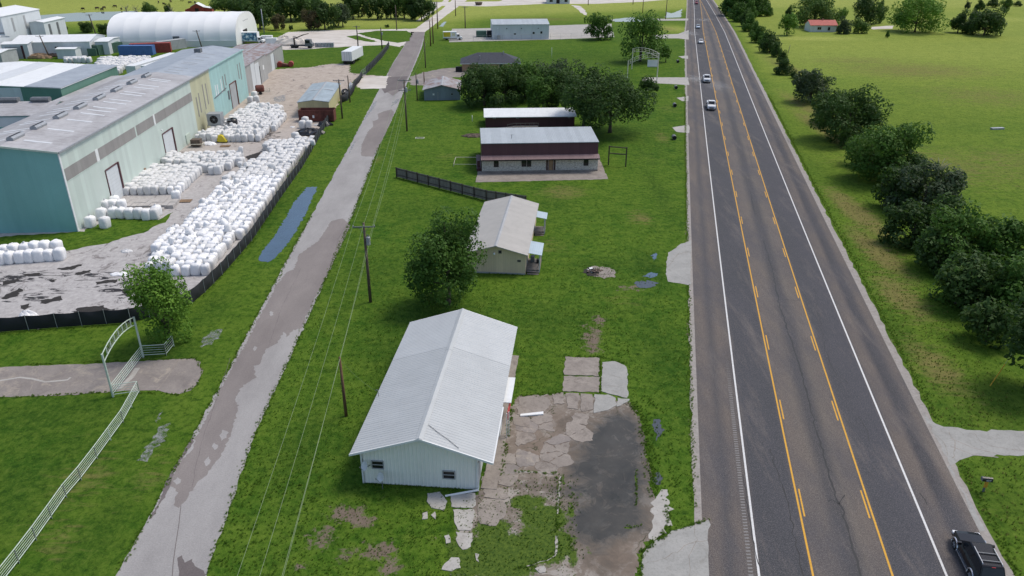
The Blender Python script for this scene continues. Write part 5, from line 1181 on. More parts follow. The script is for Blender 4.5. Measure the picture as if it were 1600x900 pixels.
for lab, bx, by, ty, w, mt, sh, lw in (
    ('bright light-green young tree left of the white farmhouse', 1229, 55, 20, 30, 'leaf_bright', None, .15), ('large dark tree directly behind the white farmhouse', 1272, 42, -8, 78, 'leaf_far', None, .10), ('thin dark tree rising behind the bright young tree', 1231, 30, 8, 14, 'leaf_dark', 's', .2),
    ('brownish bush at the right end of the white farmhouse', 1321, 54, 26, 26, 'leaf_grey', 's', .0), ('round green bush right of the brownish bush', 1345, 53, 28, 28, 'leaf_far', 's', .0), ('dark tree behind the round green bush', 1352, 38, -8, 48, 'leaf_dark', None, .12), ('slender tree between the farmhouse trees and the big spreading tree', 1374, 36, 0, 20, 'leaf_far', 's', .1),
    ('biggest spreading bright tree of the pasture', 1429, 50, -10, 92, 'leaf_bright', None, .06), ('small rounded dark tree right of the big spreading tree', 1496, 51, 15, 36, 'leaf_dark', 's', .10), ('wide dark double tree nearest the right frame edge of the pasture', 1549, 58, 12, 68, 'leaf_dark', None, .02),
    ('scraggly grey-green tree behind the wide dark double tree', 1519, 38, 14, 18, 'leaf_grey', 's', .1), ('small feathery far tree left of the far top-right row', 1511, 14, 1, 10, 'leaf_grey', 's', .1), ('far tree starting the top-right row', 1530, 18, -2, 18, 'leaf_dark', 's', .1), ('middle far tree of the top-right row', 1550, 12, -4, 20, 'leaf_dark', 's', .1),
    ('tallest far tree of the top-right row', 1569, 20, -6, 20, 'leaf_far', 's', .1), ('last low far bush of the top-right row', 1589, 10, 1, 14, 'leaf_dark', 's', .1), ('tiny sapling in the pasture below the big spreading tree', 1386, 59, 47, 7, 'leaf_mid', 's', .1),
    ('yellow-green bush behind the farmhouse roof end', 1315, 32, 12, 18, 'leaf_bright', 's', .1), ('small bush at the frame top left of the farmhouse', 1203, 22, 12, 12, 'leaf_far', 's', .1)):
    tree(lab, bx, by, ty, w, mt, low=lw, group=FT, share=sh, leaf=.62, cap=9000, forks=2 if w > 60 else 1, lumps=40)
WT = 'trees of the wood edge north-west of the road junction'
spec = [(352, 24, -10, 34, 'leaf_far'), (378, 26, -8, 40, 'leaf_dark'), (407, 46, -14, 48, 'leaf_dark'), (436, 47, 22, 20, 'leaf_brown'), (424, 24, -18, 50, 'leaf_far'), (455, 34, -16, 46, 'leaf_dark'), (487, 47, 14, 24, 'leaf_brown'), (508, 46, -4, 42, 'leaf_dark'), (480, 30, -16, 50, 'leaf_far'),
        (536, 42, 4, 30, 'leaf_grey'), (552, 30, -14, 32, 'leaf_dark'), (561, 26, -18, 26, 'leaf_brown'), (572, 10, -8, 14, 'leaf_far'), (590, 30, -16, 34, 'leaf_dark'), (611, 29, -12, 22, 'leaf_dark'), (632, 29, -14, 34, 'leaf_far'), (644, 30, -12, 26, 'leaf_dark'), (659, 32, -10, 36, 'leaf_dark'), (455, 47, 39, 9, 'leaf_dark'), (605, 43, 38, 8, 'leaf_dark')]
wl = ['leftmost tree of the wood edge beside the red barn', 'dark tree second along the wood edge', 'tall dark tree just behind the dome end', 'reddish-brown shrub tree beside the tall dark one', 'pale crown at the top edge above the reddish shrub', 'dark crown further right at the wood edge', 'brown dying tree in front of the wood edge', 'big dark tree right of the brown dying tree',
      'pale crown behind the brown dying tree', 'thin grey tree right of the big dark tree', 'dark crown left of the gap in the wood edge', 'brown-tinged tree bordering the gap in the wood edge', 'small far tree seen through the gap', 'first dark tree right of the gap', 'narrow dark tree after the gap', 'taller pale tree in the right part of the wood edge', 'dark tree before the last of the wood edge', 'last dark tree of the wood edge beside the road', 'tiny bush on the grass before the wood edge', 'tiny bush by the junction verge']
for (bx, by, ty, w, mt), lb in zip(spec, wl): tree(lb, bx, by, ty, w*1.28 if w > 12 else w, mt, low=.12, group=WT, share='w', name='tree', cat='tree' if w > 12 else 'bush')
for (bx, by, ty, w, mt), lb in zip([(60, 52, 38, 18, 'leaf_dark'), (91, 52, 40, 24, 'leaf_dark'), (132, 52, 33, 26, 'leaf_dark'), (160, 54, 36, 28, 'leaf_dark'), (232, 28, 3, 26, 'leaf_far'), (262, 26, 5, 13, 'leaf_dark'), (282, 26, 18, 18, 'leaf_far'), (0, 12, 2, 6, 'leaf_dark')],
    ['dark bush beside the slatted white block before the pond', 'low dark bush in front of the pond', 'bush behind the transformer pole by the pond', 'last bush before the dome on the pond bank', 'rounded tree on the far pond bank above the dome', 'narrow dark tree on the far pond bank', 'low pale thicket right of the narrow pond tree', 'bush cut by the left frame edge beyond the pond']):
    tree(lb, bx, by, ty, w, mt, low=.05, share='w', name='tree' if w in (26, 13) and by < 30 else 'bush', cat='tree' if by < 30 else 'bush')
# bare trees on the pond bank
def bare(label, bx, by, ty, w, seed):
    p = G(bx, by); H = ztop(p.x, p.y, ty)*.9; k = mpp((p.x, p.y, H/2)); r = random.Random(seed)
    e = thing('bare_tree', label, 'tree', (p.x, p.y, 0)); m = MB()
    m.tube([(0, 0, 0), (.2, 0, H*.4), (0, .1, H*.95)], [.28, .2, .06], 5); m.build('trunk', M['bark_pale'], e)
    b = MB()
    for i in range(16):
        z = H*r.uniform(.25, .8); a = r.uniform(0, 6.3); l = w*k*.5*r.uniform(.5, 1.1); t = (math.cos(a)*l, math.sin(a)*l, z+l*.9)
        b.tube([(0, 0, z), (t[0]*.5, t[1]*.5, z+l*.35), t], [.10, .07, .03], 4)
    b.build('branch', M['bark_pale'], e, kind='stuff')
bare('taller leafless pale tree on the pond bank behind the dome', 199, 27, 5, 16, 1); bare('leafless spreading tree right of the taller leafless one', 214, 27, 9, 18, 2)
bare('leafless twigs beside the narrow dark pond tree', 270, 26, 8, 12, 3)
# bare grey twigs topping one hedge tree
p_ = G(1436, 318); e = thing('bare_tree', 'bare grey twigs poking out of the hedge row above the road bend', 'tree', (p_.x+3, p_.y+2, 0)); m = MB(); r = random.Random(9)
m.tube([(0, 0, 0), (0, 0, 4.5)], [.15, .1], 5); m.build('trunk', M['bark_pale'], e); m = MB()
for i in range(26):
    a = r.uniform(0, 6.3); l = r.uniform(1, 2.6); m.tube([(0, 0, 4.2), (math.cos(a)*l*.6, math.sin(a)*l*.6, 4.6+l*.5), (math.cos(a)*l, math.sin(a)*l, 4.9+l*.55)], [.06, .04, .02], 4)
m.build('branch', M['bark_pale'], e, kind='stuff')

# ------------------------------------------------------------------ utility poles and wires
def pole(label, bx, by, ty, arms=(), trans=False, r=.15, mat='pole', lean=(0, 0), ang=3, group=None, name='utility_pole'):
    p = G(bx, by); H = ztop(p.x, p.y, ty)
    e = thing(name, label, 'pole', (p.x, p.y, 0), R(ang), group); tx, ty_ = lean
    m = MB(); m.tube([(0, 0, -.1), (tx*.5, ty_*.5, H*.5), (tx, ty_, H)], [r*1.15, r, r*.75], 8); m.build('shaft', M[mat], e, smooth=True)
    for dz in arms:
        a = MB(); a.box(tx-1.25, tx+1.25, ty_-.18, ty_-.08, H-dz-.06, H-dz+.06)
        a.bar((tx-.6, ty_-.13, H-dz-.05), (tx, ty_-.13, H-dz-.7), .04); a.bar((tx+.6, ty_-.13, H-dz-.05), (tx, ty_-.13, H-dz-.7), .04); cr = a.build('crossarm', M['galv_dark' if mat != 'pole_brown' else mat], e)
        for x in (-1.15, .0, 1.15):
            i = MB(); i.tube([(tx+x, ty_-.13, H-dz+.06), (tx+x, ty_-.13, H-dz+.14), (tx+x, ty_-.13, H-dz+.26)], [.04, .07, .04], 6); i.build('insulator', M['galv'], cr)
    if trans:
        t = MB(); z = H-2.6; t.tube([(tx+.36, ty_-.12, z), (tx+.36, ty_-.12, z+.08), (tx+.36, ty_-.12, z+.92), (tx+.36, ty_-.12, z+1.0)], [.2, .24, .24, .16], 10); tr = t.build('transformer', M['galv'], e, smooth=False)
        b = MB(); b.tube([(tx+.30, ty_-.12, z+1.0), (tx+.30, ty_-.12, z+1.3)], .045, 6); b.tube([(tx+.44, ty_-.12, z+1.0), (tx+.44, ty_-.12, z+1.2)], .045, 6); b.build('bushing', M['galv_dark'], tr)
    return e, Vector((p.x, p.y, H))
UP = 'utility poles'
_, T1 = pole('nearest tall utility pole with crossarm and grey transformer beside the local road', 579, 472, 348, (.45,), True, .16, group=UP)
_, T2 = pole('short brown pole without crossarm left of the near white building', 541, 650, 558, (), False, .13, 'pole_brown', group=UP)
_, T3 = pole('utility pole with two crossarms and transformer between the local road and the grey-blue shed', 636, 205, 124, (.2, 2.2), True, .17, group=UP)
_, T4 = pole('utility pole with crossarm beside the yellow yard shed', 535, 185, 124, (.25,), False, .17, group=UP)
_, T5 = pole('plain leaning pole without crossarm right behind the yellow yard shed', 547, 160, 118, (), False, .15, group=UP)
_, T6 = pole('pole with a small transformer standing at the corner of the grey-blue shed', 652, 157, 114, (), True, .14, group=UP)
pole('short dark stub pole at the edge of the gravel court', 663, 131, 112, (), False, .14, 'pole_brown', group=UP)
_, T7 = pole('tall slim pole beside the local road below the van lot', 665, 106, 57, (), False, .16, group=UP)
pole('pole with transformer on the junction grass island', 597, 76, 43, (), True, .2, group=UP); pole('pole left of the junction grass island', 560, 77, 40, (.3,), False, .2, group=UP); pole('pole at the back of the junction lot', 620, 47, 8, (), False, .2, group=UP)
pole('left pole of the pair by the van lot gate', 673, 72, 32, (), False, .2, 'pole_brown', group=UP); pole('right pole of the pair by the van lot gate', 677, 68, 26, (), False, .2, 'pole_brown', group=UP); pole('pole on the verge where the road bends', 684, 45, 2, (.3,), False, .22, group=UP)
pole('pole beside the upper road toward the frame top', 712, 25, 0, (), False, .2, group=UP); pole('pole before the field left of the metal warehouse', 727, 44, 10, (.3,), False, .2, group=UP)
pole('leaning pole with crossarm among the white plant buildings', 78, 91, 55, (.3,), False, .2, lean=(-1.5, 0), group=UP); pole('pole leaning left in front of the pond', 152, 60, 22, (.3,), False, .22, lean=(-1.2, 0), group=UP); pole('short pole with twin transformers before the pond', 132, 50, 38, (), True, .2, group=UP)
pole('pole leaning in front of the white dome', 316, 76, 47, (.3,), False, .2, lean=(-1.0, 0), group=UP); pole('thin pole at the right end of the white dome', 371, 68, 47, (), False, .14, group=UP); pole('slim lamp pole behind the box truck', 413, 53, 14, (), False, .2, 'galv', group=UP)
pole('thin pole at the edge of the roadside lot near the frame top', 1040, 30, -6, (), False, .18, group=UP); pole('thin pole at the frame top above the loose-crowned tree', 1004, 20, -5, (), False, .18, group=UP); pole('stub of a pole on the lawn by the pale top-edge house', 989, 7, -8, (), False, .2, group=UP)
pole('second stub pole on the lawn near the pale top-edge house', 919, 8, -10, (), False, .2, group=UP)
pole('weathered pole standing in the first large dark hedge tree', 1326, 200, 164, (), False, .13, 'wood', lean=(.5, 0), group=UP); pole('short post leaning beside the upright hedge shrub', 1231, 84, 70, (), False, .1, 'wood', lean=(.4, 0), group=UP)
pole('white standpipe post on the lawn left of the long shed', 738, 190, 180, (), False, .07, 'white', name='post'); pole('thin white marker mast on the big lawn', 862, 90, 74, (), False, .05, 'white', name='post')
m = MB(); m.box(-1.0, 1.0, -.05, .05, 5.0, 5.1); 
def wires(label, runs):
    e = thing('power_line', label, 'power line', tuple(runs[0][0]))
    o = Vector(runs[0][0])
    for a, b, sag, r in runs:
        a = Vector(a)-o; b = Vector(b)-o; n = 18; m = MB()
        m.tube([a.lerp(b, i/n)-Vector((0, 0, 4*sag*(i/n)*(1-i/n))) for i in range(n+1)], r*.62, 4, False); m.build('wire', M['wire'], e)
D1 = Vector((.0, -78.0, 0)); NE = Vector((-10.6, -8, 9.9))
wires('overhead wires running toward the camera over the grass left of the near building', [(T1+Vector((x, -.1, -.2)), NE+Vector((x*1.0+.1, 0, 0)), .9, .021) for x in (-1.15, 0, 1.15)]+[(T1+Vector((0, 0, -3.3)), T2+Vector((0, 0, -.1)), .2, .022), (T2+Vector((0, 0, -.1)), Vector((-10.9, 0, 6.2)), .5, .022)])
wires('overhead wires between the nearest pole and the double-crossarm pole', [(T1+Vector((x, .1, -.2)), T3+Vector((x, 0, -.1)), 1.1, .022) for x in (-1.15, 0, 1.15)]+[(T1+Vector((0, 0, -3.2)), T3+Vector((0, 0, -3.0)), .8, .026)])
wires('overhead wires from the double-crossarm pole up the local road', [(T3+Vector((x, .1, -.1)), T7+Vector((x, 0, -.2)), 1.0, .024) for x in (-1.1, 1.1)])
wires('thin service drop from the short brown pole to the near white building', [(T2+Vector((0, 0, -.2)), local((-12.3, 46.5), -5.4)(.1, 7.8, 3.6), .3, .014)])

# ------------------------------------------------------------------ fences
def wood_fence():
    P = [G(620, 277).xy, G(757, 313).xy]; d = (P[1]-P[0]).normalized(); L = (P[1]-P[0]).length*1.02; ang = math.atan2(d.y, d.x); nb = 8; H = 1.75
    def run(label, A, ang, L, nb):
        e = thing('wood_fence', label, 'fence', (A.x, A.y, 0), ang); b = L/nb
        pk = MB(); n = int(b/.15); q = b/n
        for k in range(n):
            h = H+rnd.uniform(-.03, .03); pk.box(k*q+.006, (k+1)*q-.006, .05, .075, .06, h)
        me = pk.mesh('picket_panel', M['wood'])
        for k in range(nb): put('picket_panel', me, e, loc=(k*b, 0, 0))
        for z in (.45, 1.45): MB().box(0, L, -.0, .05, z, z+.09).build('rail', M['wood_dark'], e)
        po = MB(); po.box(-.06, .06, -.12, 0, 0, H+.1); mp = po.mesh('post', M['wood_dark'])
        for k in range(nb+1): put('post', mp, e, loc=(k*b, 0, 0))
    run('grey wooden picket fence slanting from the lawn to the tan house', P[0], ang, L, nb)
    A = P[0]+d*L; B = G(822, 323).xy; v = B-A; run('short end run of grey wooden fence behind the tan house', A, math.atan2(v.y, v.x), v.length, 4)
wood_fence()
def screen_fence(label, px, H, posts=2.4, lean=.25, chain=False):
    pts = [G(*p).xy for p in px]; o = pts[0]; e = thing('screen_fence' if not chain else 'chain_fence', label, 'fence', (o.x, o.y, 0))
    for a, b in zip(pts[:-1], pts[1:]):
        d = b-a; L = d.length; n = max(1, round(L/posts)); dn = d/L; nr = Vector((dn.y, -dn.x))
        for k in range(n):
            p = a+d*(k/n)-o; q = a+d*((k+1)/n)-o
            ps = MB(); t = p+nr*.05; ps.tube([(t.x, t.y, 0), (t.x+nr.x*.0, t.y, H+.08)], .035 if not chain else .04, 6); ps.build('post', M['galv'], e)
            m = MB(); c = 8; rows = 5; vs = []
            for j in range(rows+1):
                z = .03+(H-.05)*j/rows
                for i in range(c+1):
                    u = i/c; w = p.lerp(q, u); bl = math.sin(u*math.pi)*math.sin(math.pi*j/rows)*lean*rnd.uniform(.4, 1.0); zz = z-(.10*math.sin(u*math.pi) if j == rows else 0)
                    vs.append((w.x+nr.x*bl, w.y+nr.y*bl, zz))
            m.add(vs, [(j*(c+1)+i, j*(c+1)+i+1, (j+1)*(c+1)+i+1, (j+1)*(c+1)+i) for j in range(rows) for i in range(c)])
            if chain:
                m = MB(); W_ = q-p
                for i in range(10):
                    w = p.lerp(q, i/10); m.tube([(w.x, w.y, .05), (w.x, w.y, H)], .012, 3, False)
                for z in (.1, H*.5, H): m.tube([(p.x, p.y, z), (q.x, q.y, z)], .02, 4, False)
                m.build('mesh_panel', M['galv'], e)
            else: m.build('screen_panel', M['screen'], e, smooth=True)
    return e
screen_fence('black screened fence closing the bottom of the plant yard', [(-260, 545), (-120, 531), (0, 519), (90, 512), (205, 504), (262, 489)], 1.75)
screen_fence('long black screened fence between the bulk bags and the grass', [(262, 489), (300, 474), (320, 457), (347, 430), (393, 377), (440, 307), (472, 262), (492, 227), (509, 197), (522, 178)], 1.7)
screen_fence('black screened fence bulging past the yellow yard shed', [(533, 161), (543, 157), (551, 146), (553, 138), (562, 128), (565, 121)], 1.9, 2.4, .6)
screen_fence('far black screened fence on the grass beside the trailer', [(572, 116), (585, 103), (597, 90), (607, 76), (608, 73)], 2.2)
screen_fence('short chain-link gate piece at the yard entrance', [(565, 121), (572, 116)], 1.9, 2.4, 0, True)
screen_fence('chain-link fence along the concrete lot of the white warehouse', [(702, 65), (740, 65), (800, 64), (860, 62), (955, 59)], 2.2, 4, 0, True)

def pipe_fence(label, pts, H=1.35, rails=5, step=2.6, mat='cream', posts=True):
    o = pts[0]; e = thing('pipe_fence', label, 'fence', (o[0], o[1], 0)); o = Vector(o[:2])
    for a, b in zip(pts[:-1], pts[1:]):
        a = Vector(a[:2])-o; b = Vector(b[:2])-o; d = b-a; n = max(1, round(d.length/step))
        for k in range(rails):
            z = .25+(H-.25)*k/(rails-1); m = MB(); r = .038 if k in (0, rails-1) else .018
            m.tube([(a.x, a.y, z), (b.x, b.y, z)], r, 6); m.build('rail', M[mat], e)
        for k in range(n+1):
            w = a.lerp(b, k/n); m = MB(); m.tube([(w.x, w.y, 0), (w.x, w.y, H)], .05, 6); m.build('post', M[mat], e)
    return e
gl, gr_ = G(177, 620), G(224, 558)
pf = [G(218, 614), G(193, 660), G(152, 717), G(127, 750), G(104, 777), G(81, 810), G(57, 844), G(30, 880), G(-5, 925), G(-60, 1000)]
pipe_fence('long white pipe-rail fence running down beside the local road', [(p.x, p.y) for p in pf], 1.25, 6)
pipe_fence('short white pipe fence wing at the near post of the ranch arch', [(gl.x, gl.y), (G(218, 614).x, G(218, 614).y)], 1.25, 5)
pipe_fence('white pipe fence wing turning toward the tree at the far post of the ranch arch', [(gr_.x, gr_.y), (G(260, 556).x, G(260, 556).y), (G(272, 541).x, G(272, 541).y)], 1.3, 5)
def ranch_arch():
    e = thing('ranch_arch', 'rusting white pipe arch over the concrete ranch drive', 'gate arch', (gl.x, gl.y, 0)); d = (gr_-gl); L = d.length; dn = d/L
    for t in (0, 1):
        p = d*t; m = MB(); m.tube([(p.x, p.y, -.1), (p.x, p.y, 4.55)], .10, 8); m.build('post', M['cream'], e)
    def arc(z0, rise): 
        return [((d*t).x, (d*t).y, z0+rise*4*t*(1-t)) for t in [i/16 for i in range(17)]]
    A1, A2 = arc(4.5, .62), arc(3.7, .62)
    for a in (A1, A2): m = MB(); m.tube(a, .05, 6); m.build('arch_pipe', M['cream'], e)
    for i in (2, 4, 6, 8, 10, 12, 14): m = MB(); m.tube([A1[i], A2[i]], .05, 5); m.build('strut', M['cream'], e)
    m = MB(); r = random.Random(3)
    for i in range(2, 14):
        a = Vector(A1[i]); b = Vector(A2[i+1]); c = Vector(A2[i]); 
        m.tube([a.lerp(c, .2), b.lerp(Vector(A1[i+1]), .3), a.lerp(c, .8)], .018, 4)
        mid = a.lerp(b, .5); m.tube([mid+Vector((dn.x*.16*math.cos(q), dn.y*.16*math.cos(q), .16*math.sin(q))) for q in [k*.9 for k in range(8)]], .016, 4)
    m.build('iron_scrollwork', M['galv_dark'], e)
    g = thing('pipe_gate', 'closed white pipe-rail gate under the ranch arch', 'gate', (gl.x, gl.y, 0))
    for k in range(5):
        z = .3+k*.24; m = MB(); a = d*.02; b = d*.98; m.tube([(a.x, a.y, z), (b.x, b.y, z)], .03, 6); m.build('rail', M['cream'], g)
    for t in (.02, .33, .5, .66, .98): m = MB(); a = d*t; m.tube([(a.x, a.y, .28), (a.x, a.y, 1.28)], .03, 5); m.build('upright', M['cream'], g)
ranch_arch()
def arch_pair():
    for lab, a, b, H1, H2, x0 in (('back arched pipe gate frame reaching up to the left', G(987, 108), G(1027, 128), 76, 84, 0), ('front arched pipe gate frame joined at the roadside post', G(980, 122), G(1026, 128), 95, 84, 1)):
        e = thing('arched_gate_frame', lab, 'gate arch', (b.x, b.y, 0)); p = a-b; za, zb = ztop(a.x, a.y, H1), ztop(b.x, b.y, H2)
        m = MB(); m.tube([(p.x, p.y, 0), (p.x, p.y, za)], .14, 8); m.build('post', M['cream2'], e)
        if x0: m = MB(); m.tube([(0, 0, 0), (0, 0, zb)], .16, 8); m.build('post', M['cream2'], e)
        def arc(dz, rise): return [(p.x*t, p.y*t, zb+(za-zb)*t+dz+rise*4*t*(1-t)) for t in [i/14 for i in range(15)]]
        A1, A2 = arc(0, .8), arc(-1.1, .8)
        for q in (A1, A2): m = MB(); m.tube(q, .07, 6); m.build('arch_pipe', M['cream2'], e)
        for i in range(1, 14, 2): m = MB(); m.tube([A1[i], A2[i]], .05, 4); m.tube([Vector(A1[i]).lerp(Vector(A2[i]), .3), Vector(A1[min(14, i+2)]).lerp(Vector(A2[min(14, i+2)]), .7)], .035, 4); m.build('lattice', M['cream2'], e)
    q = G(1018, 126); t = thing('hanging_sign', 'plain white hanging sign board under the arched gate frames', 'sign', (q.x, q.y, 0)); m = MB(); m.box(-1.5, 1.3, -.05, .05, 3.8, 5.7); m.build('board', M['white'], t); m = MB(); m.box(-1.52, 1.32, -.07, -.052, 3.72, 3.86); m.build('board_rail', M['galv_dark'], t)
arch_pair()
def sign_frame():
    a, b = G(950.5, 258), G(977.5, 260.6); e = thing('steel_sign_frame', 'empty dark steel sign frame on the lawn right of the stone-front building', 'sign frame', (a.x, a.y, 0)); d = b-a
    for t in (0, 1): m = MB(); m.box(d.x*t-.1, d.x*t+.1, d.y*t-.1, d.y*t+.1, 0, 3.6); m.build('post', M['wood_dark'], e)
    for z in (3.45, 2.25): m = MB(); m.bar((0, 0, z), (d.x, d.y, z), .15); m.build('beam', M['wood_dark'], e)
sign_frame()

# ------------------------------------------------------------------ bulk bags
def bag_mesh(seed, kind=0):
    r = random.Random(seed); m = MB(); rings = []
    prof = [(0, .52, 5), (.12, .57, 6), (.45, .60, 6), (.85, .60, 6), (1.14, .58, 5), (1.27, .50, 4), (1.34, .32, 2.4), (1.38, .14, 2), (1.50, .10, 2), (1.54, .15, 2)]
    if kind == 1: prof = prof[:7]+[(1.33, .12, 2)]
    n = 18; ph = r.uniform(0, 6); lx, ly = r.uniform(-.07, .07), r.uniform(-.07, .07)
    for (z, rad, pw) in prof:
        ring = []
        for k in range(n):
            a = 2*math.pi*k/n; c, s = math.cos(a), math.sin(a)
            q = (abs(c)**pw+abs(s)**pw)**(-1/pw)
            rr = rad*q*(1+(.030*math.sin(8*a+ph)+.03*math.sin(3*a+ph*2))*(z > .1)+r.uniform(-.02, .02)); 
            ring.append((rr*c+lx*z, rr*s+ly*z, z+(r.uniform(-.03, .03) if z > 1 else 0)))
        rings.append([(p[0], p[1], p[2]*1.12) for p in ring])
    m.loft(rings)
    if kind == 0:
        for a in (.785, 2.356, 3.927, 5.498):
            c, s = math.cos(a), math.sin(a); m.tube([(c*.62, s*.62, 1.15), (c*.60, s*.60, 1.42), (c*.42, s*.42, 1.36)], .03, 4, False)
    return m.mesh('bulk_bag', M['bag'], True)
BM = [bag_mesh(i, 0 if i < 4 else 1) for i in range(8)]
ORD = ['first', 'second', 'third', 'fourth', 'fifth', 'sixth', 'seventh', 'eighth']
bags = []
def fillbags(px, label, group, sp=1.27, jit=.10, sc=1.0, second=0.0, frame=True, tilt=3, keep=1.0):
    poly = [G(*p).xy for p in px]; xs = [p.x for p in poly]; ys = [p.y for p in poly]; r = random.Random(len(bags)+3)
    a = R(3.5); ca, sa = math.cos(a), math.sin(a); cx, cy = sum(xs)/len(xs), sum(ys)/len(ys); N = 80
    for i in range(-N, N):
        for j in range(-N, N):
            x = cx+(i*ca-j*sa)*sp; y = cy+(i*sa+j*ca)*sp
            if y < 50 or not inpoly(np.array([x]), np.array([y]), poly)[0] or r.random() > keep: continue
            bags.append((x+r.gauss(0, jit), y+r.gauss(0, jit), 0, r.uniform(.84, 1.08)*sc, r.uniform(0, 6.28) if jit > .13 else r.choice((0, 1.57, 3.14))+r.gauss(0, .12)+a, R(r.gauss(0, tilt)), R(r.gauss(0, tilt)), label, group))
            if r.random() < second: bags.append((x+r.gauss(0, .4), y+r.gauss(0, .4), 1.22*sc, r.uniform(.5, .75)*sc, r.uniform(0, 6.28), R(r.gauss(0, 22)), R(r.gauss(0, 22)), label.replace('standing', 'lying'), group))
L1 = 'white bulk bag packed in the long pile beside the black screened fence'
fillbags([(232, 427), (300, 431), (316, 434), (336, 418), (384, 366), (432, 296), (470, 248), (484, 236), (440, 240), (408, 250), (375, 272), (345, 300), (316, 328), (290, 352), (262, 378), (242, 402)], L1, 'bulk bags of the long fence pile', 1.20, .08, 1.0, .06, tilt=3)
fillbags([(416, 243), (483, 237), (490, 222), (416, 228)], 'white bulk bag in the rows at the top end of the fence pile', 'bulk bags at the top end of the fence pile', 1.3, .08)
fillbags([(192, 306), (280, 305), (313, 275), (312, 266), (238, 266)], 'white bulk bag in the squared block against the mint wall', 'bulk bags of the squared block by the mint wall', 1.17, .03, .98, 0, tilt=1.0)
fillbags([(258, 262), (313, 264), (312, 272), (345, 272), (381, 258), (379, 246), (262, 247)], 'white bulk bag in the loose cluster behind the squared block', 'bulk bags of the loose cluster mid yard', 1.24, .10, 1.0, .06, tilt=3)
fillbags([(305, 222), (405, 221), (447, 192), (440, 172), (395, 167), (357, 192), (330, 208)], 'white bulk bag in the upper pile below the teal end of the hall', 'bulk bags of the upper pile', 1.22, .09, 1.0, .06, tilt=3)
def onebag(px, py, label, s=1.0, tilt=0, kind=0, group=None): 
    p = G(px, py); bags.append((p.x, p.y, 0, s, rnd.uniform(-.3, .3), R(tilt), R(rnd.uniform(-3, 3)), label, group))
LB = 'bulk bags at the left frame edge'
for i in range(7):
    onebag(2+i*15.5, 412-i*1.1, ORD[6-i]+' bulk bag from the right in the front row at the left frame edge', rnd.uniform(.98, 1.12), group=LB)
    if i: onebag(-6+i*16, 402-i*1.5, ORD[6-i]+' bulk bag from the right in the back row at the left frame edge', rnd.uniform(1.02, 1.15), group=LB)
onebag(142, 355, 'lone leaning bulk bag nearest the teal corner of the hall', 1.1, -5); onebag(165, 356, 'torn-topped bulk bag on the yard grass, right of the lone one', 1.1, -4); onebag(159, 343, 'slumped greyish bulk bag behind the torn-topped one', 1.15, -14)
for i, (x, y) in enumerate(((178, 340), (191, 340), (205, 341), (218, 341), (230, 343), (243, 342), (246, 337))): onebag(x, y, ORD[i]+' bulk bag from the left in the short bowed row on the yard grass', 1.08, rnd.uniform(-6, 6), group='bulk bags of the bowed row on the grass')
for i, (x, y) in enumerate(((167, 329), (179, 328), (192, 328), (181, 322), (168, 324))): onebag(x, y, ('left front', 'middle front', 'right front', 'right rear', 'left rear')[i]+' bulk bag of the five beside the first roller door', 1.12, group='bulk bags beside the first roller door')
onebag(276, 313, 'single bulk bag at the corner of the squared block by the track', 1.1); onebag(463, 219, 'single ribbed bulk bag above the top end of the fence pile', 1.1)
for x, y, w_ in ((473, 200, 'left'), (483, 200, 'right'), (478, 194, 'rear')): onebag(x, y, w_+' bulk bag of the trio before the rusty dumpster', 1.1, group='trio of bulk bags by the dumpster')
onebag(392, 161, 'bulk bag leaning by the far roller door of the hall', 1.1); onebag(402, 160, 'bulk bag beside the red tank trailer', 1.1); onebag(398, 153, 'rear bulk bag behind the red tank trailer pair', 1.1)
onebag(445, 184, 'slumped bag lying at the right flank of the upper pile', .75, 20)
fillbags([(100, 99), (142, 99), (143, 95), (104, 95)], 'white bulk bag in the far short row behind the green-walled building', 'far bulk bags in the short row', 1.5, .1, 1.1)
fillbags([(150, 113), (186, 118), (192, 110), (232, 108), (236, 94), (160, 95)], 'white bulk bag in the far rows between green-walled building and containers', 'far bulk bags in the long rows', 1.5, .1, 1.15)
bags = [b for b in bags if not (-76.5 < b[0] < -61.7-(b[1]-100.9)*.061+.15 and 100 < b[1] < 198)]
def refine(b):
    "say where in the long pile a bag stands"
    x, y, z, s, rz, rx, ry, lab, grp = b
    if lab != L1 and not lab.startswith('white bulk bag lying'): 
        if z > 0: lab = lab.replace('white bulk bag in', 'slumped bulk bag thrown on top of'); grp += ', on top'
        return (x, y, z, s, rz, rx, ry, lab, grp)
    fx = np.interp(y, [71, 80.5, 97.7, 130, 163], [-31, -36.2, -35.9, -38.7, -41.5]); nb = [q[0] for q in bags if q[8] == grp and abs(q[1]-y) < .9 and q[2] == 0]
    if z > 0: return (x, y, z, s, rz, rx, ry, 'slumped bulk bag thrown on top of the long fence pile', 'bulk bags thrown on top of the long fence pile')
    if y < 87: return (x, y, z, s, rz, rx, ry, 'white bulk bag at the near end of the long pile, above the bright green tree', 'bulk bags at the near end of the long fence pile')
    if x > max(nb)-.8: return (x, y, z, s, rz, rx, ry, 'white bulk bag pressed against the black screened fence in the long pile', 'bulk bags on the fence side of the long pile')
    if x < min(nb)+.8: return (x, y, z, s, rz, rx, ry, 'white bulk bag on the edge of the long pile facing the vehicle track', 'bulk bags on the track side of the long pile')
    return (x, y, z, s, rz, rx, ry, 'white bulk bag hemmed in mid-pile in the long pile by the fence', 'bulk bags inside the long fence pile')
bags = [refine(b) for b in bags]
bags.sort(key=lambda b: math.hypot(math.hypot(b[0], b[1]), CAMH))
print('bags', len(bags))
far_b = MB(); src = [[tuple(v.co) for v in me.vertices] for me in BM]; srf = [[tuple(p.vertices) for p in me.polygons] for me in BM]
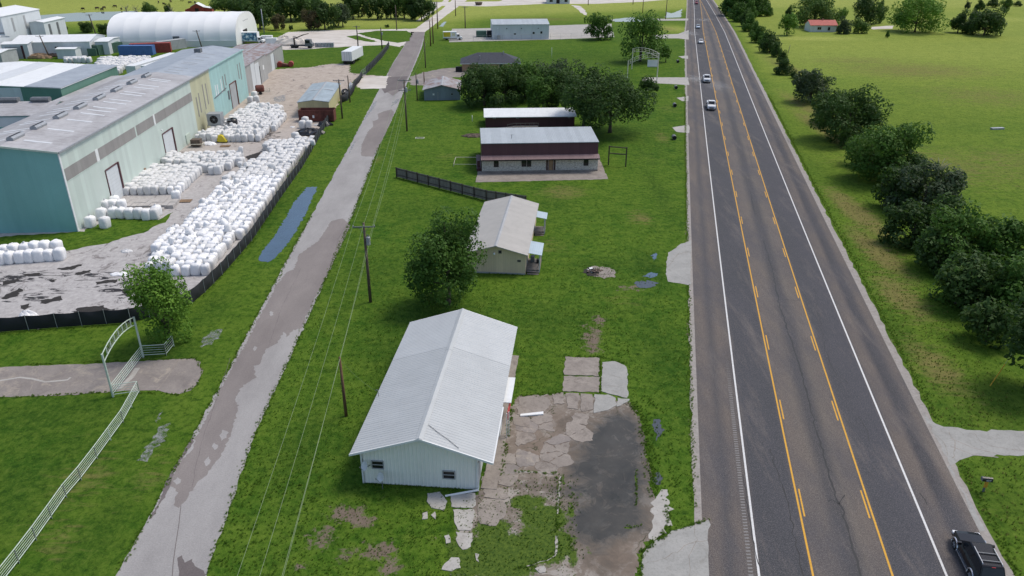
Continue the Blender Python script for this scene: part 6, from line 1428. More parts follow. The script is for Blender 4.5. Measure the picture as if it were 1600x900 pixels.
for i, (x, y, z, s, rz, rx, ry, lab, grp) in enumerate(bags):
    k = i % 4 if z == 0 and rnd.random() < .5 else 4+i % 4
    if i < 300:
        o = put('bulk_bag', BM[k], loc=(x, y, z), rot=(rx, ry, rz)); o.scale = (s*.98, s*.98, s); tag(o, lab, 'bulk bag', grp)
    else:
        mt = Matrix.Translation((x, y, z)) @ (Matrix.Rotation(rz, 4, 'Z') @ Matrix.Rotation(ry, 4, 'Y') @ Matrix.Rotation(rx, 4, 'X')) @ Matrix.Scale(s, 4)
        far_b.add([mt @ Vector(v) for v in src[4+i % 2]], srf[4+i % 2])
o = far_b.build('bulk_bag_rows', M['bag'], smooth=True, kind='stuff', label='remaining white bulk bags of the farther piles in the plant yard'); o['category'] = 'bulk bags'

# ------------------------------------------------------------------ things in the yard
p_ = pl(-2.4, 18.2)
e = thing('block_stack', 'low stack of long pale grey blocks beside the first roller door', 'building blocks', (G(225, 325).x, G(225, 325).y, 0), R(3.5))
for k in range(10):
    for j in range(2): MB().box(-4.5+k*.92, -4.5+k*.92+.86, -.6+j*1.6, -.6+j*1.6+1.5, 0, .55+.02*((k*7+j) % 3)).build('block', M['grey_board'], e)
for k in range(8): MB().box(-3.2+k*.85, -3.2+k*.85+.7, -1.9, -.9, 0, .32+.05*(k % 3)).build('block', M['grey_board'], e)
def dumpster():
    A = G(470, 191); e = thing('rusty_dumpster', 'open rusty brown roll-off dumpster in front of the yellow shed', 'dumpster', (A.x-.4, A.y+.2, 0), R(1)); W, D, H = 7.8, 2.6, 2.5
    b = MB(); b.box(0, W, 0, .1, .15, H); b.box(0, W, D-.1, D, .15, H); b.box(0, .1, .1, D-.1, .15, H); b.box(W-.1, W, .1, D-.1, .15, H); b.box(.1, W-.1, .1, D-.1, .15, .3); b.build('body', M['rust'], e)
    r = MB()
    for k in range(14): r.box(.25+k*.56, .33+k*.56, -.09, 0, .2, H-.1)
    r.box(-.03, W+.03, -.1, .0, H-.0, H+.12); r.box(-.03, W+.03, D, D+.1, H, H+.12); r.build('rib', M['rust'], e)
    m = MB(); m.box(3.1, 3.5, -.12, -.1, .9, 1.5); m.build('placard', M['white'], e)
dumpster()
def heap(name, label, cat, px, py, rx, ry, h, mat, seed, n=10, kind=None):
    p = G(px, py); r = random.Random(seed); m = MB(); rings = []
    N = 22; rad = [1.0, .96, .8, .55, .25, .04]; zz = [0, .25, .6, .85, 1, 1.02]
    ph = [r.uniform(.8, 1.15) for _ in range(N)]
    for a_, z in zip(rad, zz):
        rings.append([(rx*a_*ph[k]*math.cos(6.283*k/N)*(1+r.uniform(-.09, .09)), ry*a_*ph[k]*math.sin(6.283*k/N)*(1+r.uniform(-.09, .09)), h*z*(1+r.uniform(-.22, .22)) if z else -.02) for k in range(N)])
    m.loft(rings); o = m.build(name, M[mat], smooth=False, loc=(p.x, p.y, .02)); return tag(o, label, cat)
heap('plastic_sheet_pile', 'crumpled black plastic sheeting piled inside the fence curve', 'plastic sheeting', 484, 209, 3.2, 2.2, 1.0, 'plastic_black', 1)
heap('plastic_sheet_pile', 'smaller black plastic heap right before the rusty dumpster', 'plastic sheeting', 507, 196, 1.7, 1.3, .9, 'plastic_black', 2)
heap('plastic_sheet_pile', 'black plastic and tyres heaped behind the fence bulge by the yellow shed', 'plastic sheeting', 541, 148, 1.6, 2.2, 1.3, 'plastic_black', 3)
heap('white_scrap_heap', 'white foam scraps spilled in the middle of the track', 'scrap', 198, 393, .9, .5, .25, 'bag', 4); heap('white_scrap_heap', 'flattened white sacking below the track beside a black stain', 'scrap', 187, 429, 1.3, .6, .2, 'bag', 5)
heap('white_scrap_heap', 'torn white sack lying in front of the yellow hopper', 'scrap', 327, 226, 1.3, .9, .6, 'bag', 6); heap('white_scrap_heap', 'small white scrap near the bag trio', 'scrap', 457, 199, .6, .4, .2, 'bag', 7)
heap('white_sheet', 'white sheeting flopped behind the black bottom fence', 'sheeting', 44, 497, 1.0, .9, .8, 'bag', 8); heap('white_sheet', 'white sack on the heap behind the fence bulge', 'sheeting', 549, 139, .9, .9, 1.5, 'bag', 9); heap('white_sheet', 'white foam board scraps before the rusty dumpster', 'sheeting', 497, 196, 1.2, .6, .35, 'bag', 19)
heap('aggregate_pile', 'pale aggregate pile beside the crane truck', 'aggregate', 458, 70, 6, 4, 2.6, 'sand', 10); heap('aggregate_pile', 'second low aggregate pile left of the crane truck', 'aggregate', 447, 66, 5, 3.5, 2.0, 'sand', 11)
heap('rubble_pile', 'brown rubble left of the stone-front building', 'rubble', 741, 213, 2.6, 1.2, .5, 'rubble', 12); heap('scrap_pile', 'dark scrap and cartons below the leaning plant pole', 'scrap', 88, 88, 6, 1.6, 1.0, 'rubble', 13); heap('scrap_pile', 'pallets and bales piled left of the leaning plant pole', 'scrap', 62, 91, 4.5, 1.6, 1.4, 'wood_pallet', 14)
heap('scrap_pile', 'pale debris beside the small white hut', 'scrap', 133, 86, 5, 1.4, .8, 'sand', 15)
sheet('burn_scar', [(912, 424), (918, 418), (930, 415), (945, 417), (958, 421), (964, 427), (960, 433), (945, 434), (925, 431)], .024, M['conc_old'], .14, .3, 33)
sheet('burn_scar', [(910, 424), (920, 417), (934, 420), (935, 430), (925, 432), (914, 428)], .029, M['charcoal'], .14, .3, 34)
e = thing('burn_debris', 'burnt debris with white scraps in the bare patch on the lawn', 'debris', tuple(G(927, 425)))
for i in range(16):
    a, b = rnd.gauss(0, .7), rnd.gauss(0, .35); m = MB(); t = (a, b, .05+rnd.random()*.15); m.box(-.22, .22, -.12, .12, -.05, .05, Matrix.Translation(t) @ Matrix.Rotation(rnd.uniform(0, 6), 4, 'Z') @ Matrix.Rotation(rnd.uniform(-.5, .5), 4, 'X'))
    m.build('scrap', M['white' if i % 5 == 0 else 'rubble'], e)
def hvac():
    p = PF(2.6, 58.8); e = thing('cooling_unit', 'large grey rooftop-style cooling unit on a stand beside the pale yellow wall', 'cooling unit', (p.x, p.y, 0), R(3.5))
    b = MB(); b.box(-1.3, 1.5, -.9, 1.5, 1.6, 3.9); b.build('casing', M['galv'], e)
    f = MB(); f.tube([(.1, -.92, 2.75), (.1, -.97, 2.75)], .85, 20); ff = f.build('fan_guard', M['black'], e)
    h = MB(); h.tube([(.1, -.975, 2.75), (.1, -1.02, 2.75)], .22, 12)
    for k in range(6):
        a = k*math.pi/3; h.bar((.1, -1.0, 2.75), (.1+.8*math.cos(a), -1.0, 2.75+.8*math.sin(a)), .06, .02)
    h.build('fan_blade', M['galv_dark'], ff)
    s = MB()
    for x in (-1.4, 1.7, 3.6):
        for y in (-1.0, 1.6): s.box(x, x+.12, y, y+.12, 0, 1.55)
    s.box(-1.4, 3.7, -1.0, -.88, 1.42, 1.58); s.box(-1.4, 3.7, 1.6, 1.72, 1.42, 1.58)
    for k in range(5): s.bar((1.8, -1.0, .2+k*.6), (3.6, -1.0, .2+k*.6), .07)
    s.bar((-1.4, -1, 3.9), (-1.4, -1, 4.4), .08); s.bar((1.7, -1, 1.6), (3.5, -1, 3.0), .08); s.build('stand', M['galv'], e)
    c = MB(); c.box(-1.4, 3.2, -.5, 1.3, 0, .9); c.build('plinth', M['conc_old'], e)
    t = thing('black_tank', 'black plastic tank beside the cooling unit', 'tank', tuple(PF(5.6, 60.6)), R(3.5)); m = MB(); m.tube([(0, 0, 0), (0, 0, .1), (0, 0, 2.1), (0, 0, 2.3)], [1.0, 1.1, 1.1, .9], 14); m.build('body', M['plastic_black'], t, smooth=False); m = MB(); m.tube([(0, 0, 2.3), (0, 0, 2.45)], .3, 10); m.build('lid', M['black'], t)
hvac()
def hopper():
    p = G(349, 222); e = thing('yellow_hopper', 'tipped yellow metal hopper lying before the upper bag pile', 'hopper', tuple(p), R(-12)); m = MB()
    m.extrude_y([(-1.0, .2), (.9, 0), (1.1, .35), (.2, 1.5), (-.6, 1.5)], -.6, .6); m.build('body', M['yellow'], e); b = MB(); b.box(-1.3, 1.1, -.7, .7, 0, .15); b.build('skid', M['black'], e)
    p = G(307, 230); e = thing('timber_crate', 'brown crate on a cream pipe cradle beside the mint wall', 'crate', tuple(p), R(3.5)); m = MB(); m.box(-.9, .9, -.3, 1.2, .25, 1.5); m.build('box', M['rubble'], e); b = MB(); b.bar((-1.3, -.5, .7), (1.3, -.5, .7), .12)
    for x in (-1.3, 1.3): b.bar((x, -.5, 0), (x, -.5, .8), .12); b.bar((x, -.5, .7), (x, .8, .7), .1); b.bar((x, .8, 0), (x, .8, .75), .1)
    b.build('cradle', M['cream2'], e)
hopper()
for i, (x, y, lab) in enumerate(((246, 257, 'left pallet of the row behind the squared bag block'), (262, 257, 'middle reddish pallet behind the squared bag block'), (278, 257, 'right pallet behind the squared bag block'), (290, 315, 'broken pallet on the track by the single bag'), (352, 229, 'dark pallet lying near the yellow hopper'))):
    p = G(x, y); e = thing('pallet', lab, 'pallet', tuple(p), R(3.5+rnd.uniform(-6, 6)), 'wooden pallets in the yard')
    for k in range(6): MB().box(-.9, .9, -.6+k*.22, -.6+k*.22+.16, .14, .17).build('slat', M['wood_pallet'], e)
    for y_ in (-.6, -.08, .5): MB().box(-.9, .9, y_, y_+.1, .02, .14).build('bearer', M['rubble'], e)
def redtank():
    p = G(407, 147); e = thing('red_tank_trailer', 'dark red round tank on a cream trailer frame beside the grey annex', 'tank trailer', tuple(p), R(20))
    m = MB(); m.tube([(-1.1, 0, 1.4), (-.9, 0, 1.4), (.9, 0, 1.4), (1.1, 0, 1.4)], [.6, .95, .95, .6], 16); m.build('tank', M['rust'], e, smooth=False)
    f = MB(); f.box(-1.3, 2.4, -.8, -.68, .5, .65); f.box(-1.3, 2.4, .68, .8, .5, .65); f.bar((2.4, -.7, .1), (2.4, -.7, 1.5), .1); f.bar((2.4, .7, .1), (2.4, .7, 1.5), .1); f.bar((2.4, -.7, 1.45), (1.2, -.7, 1.0), .1); f.build('frame', M['cream2'], e)
    for y in (-.95, .85): w = MB(); w.tube([(0, y-.1, .4), (0, y+.2, .4)], .4, 12); w.build('wheel', M['black'], e)
    p = G(447, 104); e = thing('red_implement', 'rusty red farm implement on the grass below the far grey shed', 'farm implement', tuple(p), R(10))
    m = MB(); m.tube([(-1.8, -1, .8), (-1.8, 1, .8)], .8, 12); m.tube([(1.6, -1, .8), (1.6, 1, .8)], .8, 12); m.build('drum', M['red'], e); m = MB(); m.extrude_y([(-1.6, .2), (1.5, .2), (1.8, 1.3), (.8, .7), (-.4, .9), (-2.0, 1.6)], -.9, .9); m.build('frame', M['rust'], e)
redtank()
# ------------------------------------------------------------------ small things round the near building
def dish(label, base, h, wall=False, az=-40):
    e = thing('satellite_dish', label, 'satellite dish', base, R(az)); m = MB()
    if wall: m.tube([(0, .45, h-.1), (0, .1, h-.1), (0, 0, h)], .025, 6)
    else: m.tube([(0, 0, 0), (0, 0, h)], .035, 6)
    m.build('mast', M['galv_dark'], e); d = MB(); rings = []
    q = Matrix.Translation((0, -.06, h+.1)) @ Matrix.Rotation(R(62), 4, 'X')
    for (rr, zz) in ((.02, 0), (.18, .02), (.30, .06), (.38, .10), (.385, .085), (.30, .045), (.02, -.02)):
        rings.append([q @ Vector((rr*math.cos(a)*.88, rr*math.sin(a), zz)) for a in [k*math.pi/9 for k in range(18)]])
    d.loft(rings); dd = d.build('reflector', M['skylight'], e, smooth=True); a = MB(); a.tube([q @ Vector((0, -.34, .05)), q @ Vector((0, -.1, .5))], .015, 5); a.sphere(q @ Vector((0, -.08, .52)), .05, 6, 4); a.build('feed_arm', M['galv_dark'], dd)
NB = local((-12.3, 46.5), -5.4)
dish('grey satellite dish on a ground post in front of the gable window', tuple(G(598, 764)), 1.05)
q_ = NB(1.15, .02, 0); dish('grey satellite dish fixed to the gable wall at its left corner', (q_.x, q_.y, 0), 1.9, True)
def mailbox():
    p = G(1536, 768); e = thing('mailbox', 'black mailbox on a post with orange tag beside the right shoulder', 'mailbox', (p.x, p.y, 0), R(-10)); m = MB()
    prof = [(-.16, 0), (.16, 0), (.16, .18), (.11, .29), (0, .33), (-.11, .29), (-.16, .18)]
    m.extrude_x([(y, z+1.05) for y, z in prof], -.36, .36); b = m.build('box', M['plastic_black'], e)
    d = MB(); d.extrude_x([(y*1.05, z*1.04+1.045) for y, z in prof], -.385, -.36); d.build('door', M['galv_dark'], b)
    m = MB(); m.box(-.06, .06, -.06, .06, 0, 1.05); m.build('post', M['galv_dark'], e); t = MB(); t.box(-.13, .13, -.09, -.065, .45, 1.0); t.build('orange_tag', M['lane_yellow'], e)
    cu = bpy.data.curves.new('digits', 'FONT'); cu.body = '407'; cu.size = .24; cu.align_x = 'CENTER'; cu.extrude = .002
    o = put('digits', cu, e, loc=(.06, -.165, 1.07), rot=(math.pi/2, 0, 0)); cu.materials.append(M['white'])
    dg = bpy.context.evaluated_depsgraph_get(); me = bpy.data.meshes.new_from_object(o.evaluated_get(dg)); bpy.data.objects.remove(o)
    put('digits', me, e, loc=(.06, -.166, 1.07), rot=(math.pi/2, 0, 0))
mailbox()
p_ = G(1139, 25); e = thing('road_sign', 'small green road sign on the right verge near the frame top', 'road sign', (p_.x, p_.y, 0), R(-8)); MB().box(-1.0, 1.0, -.03, .03, 2.2, 3.5).build('panel', M['sign_green'], e)
for x in (-.7, .7): MB().box(x-.05, x+.05, .03, .1, 0, 3.3).build('post', M['galv'], e)
def guy():
    a = G(1547, 603); b = G(1590, 540, 3.6); e = thing('guy_marker', 'yellow guy-wire sleeve slanting up from the verge under the hedge trees', 'guy wire', tuple(a)); d = b-a
    m = MB(); m.tube([(0, 0, 0), d*.18, d*.38+Vector((0, 0, -.08)), d*.55], .045, 6); m.build('sleeve', M['lane_yellow'], e); m = MB(); m.tube([d*.55, d*1.6], .015, 4); m.build('cable', M['galv'], e)
guy()
for i, (x, y, lab) in enumerate(((1056, 137, 'black roadside culvert mouth beside the arched gate drive'), (1054, 165, 'black culvert mouth second along the ditch'), (1053, 216, 'largest black culvert mouth nearest the camera in the ditch'), (1059, 96, 'black culvert mouth before the loose-crowned tree'))):
    p = G(x, y+2); e = thing('culvert_pipe', lab, 'culvert', (p.x, p.y, 0), 0, 'culvert mouths in the roadside ditch'); m = MB(); m.tube([(0, -.5, .45), (0, .6, .5)], .45, 12, False); m.build('pipe', M['galv_dark'], e); m = MB(); m.tube([(0, -.42, .45), (0, -.4, .45)], .42, 12); m.build('opening', M['black'], e)
e = thing('ground_frame', 'small yellow ground frame on the lawn by the double-crossarm pole', 'frame', tuple(G(656, 216))); MB().box(-.9, .9, -.5, -.4, .0, .12).box(-.9, .9, .4, .5, 0, .12).box(-.9, -.8, -.4, .4, 0, .12).box(.8, .9, -.4, .4, 0, .12).build('bar', M['cream2'], e)
a, b, c, d = G(709, 260), G(745, 260), G(745, 249), G(712, 249); e = thing('low_pipe_frame', 'low cream pipe rail beside the left end of the stone-front building', 'rail', (a.x, a.y, 0)); m = MB(); m.tube([b-a+Vector((0, 0, .4)), (0, 0, .4), d-a+Vector((0, 0, .4)), c-a+Vector((0, 0, .4))], .05, 5); m.build('rail', M['cream2'], e)
for q in (a, b, c, d): m = MB(); q = q-a; m.tube([(q.x, q.y, 0), (q.x, q.y, .4)], .05, 5); m.build('post', M['cream2'], e)
e = thing('feed_trough', 'pale trough lying far out in the right pasture', 'trough', tuple(G(1558, 202)), R(8)); MB().box(-1.4, 1.4, -.4, .4, .0, .35).build('tub', M['galv'], e)
e = thing('dark_skip', 'dark green skip bins beside the warehouse left wall', 'skip', tuple(G(758, 58)), R(4)); MB().box(-3.5, .6, 0, 2.4, .1, 2.3).build('body', M['green_bin'], e); MB().box(.8, 3.2, 0, 2.4, .1, 2.3).build('body', M['black'], e)
e = thing('debris_box', 'dark bin beside the left wall of the brick house', 'bin', tuple(G(717, 112))); MB().box(-.9, .9, -.6, .6, 0, 1.5).build('body', M['black'], e)
e = thing('field_feeder', 'dark feeder by the far gravel track', 'feeder', tuple(G(748, 8))); MB().tube([(0, 0, 0), (0, 0, 1.6)], [1.6, 2.2], 12).build('tub', M['rubble'], e)
for i, (x, y) in enumerate(((130, 16), (152, 15), (163, 14), (180, 12), (190, 16), (248, 5), (256, 8), (267, 4), (284, 2), (297, 6), (305, 6), (160, 17))):
    p = G(x, y); e = thing('cow', 'tiny dark grazing cow on the pasture beyond the pond', 'cow', (p.x, p.y, 0), rnd.uniform(0, 6), 'cows on the far pasture'); m = MB()
    rg = lambda cx, cz, ry, rz: [(cx, ry*math.cos(a), cz+rz*math.sin(a)) for a in [k*math.pi/4 for k in range(8)]]
    m.loft([rg(-1.0, 1.0, .15, .2), rg(-.85, 1.0, .32, .38), rg(-.2, .95, .38, .42), rg(.5, 1.0, .34, .40), rg(.9, 1.05, .2, .26), rg(1.2, .75, .13, .17), rg(1.5, .35, .11, .12), rg(1.65, .22, .06, .07)])
    for x_, y_ in ((-.8, .2), (-.8, -.2), (.6, .2), (.6, -.2)): m.tube([(x_, y_, 0), (x_+.03, y_, .45), (x_, y_, .85)], [.06, .06, .12], 5)
    m.tube([(-1.0, 0, 1.15), (-1.12, 0, .8), (-1.1, 0, .45)], .03, 4); m.build('body', M['cow'], e, smooth=True)
# ------------------------------------------------------------------ vehicles (front toward local +y)
def ring(y, hw, zb, zt, top=.88, sh=.14):
    return [(-hw*.90, y, zb), (-hw, y, zb+.16), (-hw*1.0, y, (zb+zt)/2), (-hw*.985, y, zt-sh), (-hw*top, y, zt), (0, y, zt+.025), (hw*top, y, zt), (hw*.985, y, zt-sh), (hw, y, (zb+zt)/2), (hw, y, zb+.16), (hw*.90, y, zb), (0, y, zb)]
def wheel(e, x, y, r, w=.24, rim='alloy', trim=None):
    s = 1 if x > 0 else -1
    t = MB(); pr = [(-w/2, r*.8), (-w/2+.03, r*.97), (0, r), (w/2-.03, r*.97), (w/2, r*.8), (w/2, r*.6), (-w/2, r*.6)]
    rings = [[(x+a, y+b*math.cos(k*math.pi/9), r+b*math.sin(k*math.pi/9)) for k in range(18)] for a, b in pr]
    t.loft(rings+[rings[0]], False); wh = t.build('wheel', M['black'], e, smooth=False)
    m = MB(); m.tube([(x+s*w*.30, y, r), (x+s*w*.42, y, r)], [r*.60, r*.60], 14); m.build('rim', M['galv_dark'], wh)
    m = MB()
    for k in range(5):
        a = k*2*math.pi/5; m.bar((x+s*w*.45, y, r), (x+s*w*.45, y+r*.56*math.cos(a), r+r*.56*math.sin(a)), .09, .03)
    m.tube([(x+s*w*.40, y, r), (x+s*w*.50, y, r)], .09, 10); m.build('spokes', M[rim], wh)
    if trim:
        m = MB(); pts = [(x+s*w*.45, y+(r+.10)*math.cos(a), r+(r+.10)*math.sin(a)) for a in [math.pi*k/10 for k in range(-1, 12)]]; m.tube(pts, .055, 5); m.build('arch_trim', M[trim], e)
def quad_panel(name, e, pts, mat, inset=.0, push=.012, par=None):
    p = [Vector(q) for q in pts]; n = (p[1]-p[0]).cross(p[3]-p[0]).normalized(); c = sum(p, Vector())/4
    o = [q+(c-q).normalized()*inset+n*push for q in p]; b = [q-n*.02 for q in o]; m = MB(); m.add(o+b, [(0, 1, 2, 3), (7, 6, 5, 4), (0, 4, 5, 1), (1, 5, 6, 2), (2, 6, 7, 3), (3, 7, 4, 0)])
    return m.build(name, M[mat], par or e)
def vehicle(name, label, cat, x, y, rot, kind, paint, trim=None, group=None):
    e = thing(name, label, cat, (x, y, .014), rot, group)
    if kind == 'suv':
        L, hw, bel = 4.75, .92, 1.08; st = [(-L/2, .78, .48, .92), (-L/2+.12, .90, .36, 1.06), (-L/2+.8, .92, .30, 1.10), (0, .92, .28, 1.09), (1.15, .92, .30, 1.07), (1.30, .91, .32, 1.06), (1.9, .89, .33, 1.01), (2.22, .84, .36, .93), (L/2, .70, .44, .74)]
        g = [(-L/2+.14, .80, 1.05, .62, 1.58), (-L/2+.42, .84, 1.08, .68, 1.74), (-.6, .86, 1.08, .70, 1.79), (.25, .86, 1.08, .68, 1.76), (1.18, .82, 1.06, .60, 1.10)]; wb, r = 1.42, .38
        gt = [(-L/2+.14, .80, 1.05), (-L/2+.50, .68, 1.74), (.30, .68, 1.75), (1.18, .82, 1.06)]
    elif kind == 'pickup':
        L, hw = 5.9, .98; st = [(-L/2, .94, .55, 1.18), (-L/2+.1, .98, .45, 1.25), (-.62, .98, .42, 1.25), (-.6, .98, .42, 1.25), (1.1, .98, .42, 1.22), (1.4, .97, .42, 1.20), (2.5, .95, .42, 1.15), (2.85, .92, .44, 1.08), (L/2, .86, .5, .86)]
        gt = [(-.62, .86, 1.24), (-.45, .74, 1.88), (.75, .74, 1.90), (1.45, .86, 1.20)]; wb, r = 1.85, .41
    else:
        L, hw = 4.6, .90; st = [(-L/2, .78, .45, .88), (-L/2+.2, .88, .32, 1.0), (-1.2, .90, .26, 1.02), (0, .90, .25, .98), (1.2, .90, .27, .93), (1.9, .86, .30, .84), (L/2, .70, .40, .62)]
        gt = [(-L/2+.35, .78, .98), (-1.0, .60, 1.42), (.1, .60, 1.45), (1.15, .80, .95)]; wb, r = 1.35, .33
    m = MB(); m.loft([ring(a, b, c, d) for a, b, c, d in st]); body = m.build('body', M[paint], e, smooth=False)
    # greenhouse as a tapered cabin
    (y0, w0, z0), (y1, w1, z1), (y2, w2, z2), (y3, w3, z3) = gt
    m = MB(); c = .05
    lo = [(-w0, y0, z0-.04), (w0, y0, z0-.04), (w3, y3, z3-.04), (-w3, y3, z3-.04)]
    ym = (y0+y3)/2
    md = [(-w1, y1, z1-.03), (w1, y1, z1-.03), (w2, y2, z2-.03), (-w2, y2, z2-.03)]
    tp = [(-w1+.08, y1+.08, z1+.02), (w1-.08, y1+.08, z1+.02), (w2-.08, y2-.08, z2+.02), (-w2+.08, y2-.08, z2+.02)]
    m.loft([lo, md, tp]); m.build('cabin', M[paint], e)
    quad_panel('windscreen', e, [lo[2], lo[3], md[3], md[2]], 'carglass', .10)
    quad_panel('rear_window', e, [lo[0], lo[1], md[1], md[0]], 'carglass', .10)
    for s in (0, 1):
        A, B, C, D = (lo[1], lo[2], md[2], md[1]) if s else (lo[3], lo[0], md[0], md[3])
        A, B, C, D = map(Vector, (A, B, C, D)); t = .5
        P1, P2 = A.lerp(B, t), D.lerp(C, t); bt = Vector((0, 0, .06))
        quad_panel('side_window', e, [A+bt, P1+bt, P2, D], 'carglass', .07, .010); quad_panel('side_window', e, [P1+bt, B+bt, C, P2], 'carglass', .07, .010)
    for x_ in (-hw+.08, hw-.08):
        for yy in (-wb, wb): wheel(e, x_, yy, r, .25, 'alloy', trim)
    yf = L/2; zf = st[-1][3]
    for s in (-1, 1):
        h = MB(); h.box(s*.72-.16, s*.72+.16, yf-.26, yf-.02, zf-.16 if kind != 'suv' else zf-.06, zf+.06 if kind != 'suv' else zf+.1); h.build('headlight', M['lamp'], e)
        t_ = MB(); t_.box(s*.80-.10, s*.80+.08, -L/2+.0-.03, -L/2+.12, .68, 1.0); t_.build('tail_light', M['tail'], e)
        mi = MB(); mi.box(s*(hw+.12)-.12, s*(hw+.12)+.12, y3-.55, y3-.40, z3+.02, z3+.22); mi.build('mirror', M[paint if kind != 'pickup' else 'black'], e)
        si = MB(); si.box(s*(hw+.02)-.06, s*(hw+.02)+.06, -wb+.55, wb-.55, .33, .39); si.build('side_step', M['chrome' if kind == 'suv' else 'black'], e)
    gr = MB(); gr.box(-.52, .52, yf-.03, yf+.015, zf-.30, zf-.02); gr.build('grille', M['black'], e)
    bp = MB(); bp.box(-hw*.85, hw*.85, yf-.10, yf+.10, st[-1][2]-.08, st[-1][2]+.10); bp.box(-hw*.85, hw*.85, -L/2-.10, -L/2+.05, .46, .64); bp.build('bumper', M['chrome' if kind == 'pickup' else paint], e)
    for y_ in (-.0, 1.0):
        q = MB(); q.box(-hw-.006, hw+.006, y_, y_+.015, .5, 1.0); q.build('door_seam', M['black'], e)
    if kind == 'suv':
        for s in (-1, 1): rr = MB(); rr.tube([(s*.60, -1.75, z1+.03), (s*.60, -1.70, z1+.10), (s*.60, -.25, z1+.11), (s*.60, -.20, z1+.03)], .028, 6); rr.build('roof_rail', M['chrome'], e)
        for yy in (-1.45, -.75): rr = MB(); rr.box(-.60, .60, yy-.03, yy+.03, z1+.07, z1+.11); rr.build('cross_bar', M['galv_dark'], e)
        rb = MB()
        for k in range(7): rb.box(-.42+k*.14-.015, -.42+k*.14+.015, -1.7, .1, z1+.018, z1+.032)
        rb.build('roof_rib', M['paint_black'], e); hl = MB(); hl.box(-.16, .16, -L/2-.012, -L/2+.02, .95, 1.0); hl.build('hatch_handle', M['chrome'], e)
        lp = MB(); lp.box(-.26, .26, -L/2-.02, -L/2+.01, .70, .84); lp.build('licence_plate', M['white'], e); tl = MB(); tl.box(-.12, .12, -L/2+.42, -L/2+.46, z1-.02, z1+.02); tl.build('brake_light', M['tail'], e)
    if kind == 'pickup':
        b = MB(); b.box(-.80, .80, -L/2+.12, -.72, 1.24, 1.275); b.build('bed_floor', M['galv_dark'], e)
        b = MB(); b.box(-.97, -.80, -L/2+.1, -.64, 1.2, 1.34); b.box(.80, .97, -L/2+.1, -.64, 1.2, 1.34); b.box(-.8, .8, -L/2+.02, -L/2+.12, 1.1, 1.34); b.build('bed_side', M[paint], e)
    return e
vehicle('suv', 'black SUV with silver wheel-arch trims and roof rails stopped on the right shoulder', 'car', 31.38, 38.35, R(-9.5), 'suv', 'paint_black', 'chrome')
def onroad(off, px, py, back):
    p = G(px, py); y = p.y+back; return float(hwx(y))+off, y
for (lab, px, py, off, kd, pt, nm, ct) in (('nearest oncoming white pickup truck with black mirrors on the highway', 1112, 173, -4.35, 'pickup', 'paint_white', 'pickup_truck', 'pickup truck'), ('second oncoming white pickup beside the driveway dust on the highway', 1103, 130, -4.45, 'pickup', 'paint_white', 'pickup_truck', 'pickup truck'),
    ('third oncoming vehicle, a white sedan', 1094, 69, -4.4, 'car', 'paint_white', 'car', 'car'), ('fourth oncoming vehicle, a silver-blue sedan', 1090, 45, -4.6, 'car', 'paint_silver', 'car', 'car'), ('farthest car at the top frame edge with reddish paint', 1087, 7, -2.9, 'suv', 'paint_red', 'car', 'car')):
    x, y = onroad(off, px, py, 2.6); vehicle(nm, lab, ct, x, y, math.pi-math.atan(.2), kd, pt, None, 'vehicles driving on the highway')
def boxtruck(name, label, x, y, rot, L, wd, h, panel=None, lab2=None):
    "box truck, front toward local +x"
    e = thing(name, label, 'truck', (x, y, .02), rot); m = MB(); m.box(-L/2, L/2-2.1, -wd/2, wd/2, .75, h); m.build('cargo_box', M['white'], e)
    f = MB(); f.box(-L/2, L/2-1.9, -wd/2+.1, wd/2-.1, .45, .74); f.build('chassis', M['black'], e)
    c = MB(); c.extrude_y([(L/2-2.05, .4), (L/2, .4), (L/2, 1.15), (L/2-.75, 1.4), (L/2-1.25, 2.2), (L/2-2.05, 2.25)], -wd/2+.08, wd/2-.08); c.build('cab', M['white'], e)
    q = MB(); q.add([(L/2-.74, -wd/2+.2, 1.43), (L/2-.74, wd/2-.2, 1.43), (L/2-1.22, wd/2-.25, 2.17), (L/2-1.22, -wd/2+.25, 2.17)], [(0, 1, 2, 3)]); q.build('windscreen', M['carglass'], e)
    q = MB(); q.box(L/2-1.85, L/2-1.0, -wd/2+.05, -wd/2+.08, 1.35, 2.0); q.build('side_window', M['carglass'], e)
    for xx in (-L/2+1.3, L/2-1.0):
        for yy in (-wd/2+.05, wd/2-.3): t = MB(); t.tube([(xx, yy, .42), (xx, yy+.28, .42)], .42, 14); t.build('wheel', M['black'], e)
    b = MB(); b.box(L/2-.02, L/2+.08, -wd/2+.1, wd/2-.1, .3, .6); b.build('bumper', M['black'], e)
    if panel == 'yellow':
        m = MB(); m.box(-L/2+.15, -L/2+.15+(L-2.1)*.52, -wd/2-.02, -wd/2, 1.25, h-.15); m.build('yellow_panel', M['yellow'], e)
        m = MB()
        for k in range(3): m.box(L/2-3.7+k*.35, L/2-3.55+k*.35, -wd/2-.02, -wd/2, 1.5+.2*(k % 2), h-.5)
        m.build('side_mark', M['yellow'], e)
    if panel == 'blue':
        t = NT('truck_side_print'); c = t.ramp(t.noise(.8, 5, t.obj()), [(.38, (.02, .05, .14)), (.52, (.10, .28, .42)), (.62, (.75, .8, .82))]); t.out(c, .5)
        m = MB(); m.box(-L/2+.1, L/2-2.3, -wd/2-.02, -wd/2, .95, h-.25); m.build('side_print', t.m, e)
    return e
p_ = G(707, 63); boxtruck('box_van', 'white box van with a yellow side panel parked in the fenced lot', p_.x, p_.y+1.3, R(5), 7.3, 2.3, 3.1, 'yellow')
p_ = G(393, 68); boxtruck('box_truck', 'white box truck with a dark blue picture on its side by the dome end', p_.x-.6, p_.y+1.3, R(-2), 10.5, 2.6, 4.0, 'blue')
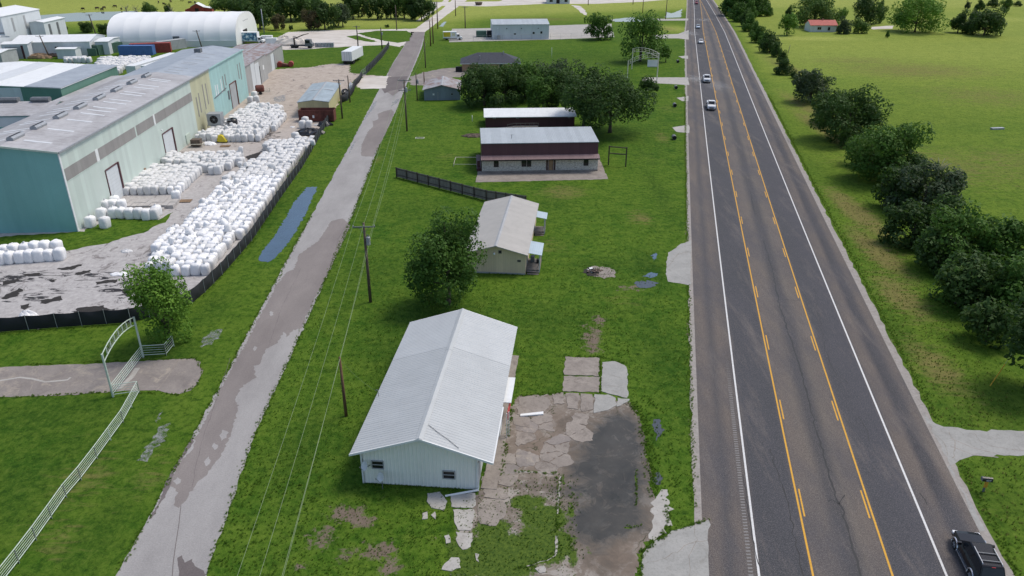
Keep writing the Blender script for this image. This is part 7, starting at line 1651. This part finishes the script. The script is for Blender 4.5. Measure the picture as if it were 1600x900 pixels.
def trailer():
    a = G(535, 101); e = thing('semi_trailer', 'white semi-trailer parked alone on the grass at the gravel edge', 'trailer', (a.x, a.y, 0), R(-6)); W, L = 3.3, 12.5
    MB().box(0, W, 0, L, 1.15, 4.0).build('box', M['white'], e)
    d = MB(); d.box(.08, W/2-.03, -.05, 0, 1.25, 3.9); d.box(W/2+.03, W-.08, -.05, 0, 1.25, 3.9); d.build('rear_door', M['white'], e)
    b = MB(); b.box(W/2-.02, W/2+.02, -.07, -.05, 1.3, 3.9); b.box(.9, .95, -.08, -.05, 1.3, 3.8); b.box(2.4, 2.45, -.08, -.05, 1.3, 3.8); b.build('door_bar', M['galv_dark'], e)
    f = MB(); f.box(.5, W-.5, .1, L-.3, .85, 1.14); f.box(.1, W-.1, 0, .12, .5, .65); f.build('chassis', M['black'], e)
    for y in (1.5, 2.8):
        for x in (.1, W-.6): t = MB(); t.tube([(x, y, .5), (x+.5, y, .5)], .5, 14); t.build('wheel', M['black'], e)
    for x in (.6, W-.75): l = MB(); l.box(x, x+.15, 9.5, 9.65, 0, .85); l.build('landing_leg', M['galv_dark'], e)
trailer()
def cranetruck():
    p = G(472, 75); e = thing('crane_truck', 'dark crane truck with a raised boom parked on the gravel lot', 'truck', (p.x, p.y, .02), R(-4))
    m = MB(); m.box(-4, 4.2, -1.1, 1.1, .7, 1.0); m.build('chassis', M['black'], e); c = MB(); c.extrude_y([(1.6, .6), (4.3, .6), (4.3, 1.6), (3.7, 1.9), (3.4, 3.0), (1.6, 3.0)], -1.15, 1.15); c.build('cab', M['galv_dark'], e)
    w = MB(); w.box(1.8, 3.3, -1.17, -1.15, 1.8, 2.7); w.build('side_window', M['carglass'], e)
    b = MB(); b.tube([(-2.6, 0, 1), (-2.6, 0, 3.4)], .3, 8); b.tube([(-2.6, 0, 3.2), (1.2, 0, 4.6)], .2, 6); b.tube([(1.2, 0, 4.6), (3.0, 0, 5.0)], .13, 6); b.build('boom', M['rubble'], e); 
    for x in (-3.2, -2, 3):
        for y in (-1.2, .9): t = MB(); t.tube([(x, y, .5), (x, y+.3, .5)], .5, 14); t.build('wheel', M['black'], e)
    e = thing('flatbed_stack', 'grey slatted crates standing on the gravel right of the crane truck', 'crates', tuple(G(506, 74)+Vector((0, 0, .02))), R(2))
    for k in range(6): MB().box(-3.2+k*1.15, -3.2+k*1.15+1.0, 0, 1.4, 0, 1.5).build('crate', M['trimgrey'], e)
    for i, (x, y, l) in enumerate(((424, 70, 'white tank box nearest the box truck'), (417, 66, 'white storage box behind the box truck cab'))):
        e = thing('storage_box', l, 'container', tuple(G(x, y)+Vector((0, 0, .02))), R(3)); MB().box(-2, 2, 0, 2, .1, 2.2).build('body', M['white'], e); MB().box(-2.05, 2.05, -.05, 2.05, 2.2, 2.3).build('lid', M['white'], e)
cranetruck()

# pale dust swept over the highway at the drive mouth (thin film of fine grit)
t = NT('road_dust'); n_ = t.noise(.5, 8, t.vec((1, .5, 1)), .75, 1.0); tb = t.n('ShaderNodeBsdfTransparent'); ms = t.n('ShaderNodeMixShader')
t.out((.42, .42, .42), .95, 0, .1); ed = t.at('edge'); t.l(t.math('MULTIPLY', ed, t.ramp(n_, [(.38, 0), (.75, .85)])), ms.inputs[0]); t.l(tb.outputs[0], ms.inputs[1]); t.l(t.b.outputs[0], ms.inputs[2]); t.l(ms.outputs[0], t.t.nodes['Material Output'].inputs[0])
def dust(px, py, rx, ry, s=1.0):
    c = G(px, py); V = [(0, 0, 0)]; E_ = [s]; F = []; n = 20
    for rr, ev in ((.5, .6*s), (1.0, 0)):
        for k in range(n): a = 2*math.pi*k/n; V.append((rx*rr*math.cos(a), ry*rr*math.sin(a), 0)); E_.append(ev)
    for k in range(n): F.append((0, 1+k, 1+(k+1) % n)); F.append((1+k, 1+n+k, 1+n+(k+1) % n, 1+(k+1) % n))
    m = MB(); m.add(V, F); o = m.build('road_dust', t.m, kind='structure', loc=(c.x, c.y, .024)); at = o.data.attributes.new('edge', 'FLOAT', 'POINT'); at.data.foreach_set('value', E_)
dust(1088, 124, 3.8, 8, 1.3); dust(1119, 133, 4.0, 12, .9); dust(1078, 52, 4, 9, 1.2); dust(1098, 31, 4, 8, 1.2); dust(1102, 30, 5, 5, 1.0)

# ------------------------------------------------------------------ tufts of grass (uncountable: point-instanced)
def tuft_mesh(nm, mat, seed, n=11, h=.34, sp=.16):
    r = random.Random(seed); m = MB()
    for k in range(n):
        a = r.uniform(0, 6.28); d = r.uniform(0, sp); x, y = d*math.cos(a), d*math.sin(a); l = h*r.uniform(.5, 1.15); b = r.uniform(0, 6.28); w = .028; o = r.uniform(.08, .30)*l*2
        dx, dy = math.cos(b), math.sin(b)
        m.add([(x-dy*w, y+dx*w, -.02), (x+dy*w, y-dx*w, -.02), (x+dx*o*.4+dy*w*.8, y+dy*o*.4-dx*w*.8, l*.6), (x+dx*o*.4-dy*w*.8, y+dy*o*.4+dx*w*.8, l*.6), (x+dx*o, y+dy*o, l)], [(0, 1, 2, 3), (3, 2, 4)])
    return m.mesh(nm, M[mat])
def scatter(name, label, pts, sc, mat, seed):
    pts = np.asarray(pts, dtype=np.float32); me = bpy.data.meshes.new(name); me.vertices.add(len(pts)); me.vertices.foreach_set('co', pts.ravel())
    a = me.attributes.new('size', 'FLOAT', 'POINT'); a.data.foreach_set('value', np.asarray(sc, dtype=np.float32)); me.update()
    o = put(name, me, kind='stuff', label=label)
    src = bpy.data.objects.new('grass_tuft', tuft_mesh('grass_tuft', mat, seed))
    g = bpy.data.node_groups.new('scatter_'+mat, 'GeometryNodeTree'); g.interface.new_socket('Geometry', in_out='INPUT', socket_type='NodeSocketGeometry'); g.interface.new_socket('Geometry', in_out='OUTPUT', socket_type='NodeSocketGeometry')
    N = g.nodes; i = N.new('NodeGroupInput'); u = N.new('NodeGroupOutput'); inst = N.new('GeometryNodeInstanceOnPoints'); oi = N.new('GeometryNodeObjectInfo'); oi.inputs['Object'].default_value = src
    rv = N.new('FunctionNodeRandomValue'); rv.data_type = 'FLOAT_VECTOR'; rv.inputs[0].default_value = (-.15, -.15, 0); rv.inputs[1].default_value = (.15, .15, 6.28)
    na = N.new('GeometryNodeInputNamedAttribute'); na.data_type = 'FLOAT'; na.inputs['Name'].default_value = 'size'
    g.links.new(i.outputs[0], inst.inputs['Points']); g.links.new(oi.outputs['Geometry'], inst.inputs['Instance']); g.links.new(rv.outputs[0], inst.inputs['Rotation']); g.links.new(na.outputs['Attribute'], inst.inputs['Scale']); g.links.new(inst.outputs[0], u.inputs[0])
    md = o.modifiers.new('tufts', 'NODES'); md.node_group = g; return o
def grass():
    rs = np.random.RandomState(11)
    solid = [[G(*p).xy for p in q] for q in (
        [(567, 757), (641, 560), (700, 484), (811, 557), (776, 767)], LR_L+LR_R[::-1],
        [(806, 620), (850, 616), (880, 612), (879, 557), (940, 556), (976, 566), (984, 626), (1003, 652), (1010, 690), (1014, 720), (1024, 775), (1044, 790), (1042, 830), (1002, 862), (1000, 935), (905, 935), (880, 740), (782, 742), (782, 700), (790, 650)],
        [(0, 574), (150, 568), (305, 560), (316, 580), (309, 600), (280, 616), (190, 611), (0, 621)], [(0, 560), (0, 514), (205, 499), (318, 455), (395, 372), (503, 193), (560, 120), (300, 100), (-300, 300)],
        [(743, 285), (950, 280), (930, 200), (750, 210)], [(736, 380), (765, 427), (850, 432), (850, 320), (760, 310)],
        [(1043, 440), (1040, 425), (1044, 395), (1080, 375), (1079, 446)], [(1003, 905), (1003, 865), (1050, 830), (1107, 812), (1107, 905)],
        [(1438, 640), (1475, 667), (1760, 676), (1760, 712), (1500, 718), (1492, 750), (1540, 830)], [(478, 293), (495, 292), (480, 330), (428, 405), (404, 405), (433, 362)])]
    def ok(P):
        m = np.ones(len(P), bool)
        for s in solid: m &= ~inpoly(P[:, 0], P[:, 1], s)
        d = np.abs(P[:, 0]-hwx(P[:, 1])); return m & (d > 10.7)
    def uni(px, dens, z=0.):
        q = [G(*p).xy for p in px]; x0, x1 = min(p.x for p in q), max(p.x for p in q); y0, y1 = min(p.y for p in q), max(p.y for p in q)
        n = int((x1-x0)*(y1-y0)*dens); P = np.stack([rs.uniform(x0, x1, n), rs.uniform(y0, y1, n), np.full(n, z)], 1); return P[inpoly(P[:, 0], P[:, 1], q)]
    # long lush lawn between the two roads
    A = uni([(322, 930), (400, 690), (505, 450), (594, 225), (700, 200), (1075, 200), (1084, 470), (1106, 820), (1000, 870), (1000, 930)], 8); A = A[ok(A)]
    k = rs.uniform(0, 1, len(A)) < np.clip((118-A[:, 1])/68, 0, 1); A = A[k]
    fld = np.sin(A[:, 0]*.9+np.sin(A[:, 1]*.6)*2)*np.cos(A[:, 1]*.55+A[:, 0]*.3); s = rs.uniform(.2, .4, len(A))*(1+.25*fld)
    s *= np.where(blob(A[:, 0], A[:, 1], [(430, 800, 3.5, 9, 1), (1030, 690, 1.6, 8, 1), (380, 880, 3, 3, 1)]) > .4, 1.5, 1.0)
    scatter('long_grass', 'lush long grass around the near building and lawn', A, s, 'tuft', 1)
    # edges: ragged grass over slabs, walls and road margins
    E_ = []
    def edge(px, sd, dens, z=0.):
        pts = [G(*p).xy for p in px]
        for a, b in zip(pts[:-1], pts[1:]):
            L = (b-a).length; n = int(L*dens); t = rs.uniform(0, 1, n)
            for q in t: w = a+(b-a)*q; E_.append((w.x+rs.normal(0, sd), w.y+rs.normal(0, sd), z))
    edge([(567, 757), (700, 763), (745, 765)], .16, 22); edge([(567, 757), (600, 640), (650, 530)], .3, 8)
    edge([(322, 900), (400, 675), (503, 450), (550, 338), (594, 225)], .14, 11); edge([(120, 1010), (182, 900), (305, 675), (425, 450), (486, 338)], .12, 9)
    edge([(806, 620), (850, 616), (880, 614)], .12, 16, .02); edge([(879, 557), (940, 558), (976, 568)], .1, 14); edge([(984, 626), (1003, 652), (1010, 690), (1014, 720), (1020, 745), (1024, 775)], .25, 26, .02); edge([(1044, 790), (1042, 830), (1002, 862)], .14, 16, .02)
    edge([(938, 560), (938, 614)], .06, 14, .02); edge([(806, 737), (873, 740)], .10, 12, .02); edge([(873, 745), (872, 800), (868, 868), (830, 884), (800, 890)], .14, 12, .02); edge([(785, 742), (790, 690), (800, 640)], .14, 14, .02)
    edge([(893, 760), (895, 800), (893, 860)], .18, 8, .02); edge([(994, 735), (994, 790)], .05, 9, .02); edge([(972, 825), (1002, 822)], .06, 8, .02); edge([(765, 427), (821, 431)], .15, 14); edge([(620, 278), (757, 315)], .2, 9)
    edge([(40, 570), (305, 560), (316, 580), (309, 602), (280, 617), (190, 612), (0, 622)], .08, 9, .01); edge([(0, 522), (205, 506), (320, 460), (395, 378), (503, 200)], .15, 7); edge([(1107, 812), (1050, 830), (1003, 862), (1000, 905)], .08, 14, .01)
    for y in np.arange(34, 200, .09):
        x = float(hwx(y))-10.5; 
        if not inpoly(np.array([x]), np.array([y]), solid[7])[0] and y > 44: E_.append((x+rs.normal(0, .14), y, 0))
        x = float(hwx(y))+10.9; 
        if not inpoly(np.array([x]), np.array([y]), solid[9])[0]: E_.append((x+abs(rs.normal(0, .3)), y, 0))
    E_ = np.array(E_); scatter('edge_grass', 'ragged grass along slabs, walls and road edges', E_, rs.uniform(.25, .6, len(E_)), 'tuft', 2)
    # overgrown slab area at the bottom centre
    C = np.concatenate([uni([(760, 770), (870, 745), (870, 870), (800, 890), (700, 930), (640, 930), (640, 800), (700, 790)], 9, .02), uni([(470, 790), (660, 770), (700, 930), (380, 930)], 5), uni([(873, 740), (905, 745), (915, 930), (870, 930)], 6, .02), uni([(895, 500), (970, 440), (985, 560), (900, 560)], 5), uni([(910, 415), (965, 412), (975, 438), (905, 438)], 10)])
    nz = np.sin(C[:, 0]*2.1+np.sin(C[:, 1]*1.7)*1.5)+np.cos(C[:, 1]*2.3+C[:, 0]); C = C[nz > -.7]
    scatter('weeds', 'weeds pushing through the broken concrete', C, rs.uniform(.15, .4, len(C)), 'tuft_dark', 3)
    # right verge: rougher and drier
    V_ = uni([(1230, 200), (1300, 200), (1420, 400), (1560, 600), (1660, 700), (1700, 950), (1560, 930), (1440, 650), (1345, 450), (1270, 300)], 3.2); V_ = V_[ok(V_)]; V_ = V_[rs.uniform(0, 1, len(V_)) < np.clip((130-V_[:, 1])/75, 0, 1)]
    scatter('verge_grass', 'rough drier grass on the right verge', V_, rs.uniform(.25, .6, len(V_)), 'tuft_dry', 4)
    V_ = uni([(1230, 200), (1320, 200), (1450, 400), (1600, 600), (1700, 700), (1700, 950), (1560, 930), (1440, 650), (1345, 450), (1270, 300)], 3.2); V_ = V_[ok(V_)]; V_ = V_[rs.uniform(0, 1, len(V_)) < np.clip((130-V_[:, 1])/75, 0, 1)]
    scatter('verge_grass', 'green grass on the right verge below the hedge row', V_, rs.uniform(.25, .55, len(V_)), 'tuft', 5)
    B = uni([(-60, 940), (150, 940), (290, 690), (410, 450), (480, 320), (500, 210), (400, 380), (300, 500), (200, 700)], 2.2); B = B[ok(B)]; B = B[rs.uniform(0, 1, len(B)) < np.clip((110-B[:, 1])/60, 0, 1)]
    D = uni([(-60, 940), (-60, 640), (190, 625), (210, 640), (60, 860)], 2.0); D = D[ok(D)]; B = np.concatenate([B, D, uni([(-20, 570), (-20, 526), (200, 508), (300, 500), (290, 555)], 2.0)])
    scatter('mown_grass', 'short mown grass left of the local road', B, rs.uniform(.15, .30, len(B)), 'tuft', 6)
grass()
